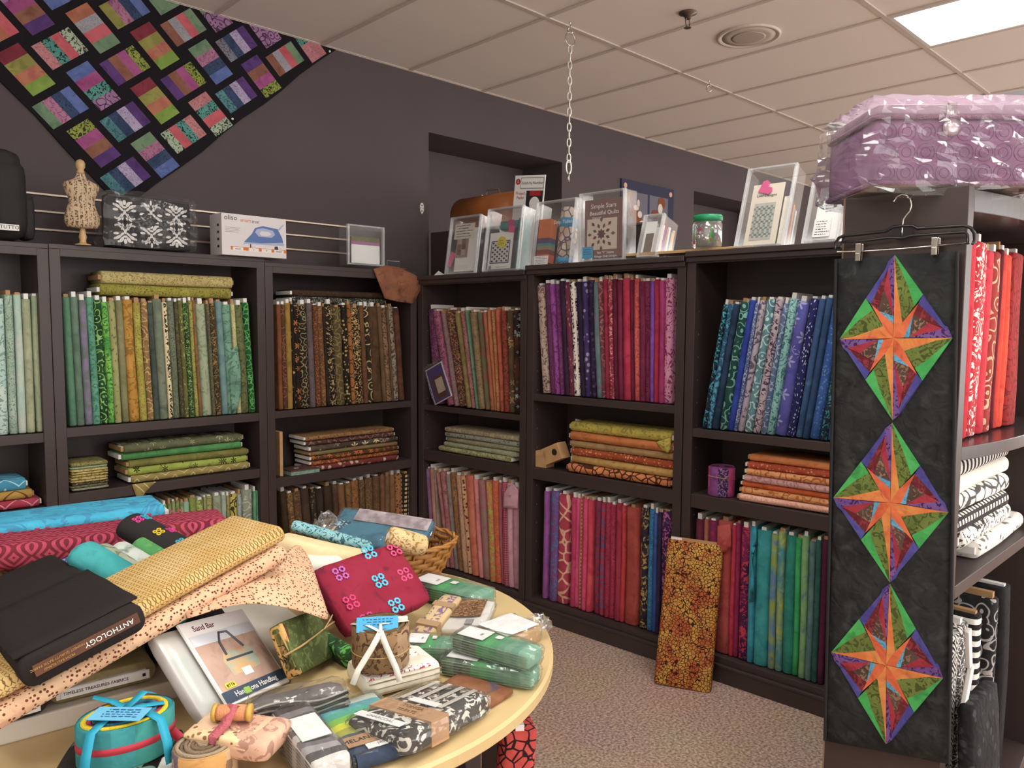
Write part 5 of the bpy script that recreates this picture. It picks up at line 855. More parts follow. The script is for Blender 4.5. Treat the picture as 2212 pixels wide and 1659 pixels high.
# purple sewing case in clear plastic
zb0 = EH+.012; cA, cB, cC = onz(1887, 399, zb0), onz(1800, 440, zb0), onz(2205, 400, zb0)
ex = (cC-cA); ex.z = 0; lx = .44; ex.normalize(); ey = V((-ex.y, ex.x, 0)); ly = .30
M = frameM(cA, ex, ey, V((0, 0, 1))); pc = thing('sewing_case', 'purple quilted sewing case wrapped in clear plastic atop the end bookcase', 'case', M=M)
PUR = fab('mot', '8a5a86', '95658f', '7e4e7c', 1, g=1.2, wr=.2); hC = .165
v, f = soft_box(lx, ly, hC, .012, 6, 0, 2); o = mob('body', v, f, PUR, pc, True); o.location = (lx/2, 0, 0)
v, f = soft_box(lx-.004, ly-.004, .035, .014, 6, 0, 2); o = mob('lid', v, f, pm('mauve_vinyl', 'b99ab2', .4, bump=.2, bscale=60), pc, True); o.location = (lx/2, .002, hC+.003)
TR = pm('braid_trim', '9a6c8c', .7, bump=.8, bscale=260)
for z in (.004, hC+.001):
    m_ = MB(); m_.tube([(.006, -.002, z), (lx-.006, -.002, z), (lx+.002, .006, z), (lx+.002, ly-.006, z), (lx-.006, ly+.002, z), (.006, ly+.002, z), (-.002, ly-.006, z), (-.002, .006, z)], .006, 6, closed=True); m_.build('braid_trim', TR, pc, True)
m_ = MB(); pur2 = pm('embossed_thread', '7c4c7a', .7)
for i in range(9):
    for j in range(3):
        for k in range(2): ring(m_, V((.03+i*.048, -.0006, .03+j*.05)), .022-.010*k, .0008, XH, ZH, 1, 14)
m_.build('embossed_rings', pur2, pc)
m_ = MB(); m_.lathe([(.022, 0), (.022, .004), (.010, .008), (.002, .008)], 18, 0, T(lx*.42, -.002, hC-.025)@Matrix.Rotation(math.pi/2, 4, 'X')); m_.box((lx*.42-.012, -.004, hC-.02), (lx*.42+.012, 0, hC+.035)); m_.build('buckle', pm('mauve_metal', 'cdbcc4', .25, metal=.6), pc, True)
for x in (.04, lx-.04):
    for y in (.04, ly-.04): MB().lathe([(.012, -.011), (.012, .001)], 12, 0, T(x, y, 0)).build('foot', pm('brown_foot', '5a4038', .6), pc, True)
box('base_panel', (.01, .01, -.002), (lx-.01, ly-.01, .001), pm('beige_base', 'b09a84', .7), pc)
# crinkled clear film over the case, gathered into a tail at the left
rn = random.Random(11); tail = M.inverted()@at(1744, 386, 2.03); bm = bmesh.new(); bmesh.ops.create_cube(bm, size=1); bmesh.ops.subdivide_edges(bm, edges=bm.edges[:], cuts=17, use_grid_fill=True)
RG = [(.02, .12, .05), (.10, .42, .035), (.22, .78, .045), (.42, .98, .06), (.70, 1.1, .04)]
for v in bm.verts:
    p = V(((v.co.x+.5)*(lx+.04)-.02, (v.co.y+.5)*(ly+.04)-.02, (v.co.z+.5)*(hC+.062)-.012)); p += V((rn.uniform(-1, 1), rn.uniform(-1, 1), rn.uniform(-.8, .6)))*.0045
    if v.co.y < -.45 and v.co.z < .47:
        xn, zn = v.co.x+.5, v.co.z+.5; p.y -= .022*max(max(0, 1-abs(xn-(a+(b-a)*(1-zn)))/w__)*(.35+.65*(1-zn)) for a, b, w__ in RG)
    if v.co.z < -.3: p.z -= .02*max(0, math.sin(p.x*9+.6)); p.y -= .012*abs(math.sin(p.x*17))
    if v.co.x < -.3:
        k = max(0, (-.3-v.co.x)/.2); zc_ = 1-abs((p.z-.05)/.16); yc = 1-abs((p.y-ly*.5)/(ly*.7)); g_ = k*max(0, min(1, zc_*1.2))*max(0, min(1, yc*1.3)); p = p.lerp(tail, .93*g_)
    v.co = p
vs_ = [v.co.copy() for v in bm.verts]; bm.verts.index_update(); fs = [tuple(v.index for v in f.verts) for f in bm.faces]; bm.free()
mob('plastic_film', vs_, fs, film('case_film', white=.05, gloss=.03, rough=.09, bump=.5, bscale=13, fres=.75), pc)
# ================================================================== round table
TZ = .76; TC = V((-1.9, -1.985, 0)); TR_ = .645
MAPLE = pm('maple_laminate', 'dcc290', .38, c2='d5b985', nscale=4, g=.92)
tbl = thing('round_table', 'round pale wooden table with dark legs covered in fabric', 'table', (TC.x, TC.y, 0))
MB().lathe([(.01, TZ-.032), (TR_-.006, TZ-.032), (TR_, TZ-.026), (TR_, TZ-.006), (TR_-.006, TZ), (.01, TZ)], 96).build('table_top', MAPLE, tbl, False)
for x, y, D, w_ in ((1076, 1600, 1.80, .056), (1008, 1640, 2.15, .058), (500, 1600, 2.2, .056), (700, 1650, 1.6, .056)):
    q = at(x, y, D)-TC; k = .52/max(.52, math.hypot(q.x, q.y)); box('leg', (q.x*k-w_/2, q.y*k-w_/2, 0), (q.x*k+w_/2, q.y*k+w_/2, TZ-.06), WOOD, tbl, bev=.003)
MB().lathe([(.50, TZ-.085), (.50, TZ-.032)], 48).build('apron', WOOD, tbl, True)
# ---- helpers for the pile
def rect(nl, nr, fl):
    x = (nr-nl); w = x.length; x.normalize(); y = fl-nl; y -= x*y.dot(x); d = y.length; y.normalize(); return frameM(nl, x, y, x.cross(y)), w, d
def slab(name, nl, nr, fl, t, mat, label=None, cat=None, group=None, r=.012, puff=.002, parent=None, seed=1, nx=6):
    """soft slab whose top face has the corners nl, nr, fl; returns object, frame, width, depth"""
    M, w, d = rect(nl, nr, fl); v, f = soft_box(w, d, t, r, nx, 0, seed); rn = random.Random(seed)
    a = rn.uniform(0, 6)
    v = [V((p.x+w/2, p.y, p.z-t+(puff*math.sin(p.x*40+a)*math.cos(p.y*34+a) if p.z > t*.5 else 0))) for p in v]
    o = mob(name, v, f, mat, parent, True, uv=[(p.x, p.y-p.z) for p in v])
    if parent is None: o.matrix_world = M; tag(o, label, cat, group)
    return o, M, w, d
def zc(pts, z): return [onz(x, y, z) for x, y in pts]
def bolt3(pa, pb, pc, t, mat, label, core=None, group='bolts piled on the table', proud=.012, d=None, h=None):
    z = pb-pa; hh = z.length; z.normalize(); y = pc-pa; y -= z*y.dot(z); dd = y.length; y.normalize(); x = y.cross(z); s = -1 if x.z > 0 else 1
    M = frameM(pa+x*(s*t/2), x, y, z)
    return bolt(M, t, d or dd, h or hh, mat, label, group, random.Random(label), core=core, both=True, proud=proud), M, (d or dd), (h or hh), -s
GS = 'fabric packs and bundles on the table'
RIS = tag(MB().add([V(p) for p in ((-2.53, -2.036, TZ), (-1.86, -2.115, TZ), (-1.80, -1.60, TZ), (-2.46, -1.52, TZ), (-2.53, -2.036, .80), (-1.86, -2.115, .80), (-1.80, -1.60, .80), (-2.46, -1.52, .80))], [(3, 2, 1, 0), (4, 5, 6, 7), (0, 1, 5, 4), (1, 2, 6, 5), (2, 3, 7, 6), (3, 0, 4, 7)]).build('display_riser', pm('off_white_board', 'd8cfc2', .5), bev=.004), 'off-white display board on the table under the piled bolts', 'board')
# ---- bottom layer: three bolts with their ends to the camera
def TTtag(b, dd, x0=0):
    t_ = box('end_label', (-.009, .02, -.0105), (.009, dd-.015, -.0095), PAPER, b); R_ = Matrix(((0, 1, 0, 0), (1, 0, 0, 0), (0, 0, -1, 0), (0, 0, 0, 1)))
    text('TIMELESS TREASURES FABRICS', .0085, T(0, dd*.42, -.0108)@R_, INK, b); box('label_mark', (-.003, dd-.028, -.0112), (.003, dd-.022, -.0105), INK, b)
y0 = -2.02
b, M, dd, hh, s = bolt3(V((-2.61, -2.045, .846)), V((-2.59, -1.60, .846)), V((-2.42, -2.055, .846)), .044, fab('mot', '2a2826', '33302c', '24211e', 1), 'dark bolt with white fabric-maker label, lowest at left on display board', WHITE); TTtag(b, dd)
b, M, dd, hh, s = bolt3(V((-2.415, -2.03, .846)), V((-2.36, -1.58, .846)), V((-2.225, -2.05, .846)), .044, fab('mot', '8a7a4c', '96865a', '7c6c40', 1), 'olive tan bolt with white fabric-maker label on display board', WHITE); TTtag(b, dd)
b, M, dd, hh, s = bolt3(V((-2.215, -1.985, .866)), V((-2.14, -1.62, .866)), V((-2.04, -2.02, .866)), .064, fab('mot', '1e2228', '2a2620', '262c34', 1), 'black batik bolt with red-brown core label beside the handbag pattern', pm('red_brown_card', '5c2a22', .6))
box('price_sticker', (-.008, dd*.72, -.011), (.008, dd*.95, -.009), PAPER, b)
# ---- back of the pile
RDI = fab('diam', '6a1a30', '7a2428', 'b83a5c', 1.5, g=1.1)
A, B = at(-60, 1205, 1.82), at(492, 1110, 2.12); up = V((0, 0, 1)); bk = V((-(B-A).y, (B-A).x, 0)).normalized()
z_ = (A.z+B.z)/2; A.z = B.z = z_
bolt3(A, B, A+bk*.17, .062, RDI, 'red and magenta diamond ikat bolt lying across back of pile', WHITE)
for k, (c, nm) in enumerate((('5c3a24', 'brown print bolt directly beneath the red diamond bolt'), ('3a3430', 'dark bolt at bottom of pile beneath red diamond bolt'))):
    q = V((0, 0, -.0635-.066*k)); bolt3(A+q+bk*.03, B+q+bk*.03-(B-A)*.1, A+q+bk*.2, .0625 if k == 0 else max(.03, z_-.0635-.066-.80-.003), fab('leaf', c, c, '8a6a44', 1), nm, CARD)
TQ = fab('leaf', '1f9ac0', '2aa8cc', '2f88b0', .35, g=1.25, wr=.6)
A2, B2 = at(-40, 1137, 2.0), at(357, 1096, 2.27); z2 = (A2.z+B2.z)/2; A2.z = B2.z = z2; bk2 = V((-(B2-A2).y, (B2-A2).x, 0)).normalized()
tq, M, dd, hh, s = bolt3(A2, B2, A2+bk2*.20, .055, TQ, 'bright turquoise flowered bolt at the very back of pile', WHITE)
fm = MB(); rn = random.Random(3)
for k in range(6):
    zz_ = .05+k*.085
    for dx, dz in ((0, 0), (.007, .012), (-.007, .012), (.007, -.012), (-.007, -.012)): fm.box((dx-.003, -.0012, zz_+dz-.006), (dx+.003, .0006, zz_+dz+.006))
fm.build('woven_flowers', pm('pink_print', 'b8506c', .8), tq)
for k, (c, cc, nm) in enumerate((('1c6a8a', '3a8a7c', 'teal blue print bolt directly beneath the turquoise bolt'), ('2a3a48', '3a4a58', 'slate bolt at bottom of pile beneath turquoise bolt'), ('40342c', '54463a', 'brown bolt at bottom of pile beneath turquoise bolt'))):
    q = V((0, 0, -.0565-.06*k)); tt_ = .058 if k < 2 else max(.02, z2-.0565-.12-.80-.002)
    bolt3(A2+q+bk2*.006, B2+q+bk2*.006-(B2-A2)*.05, A2+q+bk2*.2, tt_, fab('leaf', c, c, cc, .6), nm, CARD)
# ---- rolls lying down the front of the pile
def roll(pa, pb, r, mat, label, flatten=.7, name='fabric_roll'):
    ax = (pb-pa).normalized(); sd = ax.cross(V((0, 0, 1))).normalized(); u_ = sd.cross(ax); L_ = (pb-pa).length; M = frameM(pa, sd, u_, -ax)
    o = thing(name, label, 'fabric roll', M=M, group='rolled fabrics on the pile'); n = 22; v = []; f = []; prof = [(0, .75), (.006, .95), (.014, 1), (L_*.5, 1.02), (L_-.014, 1), (L_-.006, .95), (L_, .75)]
    for z, k in prof:
        for i in range(n): a = 2*math.pi*i/n; v.append((r*k*math.cos(a), r*k*flatten*math.sin(a), -z))
    for j in range(len(prof)-1):
        for i in range(n): f.append((j*n+i, (j+1)*n+i, (j+1)*n+(i+1) % n, j*n+(i+1) % n))
    mob('rolled_fabric', v, f, mat, o, True)
    for zz_, k in ((-.0005, 1), (-L_+.0005, -1)):
        mb = MB(); pts = []
        for q in range(60): a = q*.42; rr_ = r*.74*(1-q/62); pts.append((rr_*math.cos(a), rr_*flatten*math.sin(a), zz_))
        mb.add([(r*.74*math.cos(2*math.pi*i/n), r*.74*flatten*math.sin(2*math.pi*i/n), zz_) for i in range(n)], [tuple(range(n))]); mb.tube(pts, .0012, 4); mb.build('rolled_end', mat, o)
    return o
roll(at(172, 1192, 1.72), at(400, 1330, 1.66), .042, fab('mot', '1d8a8c', '28989a', '157c80', .5, g=1.2), 'teal roll of fabric leaning on the red diamond bolt')
roll(at(214, 1186, 1.76), at(410, 1310, 1.72), .026, fab('scroll', '8a9078', '969c84', '646c58', 1, g=1.2), 'sage scroll-print roll right of the teal roll')
roll(at(252, 1183, 1.80), at(430, 1290, 1.76), .028, fab('mot', 'a0aaa0', 'b4bab4', '4c6a58', .8, g=1.25), 'white and green roll between sage and green rolls')
roll(at(298, 1176, 1.86), at(470, 1260, 1.82), .034, fab('leaf', '3a8048', '46904e', '5c9a40', .6, g=1.2), 'leafy green roll beside the black flowered roll')
rb_ = roll(at(277, 1132, 1.92), at(480, 1240, 1.84), .046, pm('black_cotton_roll', '201c1c', .85), 'black roll with bright woven flowers on top of pile')
cl = MB()
def clover(mb, M, s):
    for dx, dy in ((-1, -1), (1, -1), (-1, 1), (1, 1)):
        for k in range(8):
            a = 2*math.pi*k/8; q = V((dx*s*.55+s*.36*math.cos(a), dy*s*.55+s*.36*math.sin(a), 0)); mb.box((q.x-s*.13, q.y-s*.13, -.001), (q.x+s*.13, q.y+s*.13, .001), 0, M)
for k, (zz_, xx, c) in enumerate(((.035, .012, 'd0408c'), (.035, -.014, '40b0c8'), (.105, .016, 'd8c030'), (.115, -.014, 'd0408c'), (.17, .01, '40b0c8'))):
    mb = MB(); yy = .046*.7*math.sqrt(max(0, 1-(xx/.046)**2))+.0008; ang = math.atan2(xx*.7, math.sqrt(max(1e-6, .046**2-xx**2))); clover(mb, T(xx, yy, -zz_)@Matrix.Rotation(-ang, 4, 'Z')@Matrix.Rotation(math.pi/2, 4, 'X'), .011); mb.build('woven_flower', pm('flower_'+c, c, .8), rb_)
# ---- the yellow and peach bolts lying diagonally, black bolt on top
YEL = fab('petal', 'cfa656', 'd8b470', '7a5a2c', 2.0, g=1.05, wr=.5); PEA = fab('dots', 'd0a07a', 'dab088', '6a3420', 2.4, g=1.05, wr=.6)
n1, n2 = at(-45, 1455, 1.36), at(90, 1545, 1.22); f1 = at(455, 1118, 1.85)
def dig(a, b, k): return a+(b-a)*k
# peach bolt underneath, yellow above
pa = at(-150, 1432, 1.36); pc = at(30, 1528, 1.26); pb = at(497, 1110, 1.84)
wdt = V((pb-pa).y, ) if False else None
ax = (pb-pa).normalized(); sd = V((ax.y, -ax.x, 0)).normalized()
yb, M, dd, hh, s = bolt3(pa, pb, pa+sd*.20, .034, YEL, 'yellow petal-print bolt lying diagonally across pile under black bolt', CARD, proud=.001)
dn = ax.cross(sd).normalized(); dn = dn if dn.z < 0 else -dn
pb2, M, dd, hh, s = bolt3(pa+dn*.0355+sd*.012, pa+dn*.0355+sd*.012+(pb-pa)*.97, pa+dn*.0355+sd*.222, .036, PEA, 'peach dotted bolt directly beneath the yellow petal-print bolt', CARD, proud=.001)
# loose peach end draping to the right
Ucur = [(400, 1318, 1.52), (470, 1285, 1.58), (550, 1245, 1.68), (610, 1205, 1.80), (640, 1172, 1.90), (655, 1182, 1.92)]; Lcur = [(405, 1335, 1.50), (470, 1312, 1.54), (550, 1302, 1.58), (620, 1308, 1.63), (680, 1328, 1.67), (714, 1347, 1.70)]
vv = []; K = 8
for i in range(len(Ucur)):
    a, b = at(*Ucur[i]), at(*Lcur[i])
    for k in range(K+1): t_ = k/K; q = a.lerp(b, t_); q.z += .018*math.sin(math.pi*t_)*(i/5)+.004*math.sin(i*2.2+k*1.3); vv.append(q)
O_ = vv[0].copy(); vv = [q-O_ for q in vv]; o = mob('draped_fabric', vv, [(i*(K+1)+k, i*(K+1)+k+1, (i+1)*(K+1)+k+1, (i+1)*(K+1)+k) for i in range(5) for k in range(K)], PEA, None, True); o.location = O_; tag(o, 'loose peach dotted cloth draping right toward the handbag pattern', 'cloth')
m1 = o.modifiers.new('s', 'SUBSURF'); m1.levels = 1; m1.render_levels = 2; m2 = o.modifiers.new('t', 'SOLIDIFY'); m2.thickness = .0015
# black bolt
fr_, br_, fl_ = at(302, 1296, 1.40), at(118, 1192, 1.80), at(28, 1430, 1.27)
BLKC = pm('black_cloth', '2b2624', .9, spec=.15, bump=.15, bscale=90)
bk_, M, dd, hh, s = bolt3(fr_, fr_+(br_-fr_).normalized()*.56, fl_, .056, BLKC, 'black fabric bolt with brown lettered core on top of pile', pm('brown_core', '4a2c1e', .6, c2='6a3c1c', nscale=9), proud=.004)
R_ = Matrix(((0, 1, 0, 0), (1, 0, 0, 0), (0, 0, -1, 0), (0, 0, 0, 1)))
GOLD = pm('gold_ink', 'b08a4a', .6); sx_ = 1
def endtext(s_, size, y, x, mat): text(s_, size, T(x, y, -.0042)@Matrix(((0, -s, 0, 0), (1, 0, 0, 0), (0, 0, -1, 0), (0, 0, 0, 1)))@Matrix.Rotation(0, 4, 'Z'), mat, bk_)
ENDT = (('ANTHOLOGY', .0135, .31, 0, PAPER), ('HIGHEST QUALITY BATIK FABRIC', .0058, .72, -.004, GOLD), ('FROM BALI ISLAND', .0058, .72, .004, GOLD))
for s_, sz, fy_, xx, mt in ENDT:
    Rm = Matrix(((0, 1, 0, 0), (1, 0, 0, 0), (0, 0, -1, 0), (0, 0, 0, 1))); text(s_, sz, T(xx, dd*fy_, -.0042)@Rm, mt, bk_)
v, f = soft_box(.205, .012, .40, .003, 4, .001, 3)   # top flap of the black cloth
fl2 = slab('loose_flap', fr_+V((0, 0, .004))+(br_-fr_)*.02, fr_+V((0, 0, .004))+(br_-fr_)*.55, fl_+V((0, 0, .004))+(br_-fr_)*.02, .004, BLKC, parent=None, label='x', cat='x')[0]
fl2.parent = bk_; fl2.matrix_parent_inverse = bk_.matrix_world.inverted()
for k in ('label', 'category'): del fl2[k]
# navy print scrap under the black bolt
o, M, w_, d_ = slab('fabric_scrap', at(100, 1222, 1.80), at(190, 1252, 1.74), at(120, 1186, 1.88), .012, fab('leaf', '2a3a7c', '34468a', 'b0b8d0', 1.4, g=1.2), 'navy and white print cloth peeking out behind the black bolt', 'cloth')
# white and cream folded fabrics right of the pile
slab('folded_fabric', at(648, 1222, 1.92), at(745, 1206, 1.96), at(655, 1180, 2.06), .10, fab('mot', 'd6d2c0', 'ddd9ca', 'c4c8b0', .6, g=1.2), 'white folded fabric behind the magenta flowered fabric', 'folded fabric', GS, r=.02)
bolt3(at(628, 1148, 2.10), at(800, 1186, 2.06), at(650, 1172, 2.0), .05, fab('mot', 'd8bc88', 'e0c694', 'caae7a', .6, g=1.2), 'plain cream bolt right of the yellow bolt', CARD)
# ================================================================== front of the table
def label_on(parent_o, M, w, d, x0, x1, y0, y1, mat=PAPER, name='paper_label', h=.0012):
    o = box(name, (x0*w, y0*d, 0), (x1*w, y1*d, h), mat); o.parent = parent_o; o.matrix_local = T(0, 0, .0006); return o
def pack(name, nl, nr, fl, t, mat, label, cat='fabric pack', filmy=True, r=.01, puff=.003, seed=1, labels=()):
    M, w, d = rect(nl, nr, fl); e = thing(name, label, cat, M=M, group=GS); o, _, _, _ = slab('fabrics', V((0, 0, 0)), V((w, 0, 0)), V((0, d, 0)), t, mat, parent=e, r=r, puff=puff, seed=seed)
    for (x0, x1, y0, y1, m) in labels: box('paper_label', (x0*w, y0*d, .0025), (x1*w, y1*d, .0037), m, e)
    if filmy:
        v, f = crumple(w+.012, d+.012, t+.012, seed+5, .003, 6); mob('clear_sleeve', [V((p.x+w/2, p.y-.006, p.z-t-.004)) for p in v], f, film('sleeve', white=.03, gloss=.04, rough=.12, bump=.3, bscale=22), e)
    return e, M, w, d
def stripes_mat(name, cols, axis=0, scale=1.0, w=1.0, noise_=.25):
    """strips of fabric laid side by side: a colour ramp along one axis"""
    m = bpy.data.materials.new(name); m.use_nodes = True; t = m.node_tree; p = t.nodes['Principled BSDF']; p.inputs['Roughness'].default_value = .8; tc = t.nodes.new('ShaderNodeTexCoord'); sp = t.nodes.new('ShaderNodeSeparateXYZ')
    n = t.nodes.new('ShaderNodeTexNoise'); n.inputs['Scale'].default_value = 9; t.links.new(tc.outputs['Object'], n.inputs['Vector'])
    ad = t.nodes.new('ShaderNodeVectorMath'); ad.operation = 'MULTIPLY_ADD'; ad.inputs[1].default_value = (noise_*.05,)*3; t.links.new(n.outputs['Color'], ad.inputs[0]); t.links.new(tc.outputs['Object'], ad.inputs[2]); t.links.new(ad.outputs[0], sp.inputs[0])
    ma = t.nodes.new('ShaderNodeMath'); ma.operation = 'DIVIDE'; ma.inputs[1].default_value = w; t.links.new(sp.outputs[axis], ma.inputs[0])
    r = t.nodes.new('ShaderNodeValToRGB'); r.color_ramp.interpolation = 'CONSTANT'; e = r.color_ramp.elements; N_ = len(cols); e[0].color = col(cols[0], 1.2); e[1].position = 1/N_; e[1].color = col(cols[1], 1.2)
    for i, c in enumerate(cols[2:], 2): x = e.new(i/N_); x.color = col(c, 1.2)
    t.links.new(ma.outputs[0], r.inputs['Fac']); t.links.new(r.outputs['Color'], p.inputs['Base Color']); return m
GRS = ['3f5a44', '5a6e58', '3a4a3e', '4a5c4a', '3a8a50', '46965a', '3f8a5c', '5a8a70', '6a947c', '5c8a74', '6f9a84']
def green_pack(pts, z, t, label, seed):
    nl, nr, fl = zc(pts, z); M, w, d = rect(nl, nr, fl); m = stripes_mat('green_strips%d' % seed, GRS, 0, 1, w)
    e, M, w, d = pack('strip_pack', nl, nr, fl, t, m, label, seed=seed, r=.012, puff=.0015); box('paper_label', (.06*w, .12*d, .002), (.40*w, .86*d, .0032), PAPER, e); box('price_sticker', (.48*w, .5*d, .002), (.56*w, .72*d, .003), PAPER, e); box('label_stripe', (.30*w, .4*d, .0033), (.33*w, .55*d, .0038), GRY, e)
    lay = MB()
    for k in range(6): lay.box((.004, -.0012, -t*(.12+.15*k)-.0008), (w-.004, .001, -t*(.12+.15*k)))
    lay.build('layer_edges', pm('pale_green_edge', '8aa08c', .8), e); return e
green_pack([(950, 1421), (1149, 1454), (975, 1397)], .802, .040, 'green strip pack nearest the table edge', 1)
green_pack([(973, 1371), (1140, 1416), (998, 1346)], .846, .038, 'green strip pack lying across on top of the front green pack', 2)
green_pack([(868, 1392), (990, 1398), (886, 1366)], .806, .040, 'green strip pack half hidden behind the tied jelly roll', 3)
green_pack([(880, 1254), (1030, 1290), (890, 1228)], .812, .045, 'green strip pack at the back below the wicker basket', 4)
# book-like kit, word-print roll and bag with white sheet
nl, nr, fl = at(928, 1357, 1.93), at(1044, 1357, 1.90), at(985, 1294, 2.06)
e, M, w, d = pack('craft_kit', nl, nr, fl, .022, pm('kit_white', 'dedad4', .6), 'clear-bagged kit with brown photo on a white card', cat='kit', seed=6); card_ = box('brown_photo', (.18*w, .35*d, .0028), (.86*w, .93*d, .0038), None or fab('leaf', '5a3818', '6a4420', 'b07a30', 1.6), e); box('photo_stamp', (.62*w, .1*d, .0028), (.76*w, .26*d, .0038), GRY, e)
nl, nr, fl = at(890, 1357, 1.90), at(935, 1366, 1.88), at(958, 1279, 2.06)
e, M, w, d = pack('fabric_bundle', nl, nr, fl, .03, fab('text', 'c0a878', 'b89c6c', '7a5a7c', .7), 'tan word-print fabric bundle with paper bands left of kit', cat='fabric bundle', filmy=False, seed=7)
for a in (.12, .62): box('paper_band', (-.001, a*d, -.031), (w+.001, (a+.12)*d, .003), pm('tan_band', 'a88a68', .8), e)
nl, nr, fl = zc([(1040, 1362), (1096, 1379), (1076, 1311)], .812); fr2 = onz(1168, 1342, .812)
e, M, w, d = pack('craft_kit', onz(1094, 1380, .812), onz(1172, 1350, .812), onz(1050, 1345, .812), .042, fab('dots', 'a88858', 'b89868', 'd8c8a0', 1.0), 'clear bag of brown beads with a white sheet on top', cat='kit', seed=8); box('white_sheet', (.03*w, .03*d, .003), (.92*w, .97*d, .0045), PAPER, e)
v, f = crumple(.07, .05, .035, 21, .010, 4); o = mob('bag_tail', [V((p.x+w+.03, p.y+d*.2, p.z-.04)) for p in v], f, film('sleeve'), e)
# white bundle with a tied jelly roll
nl, nr, fl = zc([(792, 1470), (958, 1428), (735, 1420)], .812); e, M, w, d = pack('fabric_bundle', nl, nr, fl, .048, fab('mot', 'd8d0bc', 'e0d8c6', 'cabfa8', .5, g=1.25), 'white folded fabric bundle under the tied brown jelly roll', cat='fabric bundle', filmy=False, r=.02, seed=9)
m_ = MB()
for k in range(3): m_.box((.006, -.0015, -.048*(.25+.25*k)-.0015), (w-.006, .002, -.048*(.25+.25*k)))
m_.build('fold_shade_lines', pm('cream_shadow', '9a8a70', .9), e)  # shade between the folds, put in as thin dark strips
o, _, _, _ = slab('print_layer', V((.02, d*.15, .006)), V((w*.95, d*.15, .006)), V((.02, d*.95, .006)), .005, fab('text', 'd8d0c8', 'e0d8d0', 'a04a54', 1, g=1.2), parent=e)
def jelly(c, r, h, cols, label, sy=.85, ang=0, top='8a7a66', bands=(), kind='mot'):
    e = thing('jelly_roll', label, 'jelly roll', (c.x, c.y, c.z), (0, 0, ang), group='rolled strip bundles on the table'); n = 40; v = []; f = []; fm = []; mats = [fab(*(q if isinstance(q, tuple) else (kind, q, q, q)), g=1.2) for q in cols]
    for z, k in ((0, .97), (.004, 1), (h-.004, 1), (h, .97)):
        for i in range(n): a = 2*math.pi*i/n; v.append((r*k*math.cos(a), r*sy*k*math.sin(a), z))
    for j in range(3):
        for i in range(n): f.append((j*n+i, j*n+(i+1) % n, (j+1)*n+(i+1) % n, (j+1)*n+i)); fm.append(int(i*len(cols)/n) % len(cols))
    f.append(tuple(range(n))[::-1]); fm.append(0); mob('outer_strips', v, f, mats, e, True, fm)
    tops = top if isinstance(top, (list, tuple)) else [top]; T_ = 9
    for q in range(T_):
        m_ = MB(); r0, r1 = r*(1-q/T_)*.985, r*(1-(q+1)/T_)*.985+.0004; vv = []; zt_ = h+(.0015 if q % 2 else -.0015)
        for rr_, z in ((r0, h-.004), (r0, zt_), (r1, zt_), (r1, h-.004)):
            for i in range(n): a = 2*math.pi*i/n; k = 1+.03*math.sin(3*a+q); vv.append((rr_*k*math.cos(a) if q else rr_*math.cos(a), rr_*sy*(k if q else 1)*math.sin(a), z))
        m_.add(vv, [(a*n+i, a*n+(i+1) % n, (a+1)*n+(i+1) % n, (a+1)*n+i) for a in range(3) for i in range(n)]); m_.build('strip_edge', pm('strip_'+tops[q % len(tops)], tops[q % len(tops)], .9, bump=.4, bscale=300), e, True)
    return e
jc = onz(822, 1345, .908); jc.z = .8215
e = jelly(jc, .060, .086, [('leaf', '6a4a2c', '7a5834', 'a88458', .8), ('leaf', '8a6a48', '7a5a38', '5a3c22', .7), ('leaf', '7a5c38', '8a6a44', '4c3620', .9), ('leaf', '8c7050', '9a7c5a', '5c4028', .8)], 'brown jelly roll tied with white ribbon and blue tag', 1.0, 0, ['8a7048', '6a5434', '9a8258'])
RIB = pm('white_ribbon', 'e4ded2', .7)
def ribbon(pts, w, mat, parent, name='ribbon', up=None):
    pts = [V(p) for p in pts]; v = []
    for i, p in enumerate(pts):
        t_ = (pts[min(i+1, len(pts)-1)]-pts[max(i-1, 0)]).normalized(); s_ = t_.cross(up or V((0, 0, 1)))
        if s_.length < .1: s_ = t_.cross(V((.75, .66, 0)))
        s_.normalize(); v += [p-s_*w/2, p+s_*w/2]
    o = mob(name, v, [(2*i, 2*i+1, 2*i+3, 2*i+2) for i in range(len(pts)-1)], mat, parent, True); m = o.modifiers.new('s', 'SOLIDIFY'); m.thickness = .0008; m.offset = 0; return o
tow = (CAM-jc); tow.z = 0; tow.normalize(); sdv = V((-tow.y, tow.x, 0))
tg_ = M = frameM(V((0, 0, .089))+tow*.03+sdv*(-.004), -sdv, -tow, V((0, 0, 1)))@Matrix.Rotation(.45, 4, 'X'); box('blue_tag', (-.04, -.012, 0), (.045, .028, .001), BLUN, e, M=tg_); o = scrib(e, -.03, .035, .002, .024, 0, 3, pm('blue_ink', '2a5a8a', .8), 31); o.matrix_local = tg_@T(0, 0, .0016)@Matrix.Rotation(-math.pi/2, 4, 'X')
k0 = tow*.058+V((0, 0, .090))
ribbon([sdv*.058+V((0, 0, .088)), k0*.5+V((0, 0, .05)), k0], .008, RIB, e); ribbon([-sdv*.060+V((0, 0, .088)), (k0-sdv*.05)*.5+V((0, 0, .048)), k0], .008, RIB, e)
for dx, l in ((-.045, .055), (.03, .05)): ribbon([k0, tow*.066+sdv*dx*.4+V((0, 0, .06)), tow*.075+sdv*dx+V((0, 0, .02)), tow*.085+sdv*dx*1.25+V((0, 0, -.004))], .012, RIB, e, up=tow)
for dz in (.035,): m_ = MB(); ring(m_, V((0, 0, dz)), .0612, .0008, XH, YH, 1, 40); m_.build('tie_string', pm('raffia', 'c0a06a', .8), e)
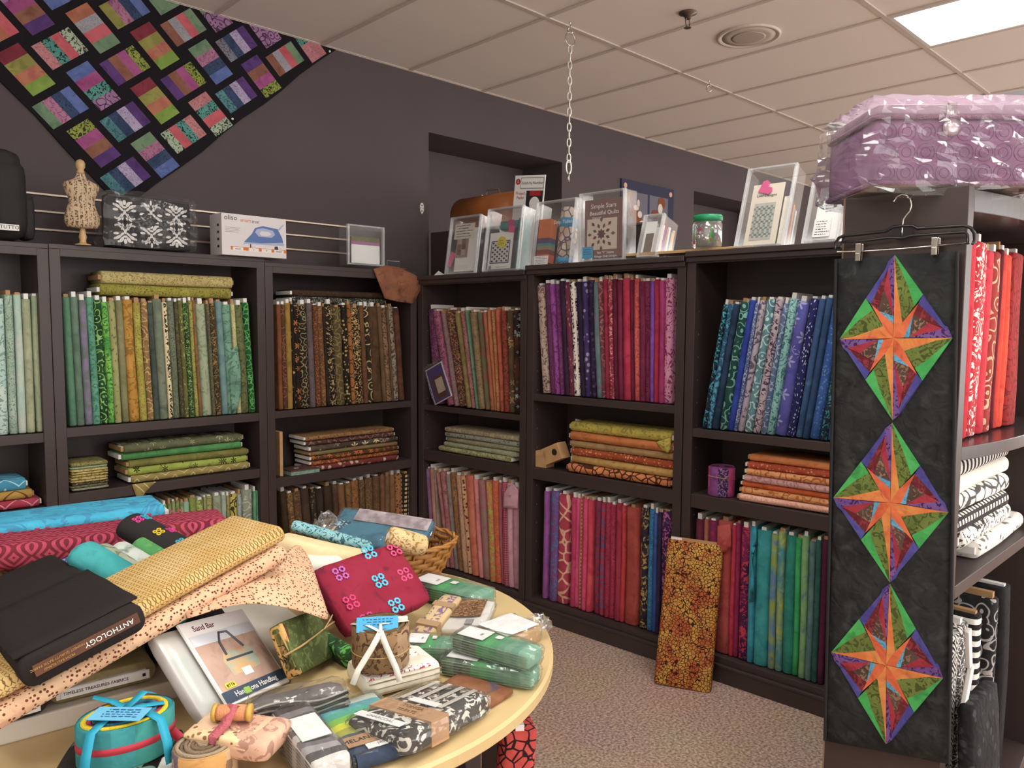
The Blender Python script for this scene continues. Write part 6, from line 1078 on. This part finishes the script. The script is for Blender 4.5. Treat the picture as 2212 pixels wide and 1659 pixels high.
m_ = MB(); m_.box((-.012, -.004, 0), (.012, .004, .012), 0, frameM(sdv*.045+V((0, 0, .086)), sdv, tow, V((0, 0, 1)))); m_.build('ribbon_knot', RIB, e, bev=.003)
# black and white treat pack
nl, nr, fl = V((-2.0244, -2.4494, .8023)), V((-1.9973, -2.6066, .819)), V((-1.7932, -2.4113, .7848)); e, M, w, d = pack('fat_quarter_pack', nl, nr, fl, .042, fab('leaf', '34322f', '45423e', 'cfcac0', .6, g=1.2), 'black and white fabric pack with tan paper band', seed=12, r=.014)
TANB = pm('tan_paper', 'b8906a', .8); box('paper_band', (-.001, .26*d, -.043), (w+.001, .46*d, .003), TANB, e); Zt = T(w*.5, .37*d, .0034)@Matrix.Rotation(0, 4, 'Z')
text('TONGA', .015, T(w*.52, .405*d, .0034)@Matrix.Rotation(-.0, 4, 'Z'), pm('brown_print', '7a5a38', .8), e); text('TREATS', .014, T(w*.52, .325*d, .0034), pm('brown_print', '7a5a38', .8), e); box('white_strip', (.06*w, .05*d, .003), (.80*w, .14*d, .0038), PAPER, e); text('CHARCOAL', .013, T(w*.43, .095*d, .004), GRY, e); box('white_flag', (.30*w, .50*d, .003), (.75*w, .58*d, .0042), PAPER, e)
m1_ = MB()
for k in range(4): m1_.box((w*(.12+.21*k), d*.52, .0022), (w*(.19+.21*k), d*.985, .0030))
m1_.build('birch_stripes', pm('birch_white', 'c8c2b8', .8), e)
# yellow-green to navy pack beneath it
nl, nr, fl = zc([(764, 1640), (908, 1596), (655, 1530)], .787); M, w, d = rect(nl, nr, fl); e, M, w, d = pack('fat_quarter_pack', nl, nr, fl, .024, stripes_mat('ocean_strips', ['2a3a54', '30405a', '38485f', '4a5a5c', 'a0a044', 'c8c83c', '7ab04a', '4aa08a', '5aa0a8', 'c8d0c8'], 1, 1, d), 'fabric pack shading from navy to yellow green', seed=13)
m_ = MB(); m_.tube([(.004, .004, -.010), (w*.5, .003, -.010), (w-.004, .004, -.010)], .014, 10); m_.build('rolled_edge', fab('mot', '2a3548', '344056', '222c3e', .6), e, True); box('tan_label', (.02*w, .14*d, .003), (.55*w, .30*d, .004), TANB, e); text('MELANGE', .016, T(w*.26, .22*d, .0044), INK, e); box('white_strip', (.25*w, .05*d, .003), (.95*w, .13*d, .0042), PAPER, e); text('JAVA BLUE', .010, T(w*.6, .09*d, .0046), GRY, e)
# grey strip pack at the bottom edge
nl, nr, fl = zc([(676, 1654), (759, 1627), (590, 1534)], .822); e, M, w, d = pack('strip_pack', nl, nr, fl, .058, stripes_mat('grey_strips', ['c8c4c0', '4a4648', '9a9698', '6a6668', 'b8b4b0', '5a5658', 'a8a4a2', '4c484a', '7a7678', '3c383c'], 1, 1, d), 'grey strip pack with white label at the bottom edge', seed=14, r=.006)
box('paper_label', (.12*w, .34*d, .0025), (.92*w, .74*d, .0037), PAPER, e); m_ = MB()
for k in range(8): m_.box((-.0012, .004, -.058*(.1+.11*k)-.0012), (.001, d-.004, -.058*(.1+.11*k)))
m_.build('layer_edges', pm('pale_grey_edge', 'bdb6b0', .8), e)
# grey swirled bundle
nl, nr, fl = zc([(545, 1530), (752, 1488), (575, 1492)], .822); e, M, w, d = pack('fabric_bundle', nl, nr, fl, .055, fab('mot', '55504f', '66605e', '47423f', 1), 'grey layered fabric bundle in clear plastic before the handbag pattern', cat='fabric bundle', seed=15, r=.022)
for k in range(7):
    m_ = MB(); zz_ = -.052*(.08+.13*k); m_.tube([(x_*w, -.0015-.001*math.sin(x_*9), zz_+.006*math.sin(x_*7+.3*k)) for x_ in [i/12 for i in range(13)]], .0022, 5); m_.build('layer_edge', pm('layer%d' % (k % 2), ('a8a29e', '3a3534')[k % 2], .9), e, True)
# handbag sewing pattern leaning back on the pile
nl, nr, fl = V((-2.1683, -2.2686, .8045)), V((-1.9933, -2.1774, .7669)), V((-2.2099, -2.1336, .9381)); M, w, d = rect(nl, nr, fl); hb_ = thing('sewing_pattern', 'sewing pattern packet picturing a patchwork handbag', 'pattern', M=M)
box('packet', (0, 0, -.006), (w, d, 0), PAPER, hb_, bev=.001); box('photo', (.03*w, .14*d, 0), (.97*w, .82*d, .0008), fab('mot', 'b89684', 'c4a490', 'a88674', .8, g=1.1), hb_)
box('sky', (.03*w, .70*d, .0008), (.97*w, .82*d, .0012), pm('sky_print', 'd8dce4', .6), hb_); bar = MB().add([(x*w, y*d, .0015) for x, y in ((0, .02), (1, .05), (1, .17), (0, .15))], [(0, 1, 2, 3)]).build('title_bar', pm('slate_blue_print', '3c4a5e', .6), hb_)
text('Hands ons Handbag', .017, T(w*.5, .095*d, .0018)@Matrix.Rotation(.02, 4, 'Z'), PAPER, hb_); text('Sand Bar', .018, T(w*.30, .90*d, .0006), pm('plum_ink', '6a3040', .7), hb_)
bagp = MB().add([(x*w, y*d, .0013) for x, y in ((.30, .28), (.74, .30), (.80, .50), (.68, .58), (.34, .56), (.27, .46))], [(0, 1, 2, 3, 4, 5)]).build('bag_picture', fab('mot', 'c8a068', '8aa8a0', 'b87c4c', 2), hb_)
m_ = MB(); m_.tube([(.36*w, .52*d, .0015), (.37*w, .68*d, .0015), (.44*w, .79*d, .0015), (.55*w, .78*d, .0015), (.66*w, .56*d, .0015)], .0028, 6); m_.build('bag_handle', pm('grey_handle', '5a5a60', .6), hb_, True); box('bag_trim', (.32*w, .45*d, .0014), (.74*w, .475*d, .0019), pm('slate_trim', '46505c', .6), hb_)
for x, y in ((.44, .24),): box('price_sticker', (x*w, y*d, .0016), ((x+.14)*w, (y+.09)*d, .002), PAPER, hb_)
box('yellow_dot', (.10*w, .17*d, .0016), (.25*w, .23*d, .002), YELN, hb_); text('#116', .011, T(.175*w, .20*d, .0023), INK, hb_); box('green_dot', (.30*w, .05*d, .0019), (.39*w, .12*d, .0023), pm('green_dot', '9ac050', .7), hb_)
M_ = hb_.matrix_world.copy()
hb2 = thing('plastic_case', 'frosted white plastic folder leaning behind the handbag pattern', 'folder', M=M@T(-.055, -.0, -.012)); v, f = soft_box(w*.95, d*1.0, .03, .012, 5, 0, 2); mob('folder', [V((p.x+w*.475, p.y, p.z-.03)) for p in v], f, film('frosted', tint='e8e4de', white=.55, gloss=.05, rough=.3), hb2, True); box('teal_sheet', (.015, .02, -.012), (w*.5, d*.7, -.009), pm('teal_sheet', '2a8a80', .7), hb2); box('inner_sheet', (.02, .03, -.02), (w*.9, d*.95, -.015), PAPER, hb2)
# green bundle tied with raffia
nl, nr, fl = V((-2.0027, -2.2436, .807)), V((-1.855, -2.143, .772)), V((-2.017, -2.1867, .907)); e, M, w, d = pack('fabric_bundle', nl, nr, fl, .035, fab('leaf', '3f4a22', '4c582a', '5c6a34', .7, g=1.2), 'dark green leaf-print bundle tied with raffia', cat='fabric bundle', filmy=False, r=.008, seed=16)
o, _, _, _ = slab('brown_strip', V((-.03, .0, -.004)), V((-.002, 0, -.004)), V((-.03, d*.98, -.004)), .035, fab('mot', '5a3422', '6a3e28', '4a2a1c', 1), parent=e); m_ = MB(); m_.tube([(-.032, d*.42, .0), (w*.2, d*.45, .005), (w*.6, d*.52, .005), (w+.008, d*.6, .003), (w+.03, d*.62, .01)], .0022, 6); m_.tube([(w*.85, d*.56, .006), (w+.01, d*.7, .012), (w+.02, d*.76, .016)], .0018, 5); m_.build('raffia_tie', pm('raffia', 'c0a06a', .8), e, True)
o, _, _, _ = slab('yellow_strip', V((w+.001, .0, -.003)), V((w+.014, 0, -.003)), V((w+.001, d*.98, -.003)), .035, fab('leaf', 'b88a44', 'c49850', '3a2c1c', 1), parent=e)
nl, nr, fl = at(735, 1412, 1.71), at(760, 1392, 1.73), at(706, 1303, 1.90); slab('folded_fabric', nl, nr, fl, .05, fab('leaf', '1c2a1a', '2c5a2c', '4a9a3a', .7, g=1.25), 'black and bright green leaf fabric edge beside magenta fabric', 'folded fabric', GS, r=.006)
# magenta flowered fabric
nl, nr, fl = V((-1.8305, -2.1601, .8239)), V((-1.5641, -2.1378, .8357)), V((-1.8479, -2.0189, .9498)); MG = fab('mot', '9c0f36', 'a41a3e', '5c1a3c', .5, g=.85); o, M, w, d = slab('folded_fabric', nl, nr, fl, .05, MG, 'magenta folded fabric with woven pink and aqua flowers', 'folded fabric', GS, r=.02)
band = None
for k, (x, y, c) in enumerate(((.22, .78, 'b060a8'), (.16, .36, 'c83a6c'), (.55, .50, '5ab8d8'), (.90, .86, 'c84a78'), (.84, .46, 'c84a78'), (.22, .06, 'c03a80'), (.56, .10, '5ab8d8'), (.62, .94, '5ab8d8'))):
    mb = MB(); clover(mb, T(x*w, y*d, .0012), .018); q = mb.build('woven_flower', pm('flower_'+c, c, .8), o)
# peach bundle with thread spool, beige roll, teal roll and dark flowered cloth
nl, nr, fl = zc([(392, 1583), (552, 1606), (432, 1520)], .838); e, M, w, d = pack('fabric_bundle', nl, nr, fl, .036, fab('mot', 'd0a884', 'd8b490', 'c89878', .8, g=1.2), 'peach folded bundle topped by a thread spool', cat='fabric bundle', filmy=False, r=.016, puff=.005, seed=18)
o, _, _, _ = slab('lower_fold', V((-.008, -.004, -.037)), V((w+.01, -.004, -.037)), V((-.008, d, -.037)), .040, fab('leaf', 'c89a80', 'd4a88c', 'a87a68', .7, g=1.2), parent=e, r=.016); o, _, _, _ = slab('dotted_fold', V((.02, d*.62, .008)), V((w*.9, d*.62, .008)), V((.02, d*1.02, .008)), .014, fab('dots', 'd8b484', 'e0c090', '8a5a34', 1.4, g=1.2), parent=e)
Msp = T(w*.45, d*.55, .017)@Matrix.Rotation(.25, 4, 'Z')@Matrix.Rotation(math.pi/2, 4, 'Y'); MB().lathe([(.012, -.026), (.0135, -.02), (.0135, .02), (.012, .026)], 18, 0, Msp).build('thread_spool', pm('peach_thread', 'e09a6c', .5, bump=.5, bscale=500), e, True)
for z in (-.033, .027): MB().lathe([(.015, z), (.015, z+.006)], 18, 0, Msp).build('spool_end', pm('gold_spool', 'c8a04c', .4), e, True)
ribbon([(w*.42, -.004, -.04), (w*.44, -.003, .002), (w*.46, d*.3, .008), (w*.48, d*.52, .034), (w*.52, d*.8, .012), (w*.55, d*1.0, .0)], .02, pm('pink_lace', 'd8707c', .8, bump=.8, bscale=300), e, 'lace_ribbon')
jc2 = onz(443, 1602, .826); jc2.z = TZ+.001; jelly(jc2, .054, .064, [('leaf', 'b8946a', 'c4a078', '8a4a4c', .8), ('leaf', '5a4a5c', '6a5a6c', 'a89078', .7), ('mot', 'c8944c', 'd0a05a', 'b88040'), ('leaf', 'c0a078', 'ccac84', '8a6a4c', .8)], 'beige spiral jelly roll nearest the camera', .92, .3, ['8a7660', 'a8947a', '7a6650'])
nl, nr, fl = zc([(108, 1668), (372, 1640), (160, 1590)], .792); slab('folded_fabric', nl, nr, fl, .03, fab('flower', '1c1a18', '26221e', '6a9a94', .8, g=1.2), 'black flowered folded cloth under the teal jelly roll', 'folded fabric', GS, r=.014, puff=.006)
jc3 = onz(272, 1537, .868); jc3.z = .7945; TEALS = [('mot', '1c7a80', '248a90', '187078'), ('mot', '1f8078', '2a8c86', '186e6c'), ('mot', '8a4aa0', '9a5ab0', '7a3c90'), ('mot', '4a4a90', '5a5aa0', '3c3c80'), ('mot', 'c03a7c', 'cc488a', 'b02e6e')]
TJ = -1.35; angc = math.atan2(CAM.y-jc3.y, CAM.x-jc3.x)
e = jelly(jc3, .078, .072, [TEALS[0], TEALS[0], TEALS[0], TEALS[1], TEALS[1], TEALS[0], TEALS[2], TEALS[3], TEALS[2], TEALS[4], TEALS[0], TEALS[0]], 'teal rainbow jelly roll tied with turquoise ribbon and tag', .74, angc+TJ, ['2a8a94', 'd8c030', 'b03a4c', '2f7a9a', 'c8b838', '7a4a9a', '3a9aa0', 'd06a3a'])
tow = (CAM-jc3); tow.z = 0; tow.normalize(); sdv = V((-tow.y, tow.x, 0)); Ri = e.matrix_world.to_3x3() if False else Matrix.Rotation(-(angc+TJ), 3, 'Z'); tw, sv_ = Ri@tow, Ri@sdv; TQR = pm('turquoise_ribbon', '1f9ab8', .6); RDR = pm('red_ribbon', 'b02c40', .6)
m_ = MB(); vv = []; n = 40
for z in (.030, .042):
    for i in range(n): a = 2*math.pi*i/n; vv.append((.0788*math.cos(a), .0788*.74*math.sin(a), z))
m_.add(vv, [(i, (i+1) % n, n+(i+1) % n, n+i) for i in range(n)]); o = m_.build('red_ribbon', RDR, e, True); q = o.modifiers.new('s', 'SOLIDIFY'); q.thickness = .001
R0 = .062
for d_ in (-1, 1): ribbon([V((0, 0, .078)), sv_*d_*.03+tw*.02+V((0, 0, .077)), sv_*d_*.052+tw*.052+V((0, 0, .072)), sv_*d_*.060+tw*.068+V((0, 0, .04)), sv_*d_*.064+tw*.075+V((0, 0, .004))], .016, TQR, e, up=None)
ribbon([sv_*.06+V((0, 0, .076)), V((0, 0, .08)), -sv_*.02-tw*.04+V((0, 0, .078)), -sv_*.05-tw*.045+V((0, 0, .09))], .014, TQR, e); ribbon([V((0, 0, .08)), sv_*.03-tw*.02+V((0, 0, .094)), sv_*.045-tw*.03+V((0, 0, .084))], .016, TQR, e)
tgm = frameM(V((0, 0, .0815))+tw*.03-sv_*.02, (-sv_*.8-tw*.1).normalized(), ((-sv_*.1+tw*-.8)).normalized(), V((0, 0, 1))); tgm = frameM(V((0, 0, .083))-sv_*.01+tw*.025, -sv_, -tw, V((0, 0, 1)))@Matrix.Rotation(.5, 4, 'Z'); box('blue_tag', (-.045, -.022, 0), (.045, .022, .001), pm('sky_tag', '6ab8dc', .7), e, M=tgm); o = scrib(e, -.035, .035, -.015, .016, 0, 4, pm('blue_ink', '2a5a8a', .8), 33); o.matrix_local = tgm@T(0, 0, .0016)@Matrix.Rotation(-math.pi/2, 4, 'X')
ribbon([sv_*.07+tw*.03+V((0, 0, .036)), sv_*.088+tw*.045+V((0, 0, .02)), sv_*.098+tw*.055+V((0, 0, .002))], .016, RDR, e, up=tw)
# small white card box and brown scraps
tag(slab('card_box', onz(335, 1668, .79), onz(372, 1664, .79), onz(350, 1618, .79), .028, WHITE, 'x', 'x', r=.003)[0], 'small white card box wedged beside the beige jelly roll', 'box')
slab('fabric_pieces', onz(1056, 1522, .774), onz(1110, 1488, .774), onz(965, 1468, .774), .012, fab('mot', '7a4a2c', '8a5a38', '3a4a6c', .6, g=1.2), 'rust brown cut fabric pieces at the table rim', 'fabric pieces', GS, r=.004)
# ---- wicker basket with kits
bc = V((-1.435, -1.765, TZ)); WK = pm('wicker', 'b07a3c', .5, c2='94622c', nscale=30, g=1.1); ba = thing('wicker_basket', 'oval woven wicker basket at the far side of table', 'basket', tuple(bc), (0, 0, -.75)); rb0, rb1, hb_k = .120, .168, .118; AX, AY = 1.15, .92
def bpt(a, t_, dr=0): r = rb0+(rb1-rb0)*t_+dr; return V((r*AX*math.cos(a), r*AY*math.sin(a), .006+hb_k*t_))
MB().lathe([(.005, .001), (rb0, .001), (rb0, .008), (.005, .008)], 32, sx=AX, sy=AY).build('basket_floor', WK, ba)
NS = 28
for k in range(NS): m_ = MB(); a = 2*math.pi*k/NS; m_.tube([bpt(a, t_/6) for t_ in range(7)], .0035, 5); m_.build('upright_stake', WK, ba, True)
for j in range(7):
    m_ = MB(); t_ = .06+j*.135; pts = []
    for k in range(NS*4): a = 2*math.pi*k/(NS*4); pts.append(bpt(a, t_, .0055*math.cos(k/4*math.pi+(math.pi if j % 2 else 0))))
    n_ = len(pts); v = []
    for i, p in enumerate(pts): v += [p+V((0, 0, -.0068)), p+V((0, 0, .0068))]
    o = mob('weaver', v, [(2*i, 2*((i+1) % n_), 2*((i+1) % n_)+1, 2*i+1) for i in range(n_)], WK, ba, True); q = o.modifiers.new('s', 'SOLIDIFY'); q.thickness = .003
for s_ in (0, 1): m_ = MB(); m_.tube([bpt(2*math.pi*k/80, 1.02, .004*math.sin(k*.8+s_*math.pi))+V((0, 0, .004*math.cos(k*.8+s_*math.pi))) for k in range(80)], .0048, 6, closed=True); m_.build('braided_rim', WK, ba, True)
# kit bag in the basket
def bp(x, y, D): return at(x, y, D)
nl, nr, fl = bp(700, 1162, 2.30), bp(905, 1195, 2.24), bp(692, 1086, 2.44); e, M, w, d = pack('craft_kit', nl, nr, fl, .03, fab('mot', '2a6a84', '34768e', '225a72', .6, g=1.2), 'clear bagged kit of blue fabric sticking out of basket', cat='kit', seed=22); o, _, _, _ = slab('cream_strip', V((0, -.02, .002)), V((w*.35, -.02, .002)), V((0, d*.3, .002)), .02, fab('mot', 'd0b080', 'd8ba8c', 'c4a474', 1), parent=e); box('photo_card', (.18*w, .62*d, .003), (.98*w, .98*d, .0045), pm('mauve_photo', '8a7a80', .6, c2='b8aab0', nscale=40), e)
o, _, _, _ = slab('dark_fabric', V((w*.36, -.015, .004)), V((w*.72, -.015, .004)), V((w*.36, d*.55, .004)), .024, fab('leaf', '1c4458', '24506a', '9ac0cc', 1.2, g=1.2), parent=e)
v, f = crumple(.05, .09, .05, 25, .012, 4); mob('bag_mouth', [V((p.x-.02, p.y+.0, p.z-.02)) for p in v], f, film('sleeve'), e)
roll(bp(632, 1134, 2.16), bp(800, 1182, 2.18), .022, fab('leaf', '7ab0b4', '8abcc0', '2a5a6c', 1.2, g=1.2), 'aqua print roll in plastic left of the basket')
r_ = roll(bp(838, 1158, 2.06), bp(918, 1180, 2.10), .032, fab('leaf', 'c0a068', 'caac76', '8a6a3c', 1.2, g=1.2), 'tan print fabric roll in plastic resting on basket rim', .9); box('diamond_label', (-.009, -.009, .0008), (.009, .009, .0016), PAPER, r_, M=Matrix.Rotation(.78, 4, 'Z'))
# ================================================================== floor things
# crackle-print bolt leaning on the bookcase
bl_, br_2 = onz(1411, 1474, .010), onz(1545, 1495, .010); tlp = RR.hit(1442, 1163, -.082); A_ = RR.P(tlp[0], -.082, tlp[1])
ax = (A_-bl_); L_ = ax.length; wv = (br_2-bl_); wv -= ax.normalized()*wv.dot(ax.normalized()); 
CRK = fab('net', 'c8962c', 'b0521c', '3a1408', 2.0, g=1.2)
b, M, dd, hh, s = bolt3(bl_, A_, br_2, .05, CRK, 'orange and yellow crackle-print bolt leaning on the bookcase from carpet', CARD, group=None, d=wv.length*.93)
# red scale-print bolt standing by the table leg
q = at(1090, 1660, 1.72); q.z = .004; b = bolt(T(*q)@Matrix.Rotation(-.55, 4, 'Z')@Matrix.Rotation(.06, 4, 'Y'), .085, .18, .62, fab('net', 'b83a34', 'c84a40', '2a0e10', 1.1, g=1.1), 'red scale-print bolt standing on the floor by the table', None, random.Random(3), core=WHITE, name='fabric_bolt')
# ================================================================== odds and ends on the shelves
# folded fat quarters on the green bookcase
z = .8035; cols = [('8a8a78', '7a7a68'), ('6a6648', '504c34'), ('3f3a28', '8a7c50'), ('b09c5c', '7a6a34'), ('b8a45c', '7a6a34'), ('a8984c', '6a5c2c'), ('b4a458', '7a6a34'), ('bca868', '8a7a40'), ('8aa078', '7a906a'), ('8a8048', '5a5428')]
uL, uR = RL.u(153, .86, .03), RL.u(233, .86, .03)
for i, (a, c) in enumerate(cols):
    t_ = .0118 if i < 9 else .017; rn = random.Random(i); v, f = soft_box(uR-uL, .19, t_-.0006, .005, 4, 0, i); o = mob('fat_quarter', v, f, fab('leaf', a, a, c, 1.3), None, True); o.location = ((uL+uR)/2+rn.uniform(-.003, .003), .02+rn.uniform(-.004, .004), z); o.rotation_euler = (0, 0, rn.uniform(-.02, .02)); z += t_
    tag(o, '%s folded fat quarter, %s from bottom of stack on green bookcase' % (('grey', 'dark olive', 'brown and tan', 'straw', 'gold', 'mustard', 'ochre', 'tan', 'mint green', 'olive')[i], ORD[i]), 'fat quarter', 'folded fat quarters')
# kraft board and mint box on the brown bookcase
u = RL.u(607, .85, .03); o = tag(box('kraft_board', (-.012, 0, 0), (.006, .16, .235), KRAFT, bev=.002), 'tall kraft cardboard strip against the brown bookcase side', 'cardboard'); o.location = (u+.006, .03, .7395)
u0, u1 = RL.u(628, .75, .01), RL.u(668, .75, .01); bx = thing('flat_box', 'flat brown box with mint edge lying left of brown stack', 'box', (u0, .006, .7395)); box('box_base', (0, 0, 0), (u1-u0+.06, .12, .018), pm('mint_print', '8aa89a', .7, c2='6a8a84', nscale=60), bx); box('box_lid', (0, 0, .018), (u1-u0+.06, .12, .026), pm('brown_lid', '5c4038', .6), bx); box('sticker', (.05, .05, .0261), (.075, .065, .0268), PAPER, bx)
# kraft boxes, pattern packet in the purple bookcase
u0, u1 = RR.u(1159, .82, .03), RR.u(1182, .82, .03)
kb = thing('kraft_box', 'small upright kraft box on the purple bookcase', 'box', M=T(*RR.P(u0, .02, .8005))@Matrix.Rotation(RR.ang, 4, 'Z')); box('carton', (0, 0, 0), (.07, .07, .085), KRAFT, kb, bev=.002); box('tape_seam', (.0, -.0008, .058), (.07, 0, .060), CARD, kb)
kb = thing('kraft_box', 'tilted kraft box with dark round hole leaning on orange stack', 'box', M=T(*RR.P(u0+.072, .02, .818))@Matrix.Rotation(RR.ang, 4, 'Z')@Matrix.Rotation(-.42, 4, 'Y')); box('carton', (0, 0, 0), (.115, .07, .085), KRAFT, kb, bev=.002); MB().lathe([(.001, 0), (.017, 0), (.017, .001)], 24, 0, T(.08, -.0008, .045)@Matrix.Rotation(math.pi/2, 4, 'X')).build('round_hole', pm('hole_dark', '2a1c14', .6), kb)
kp = thing('pattern_packet', 'grey pattern packet standing behind the orange stack', 'packet', M=T(*RR.P(RR.u(1214, 1.0, .14), .215, .801))@Matrix.Rotation(RR.ang, 4, 'Z')@Matrix.Rotation(.12, 4, 'Y')); box('packet', (0, 0, 0), (.16, .006, .245), PAPER, kp); box('photo', (.015, -.001, .03), (.15, 0, .21), GRY, kp)
# purple strip roll on the blue bookcase
u = (RR.u(1527, .86, .06)+RR.u(1585, .86, .06))/2; pj = RR.P(u, .075, .8005)
e = jelly(pj, .058, .126, [('leaf', '3a2448', '46305a', '9a6aa0', 1.2), ('mot', 'c03a80', 'cc4a8c', 'b03070'), ('mot', '2a1c38', '342444', '221630'), ('mot', '7a3a80', '86468c', '6a3070'), ('mot', '9a6a7c', 'a8788a', '8a5a6c'), ('leaf', '3a2448', '46305a', '9a6aa0', 1.2), ('mot', 'c03a80', 'cc4a8c', 'b03070'), ('mot', '7a3a80', '86468c', '6a3070')], 'purple and pink strip roll with rubber band on blue bookcase', 1, -2.9, ['7a3a6c', '9a4a80', '5a2a58']); e['group'] = 'rolled strip bundles'
m_ = MB(); m_.tube([(.0592*math.cos(2*math.pi*k/40), .0592*math.sin(2*math.pi*k/40), .078+.008*math.sin(2*math.pi*k/40+2)) for k in range(40)], .0014, 5, closed=True); m_.build('rubber_band', pm('rubber', 'c0a060', .6), e)
# purple packet leaning in the corner bookcase
M = T(*RR.P(.022, .02, 1.0662))@Matrix.Rotation(RR.ang, 4, 'Z'); p1_ = RR.hit(900, 784, .02); p2_ = RR.hit(962, 880, .02); kp = thing('pattern_packet', 'purple pattern packet in clear bag leaning in corner bookcase', 'packet', M=T(*RR.P(.135, .018, 1.067))@Matrix.Rotation(RR.ang, 4, 'Z')@Matrix.Rotation(-.42, 4, 'Y')); box('packet', (0, 0, 0), (.15, .004, .215), pm('white_edge', 'd8d0d4', .6), kp); box('cover', (.006, -.0008, .006), (.144, 0, .209), pm('violet_cover', '4a3480', .6), kp); box('cover_photo', (.03, -.0016, .02), (.13, -.0008, .15), pm('photo_brown', '5a3022', .6), kp); box('photo_inset', (.055, -.0024, .05), (.12, -.0016, .135), pm('photo_cream', 'c8b8a8', .6), kp); v, f = crumple(.165, .012, .235, 27, .002, 4); mob('clear_bag', [V((p.x+.075, p.y-.006, p.z)) for p in v], f, film('sleeve'), kp)
# loose corner of the tan zigzag bolt hanging over the shelf edge
P0, P1, P2 = ony(285, 1046, -.002), ony(337, 1040, -.002), ony(297, 1081, -.004); c = (P0+P1+P2)/3; vv = []
for i in range(5):
    for k in range(5-i): a, b = i/4, k/4; q = P0+(P1-P0)*a+(P2-P0)*b; vv.append(q-c+V((0, -.004*math.sin(a*7), 0)))
idx = {}; n = 0
for i in range(5):
    for k in range(5-i): idx[i, k] = n; n += 1
ff = []
for i in range(4):
    for k in range(4-i):
        ff.append((idx[i, k], idx[i+1, k], idx[i, k+1]))
        if (i+1, k+1) in idx: ff.append((idx[i+1, k], idx[i+1, k+1], idx[i, k+1]))
o = mob('cloth_corner', vv, ff, fab('zig', '8a7a3c', '968446', 'c2b47c', .9), None, True); o.location = c; q = o.modifiers.new('s', 'SOLIDIFY'); q.thickness = .003; tag(o, 'tan zigzag cloth corner hanging over the green bookcase shelf', 'cloth')
# blue bolt label cards on the end bookcase
for i, (x, y, lb, rot) in enumerate(((2090, 1480, 'white bolt tag dangling lower on the end bookcase', .5), (2092, 1400, 'white bolt tag dangling higher on the end bookcase', -.25))):
    q = ony(x, y, -3.085); o = tag(box('bolt_tag', (-.012, -.006, -.055), (.012, .006, .055), WHITE, bev=.002), lb, 'tag', 'bolt tags on the end bookcase'); o.location = q; o.rotation_euler = (0, rot, 0)
# black bolt leaning out of the end bookcase
q0, q1 = ony(2060, 1490, -3.13), ony(2125, 1500, -3.13)
b = bolt(T(q0.x, -3.22, .003)@Matrix.Rotation(-.16, 4, 'X'), .05, .17, .60, fab('dots', '19181a', '201f22', '0c0c0d', .7), 'black scale-embossed bolt leaning out of end bookcase bottom', None, random.Random(5), core=WHITE) if False else None
v, f = soft_box(.24, .05, .55, .02, 6, .004, 8); o = mob('leaning_bolt', v, f, fab('dots', '1d1c1e', '252427', '3a393c', .55, wr=.8), None, True); o.location = (-.60+.12+.02, -3.155, .006); o.rotation_euler = (-.06, 0, .0); tag(o, 'black scale-textured bolt standing on floor before the end bookcase', 'fabric bolt')
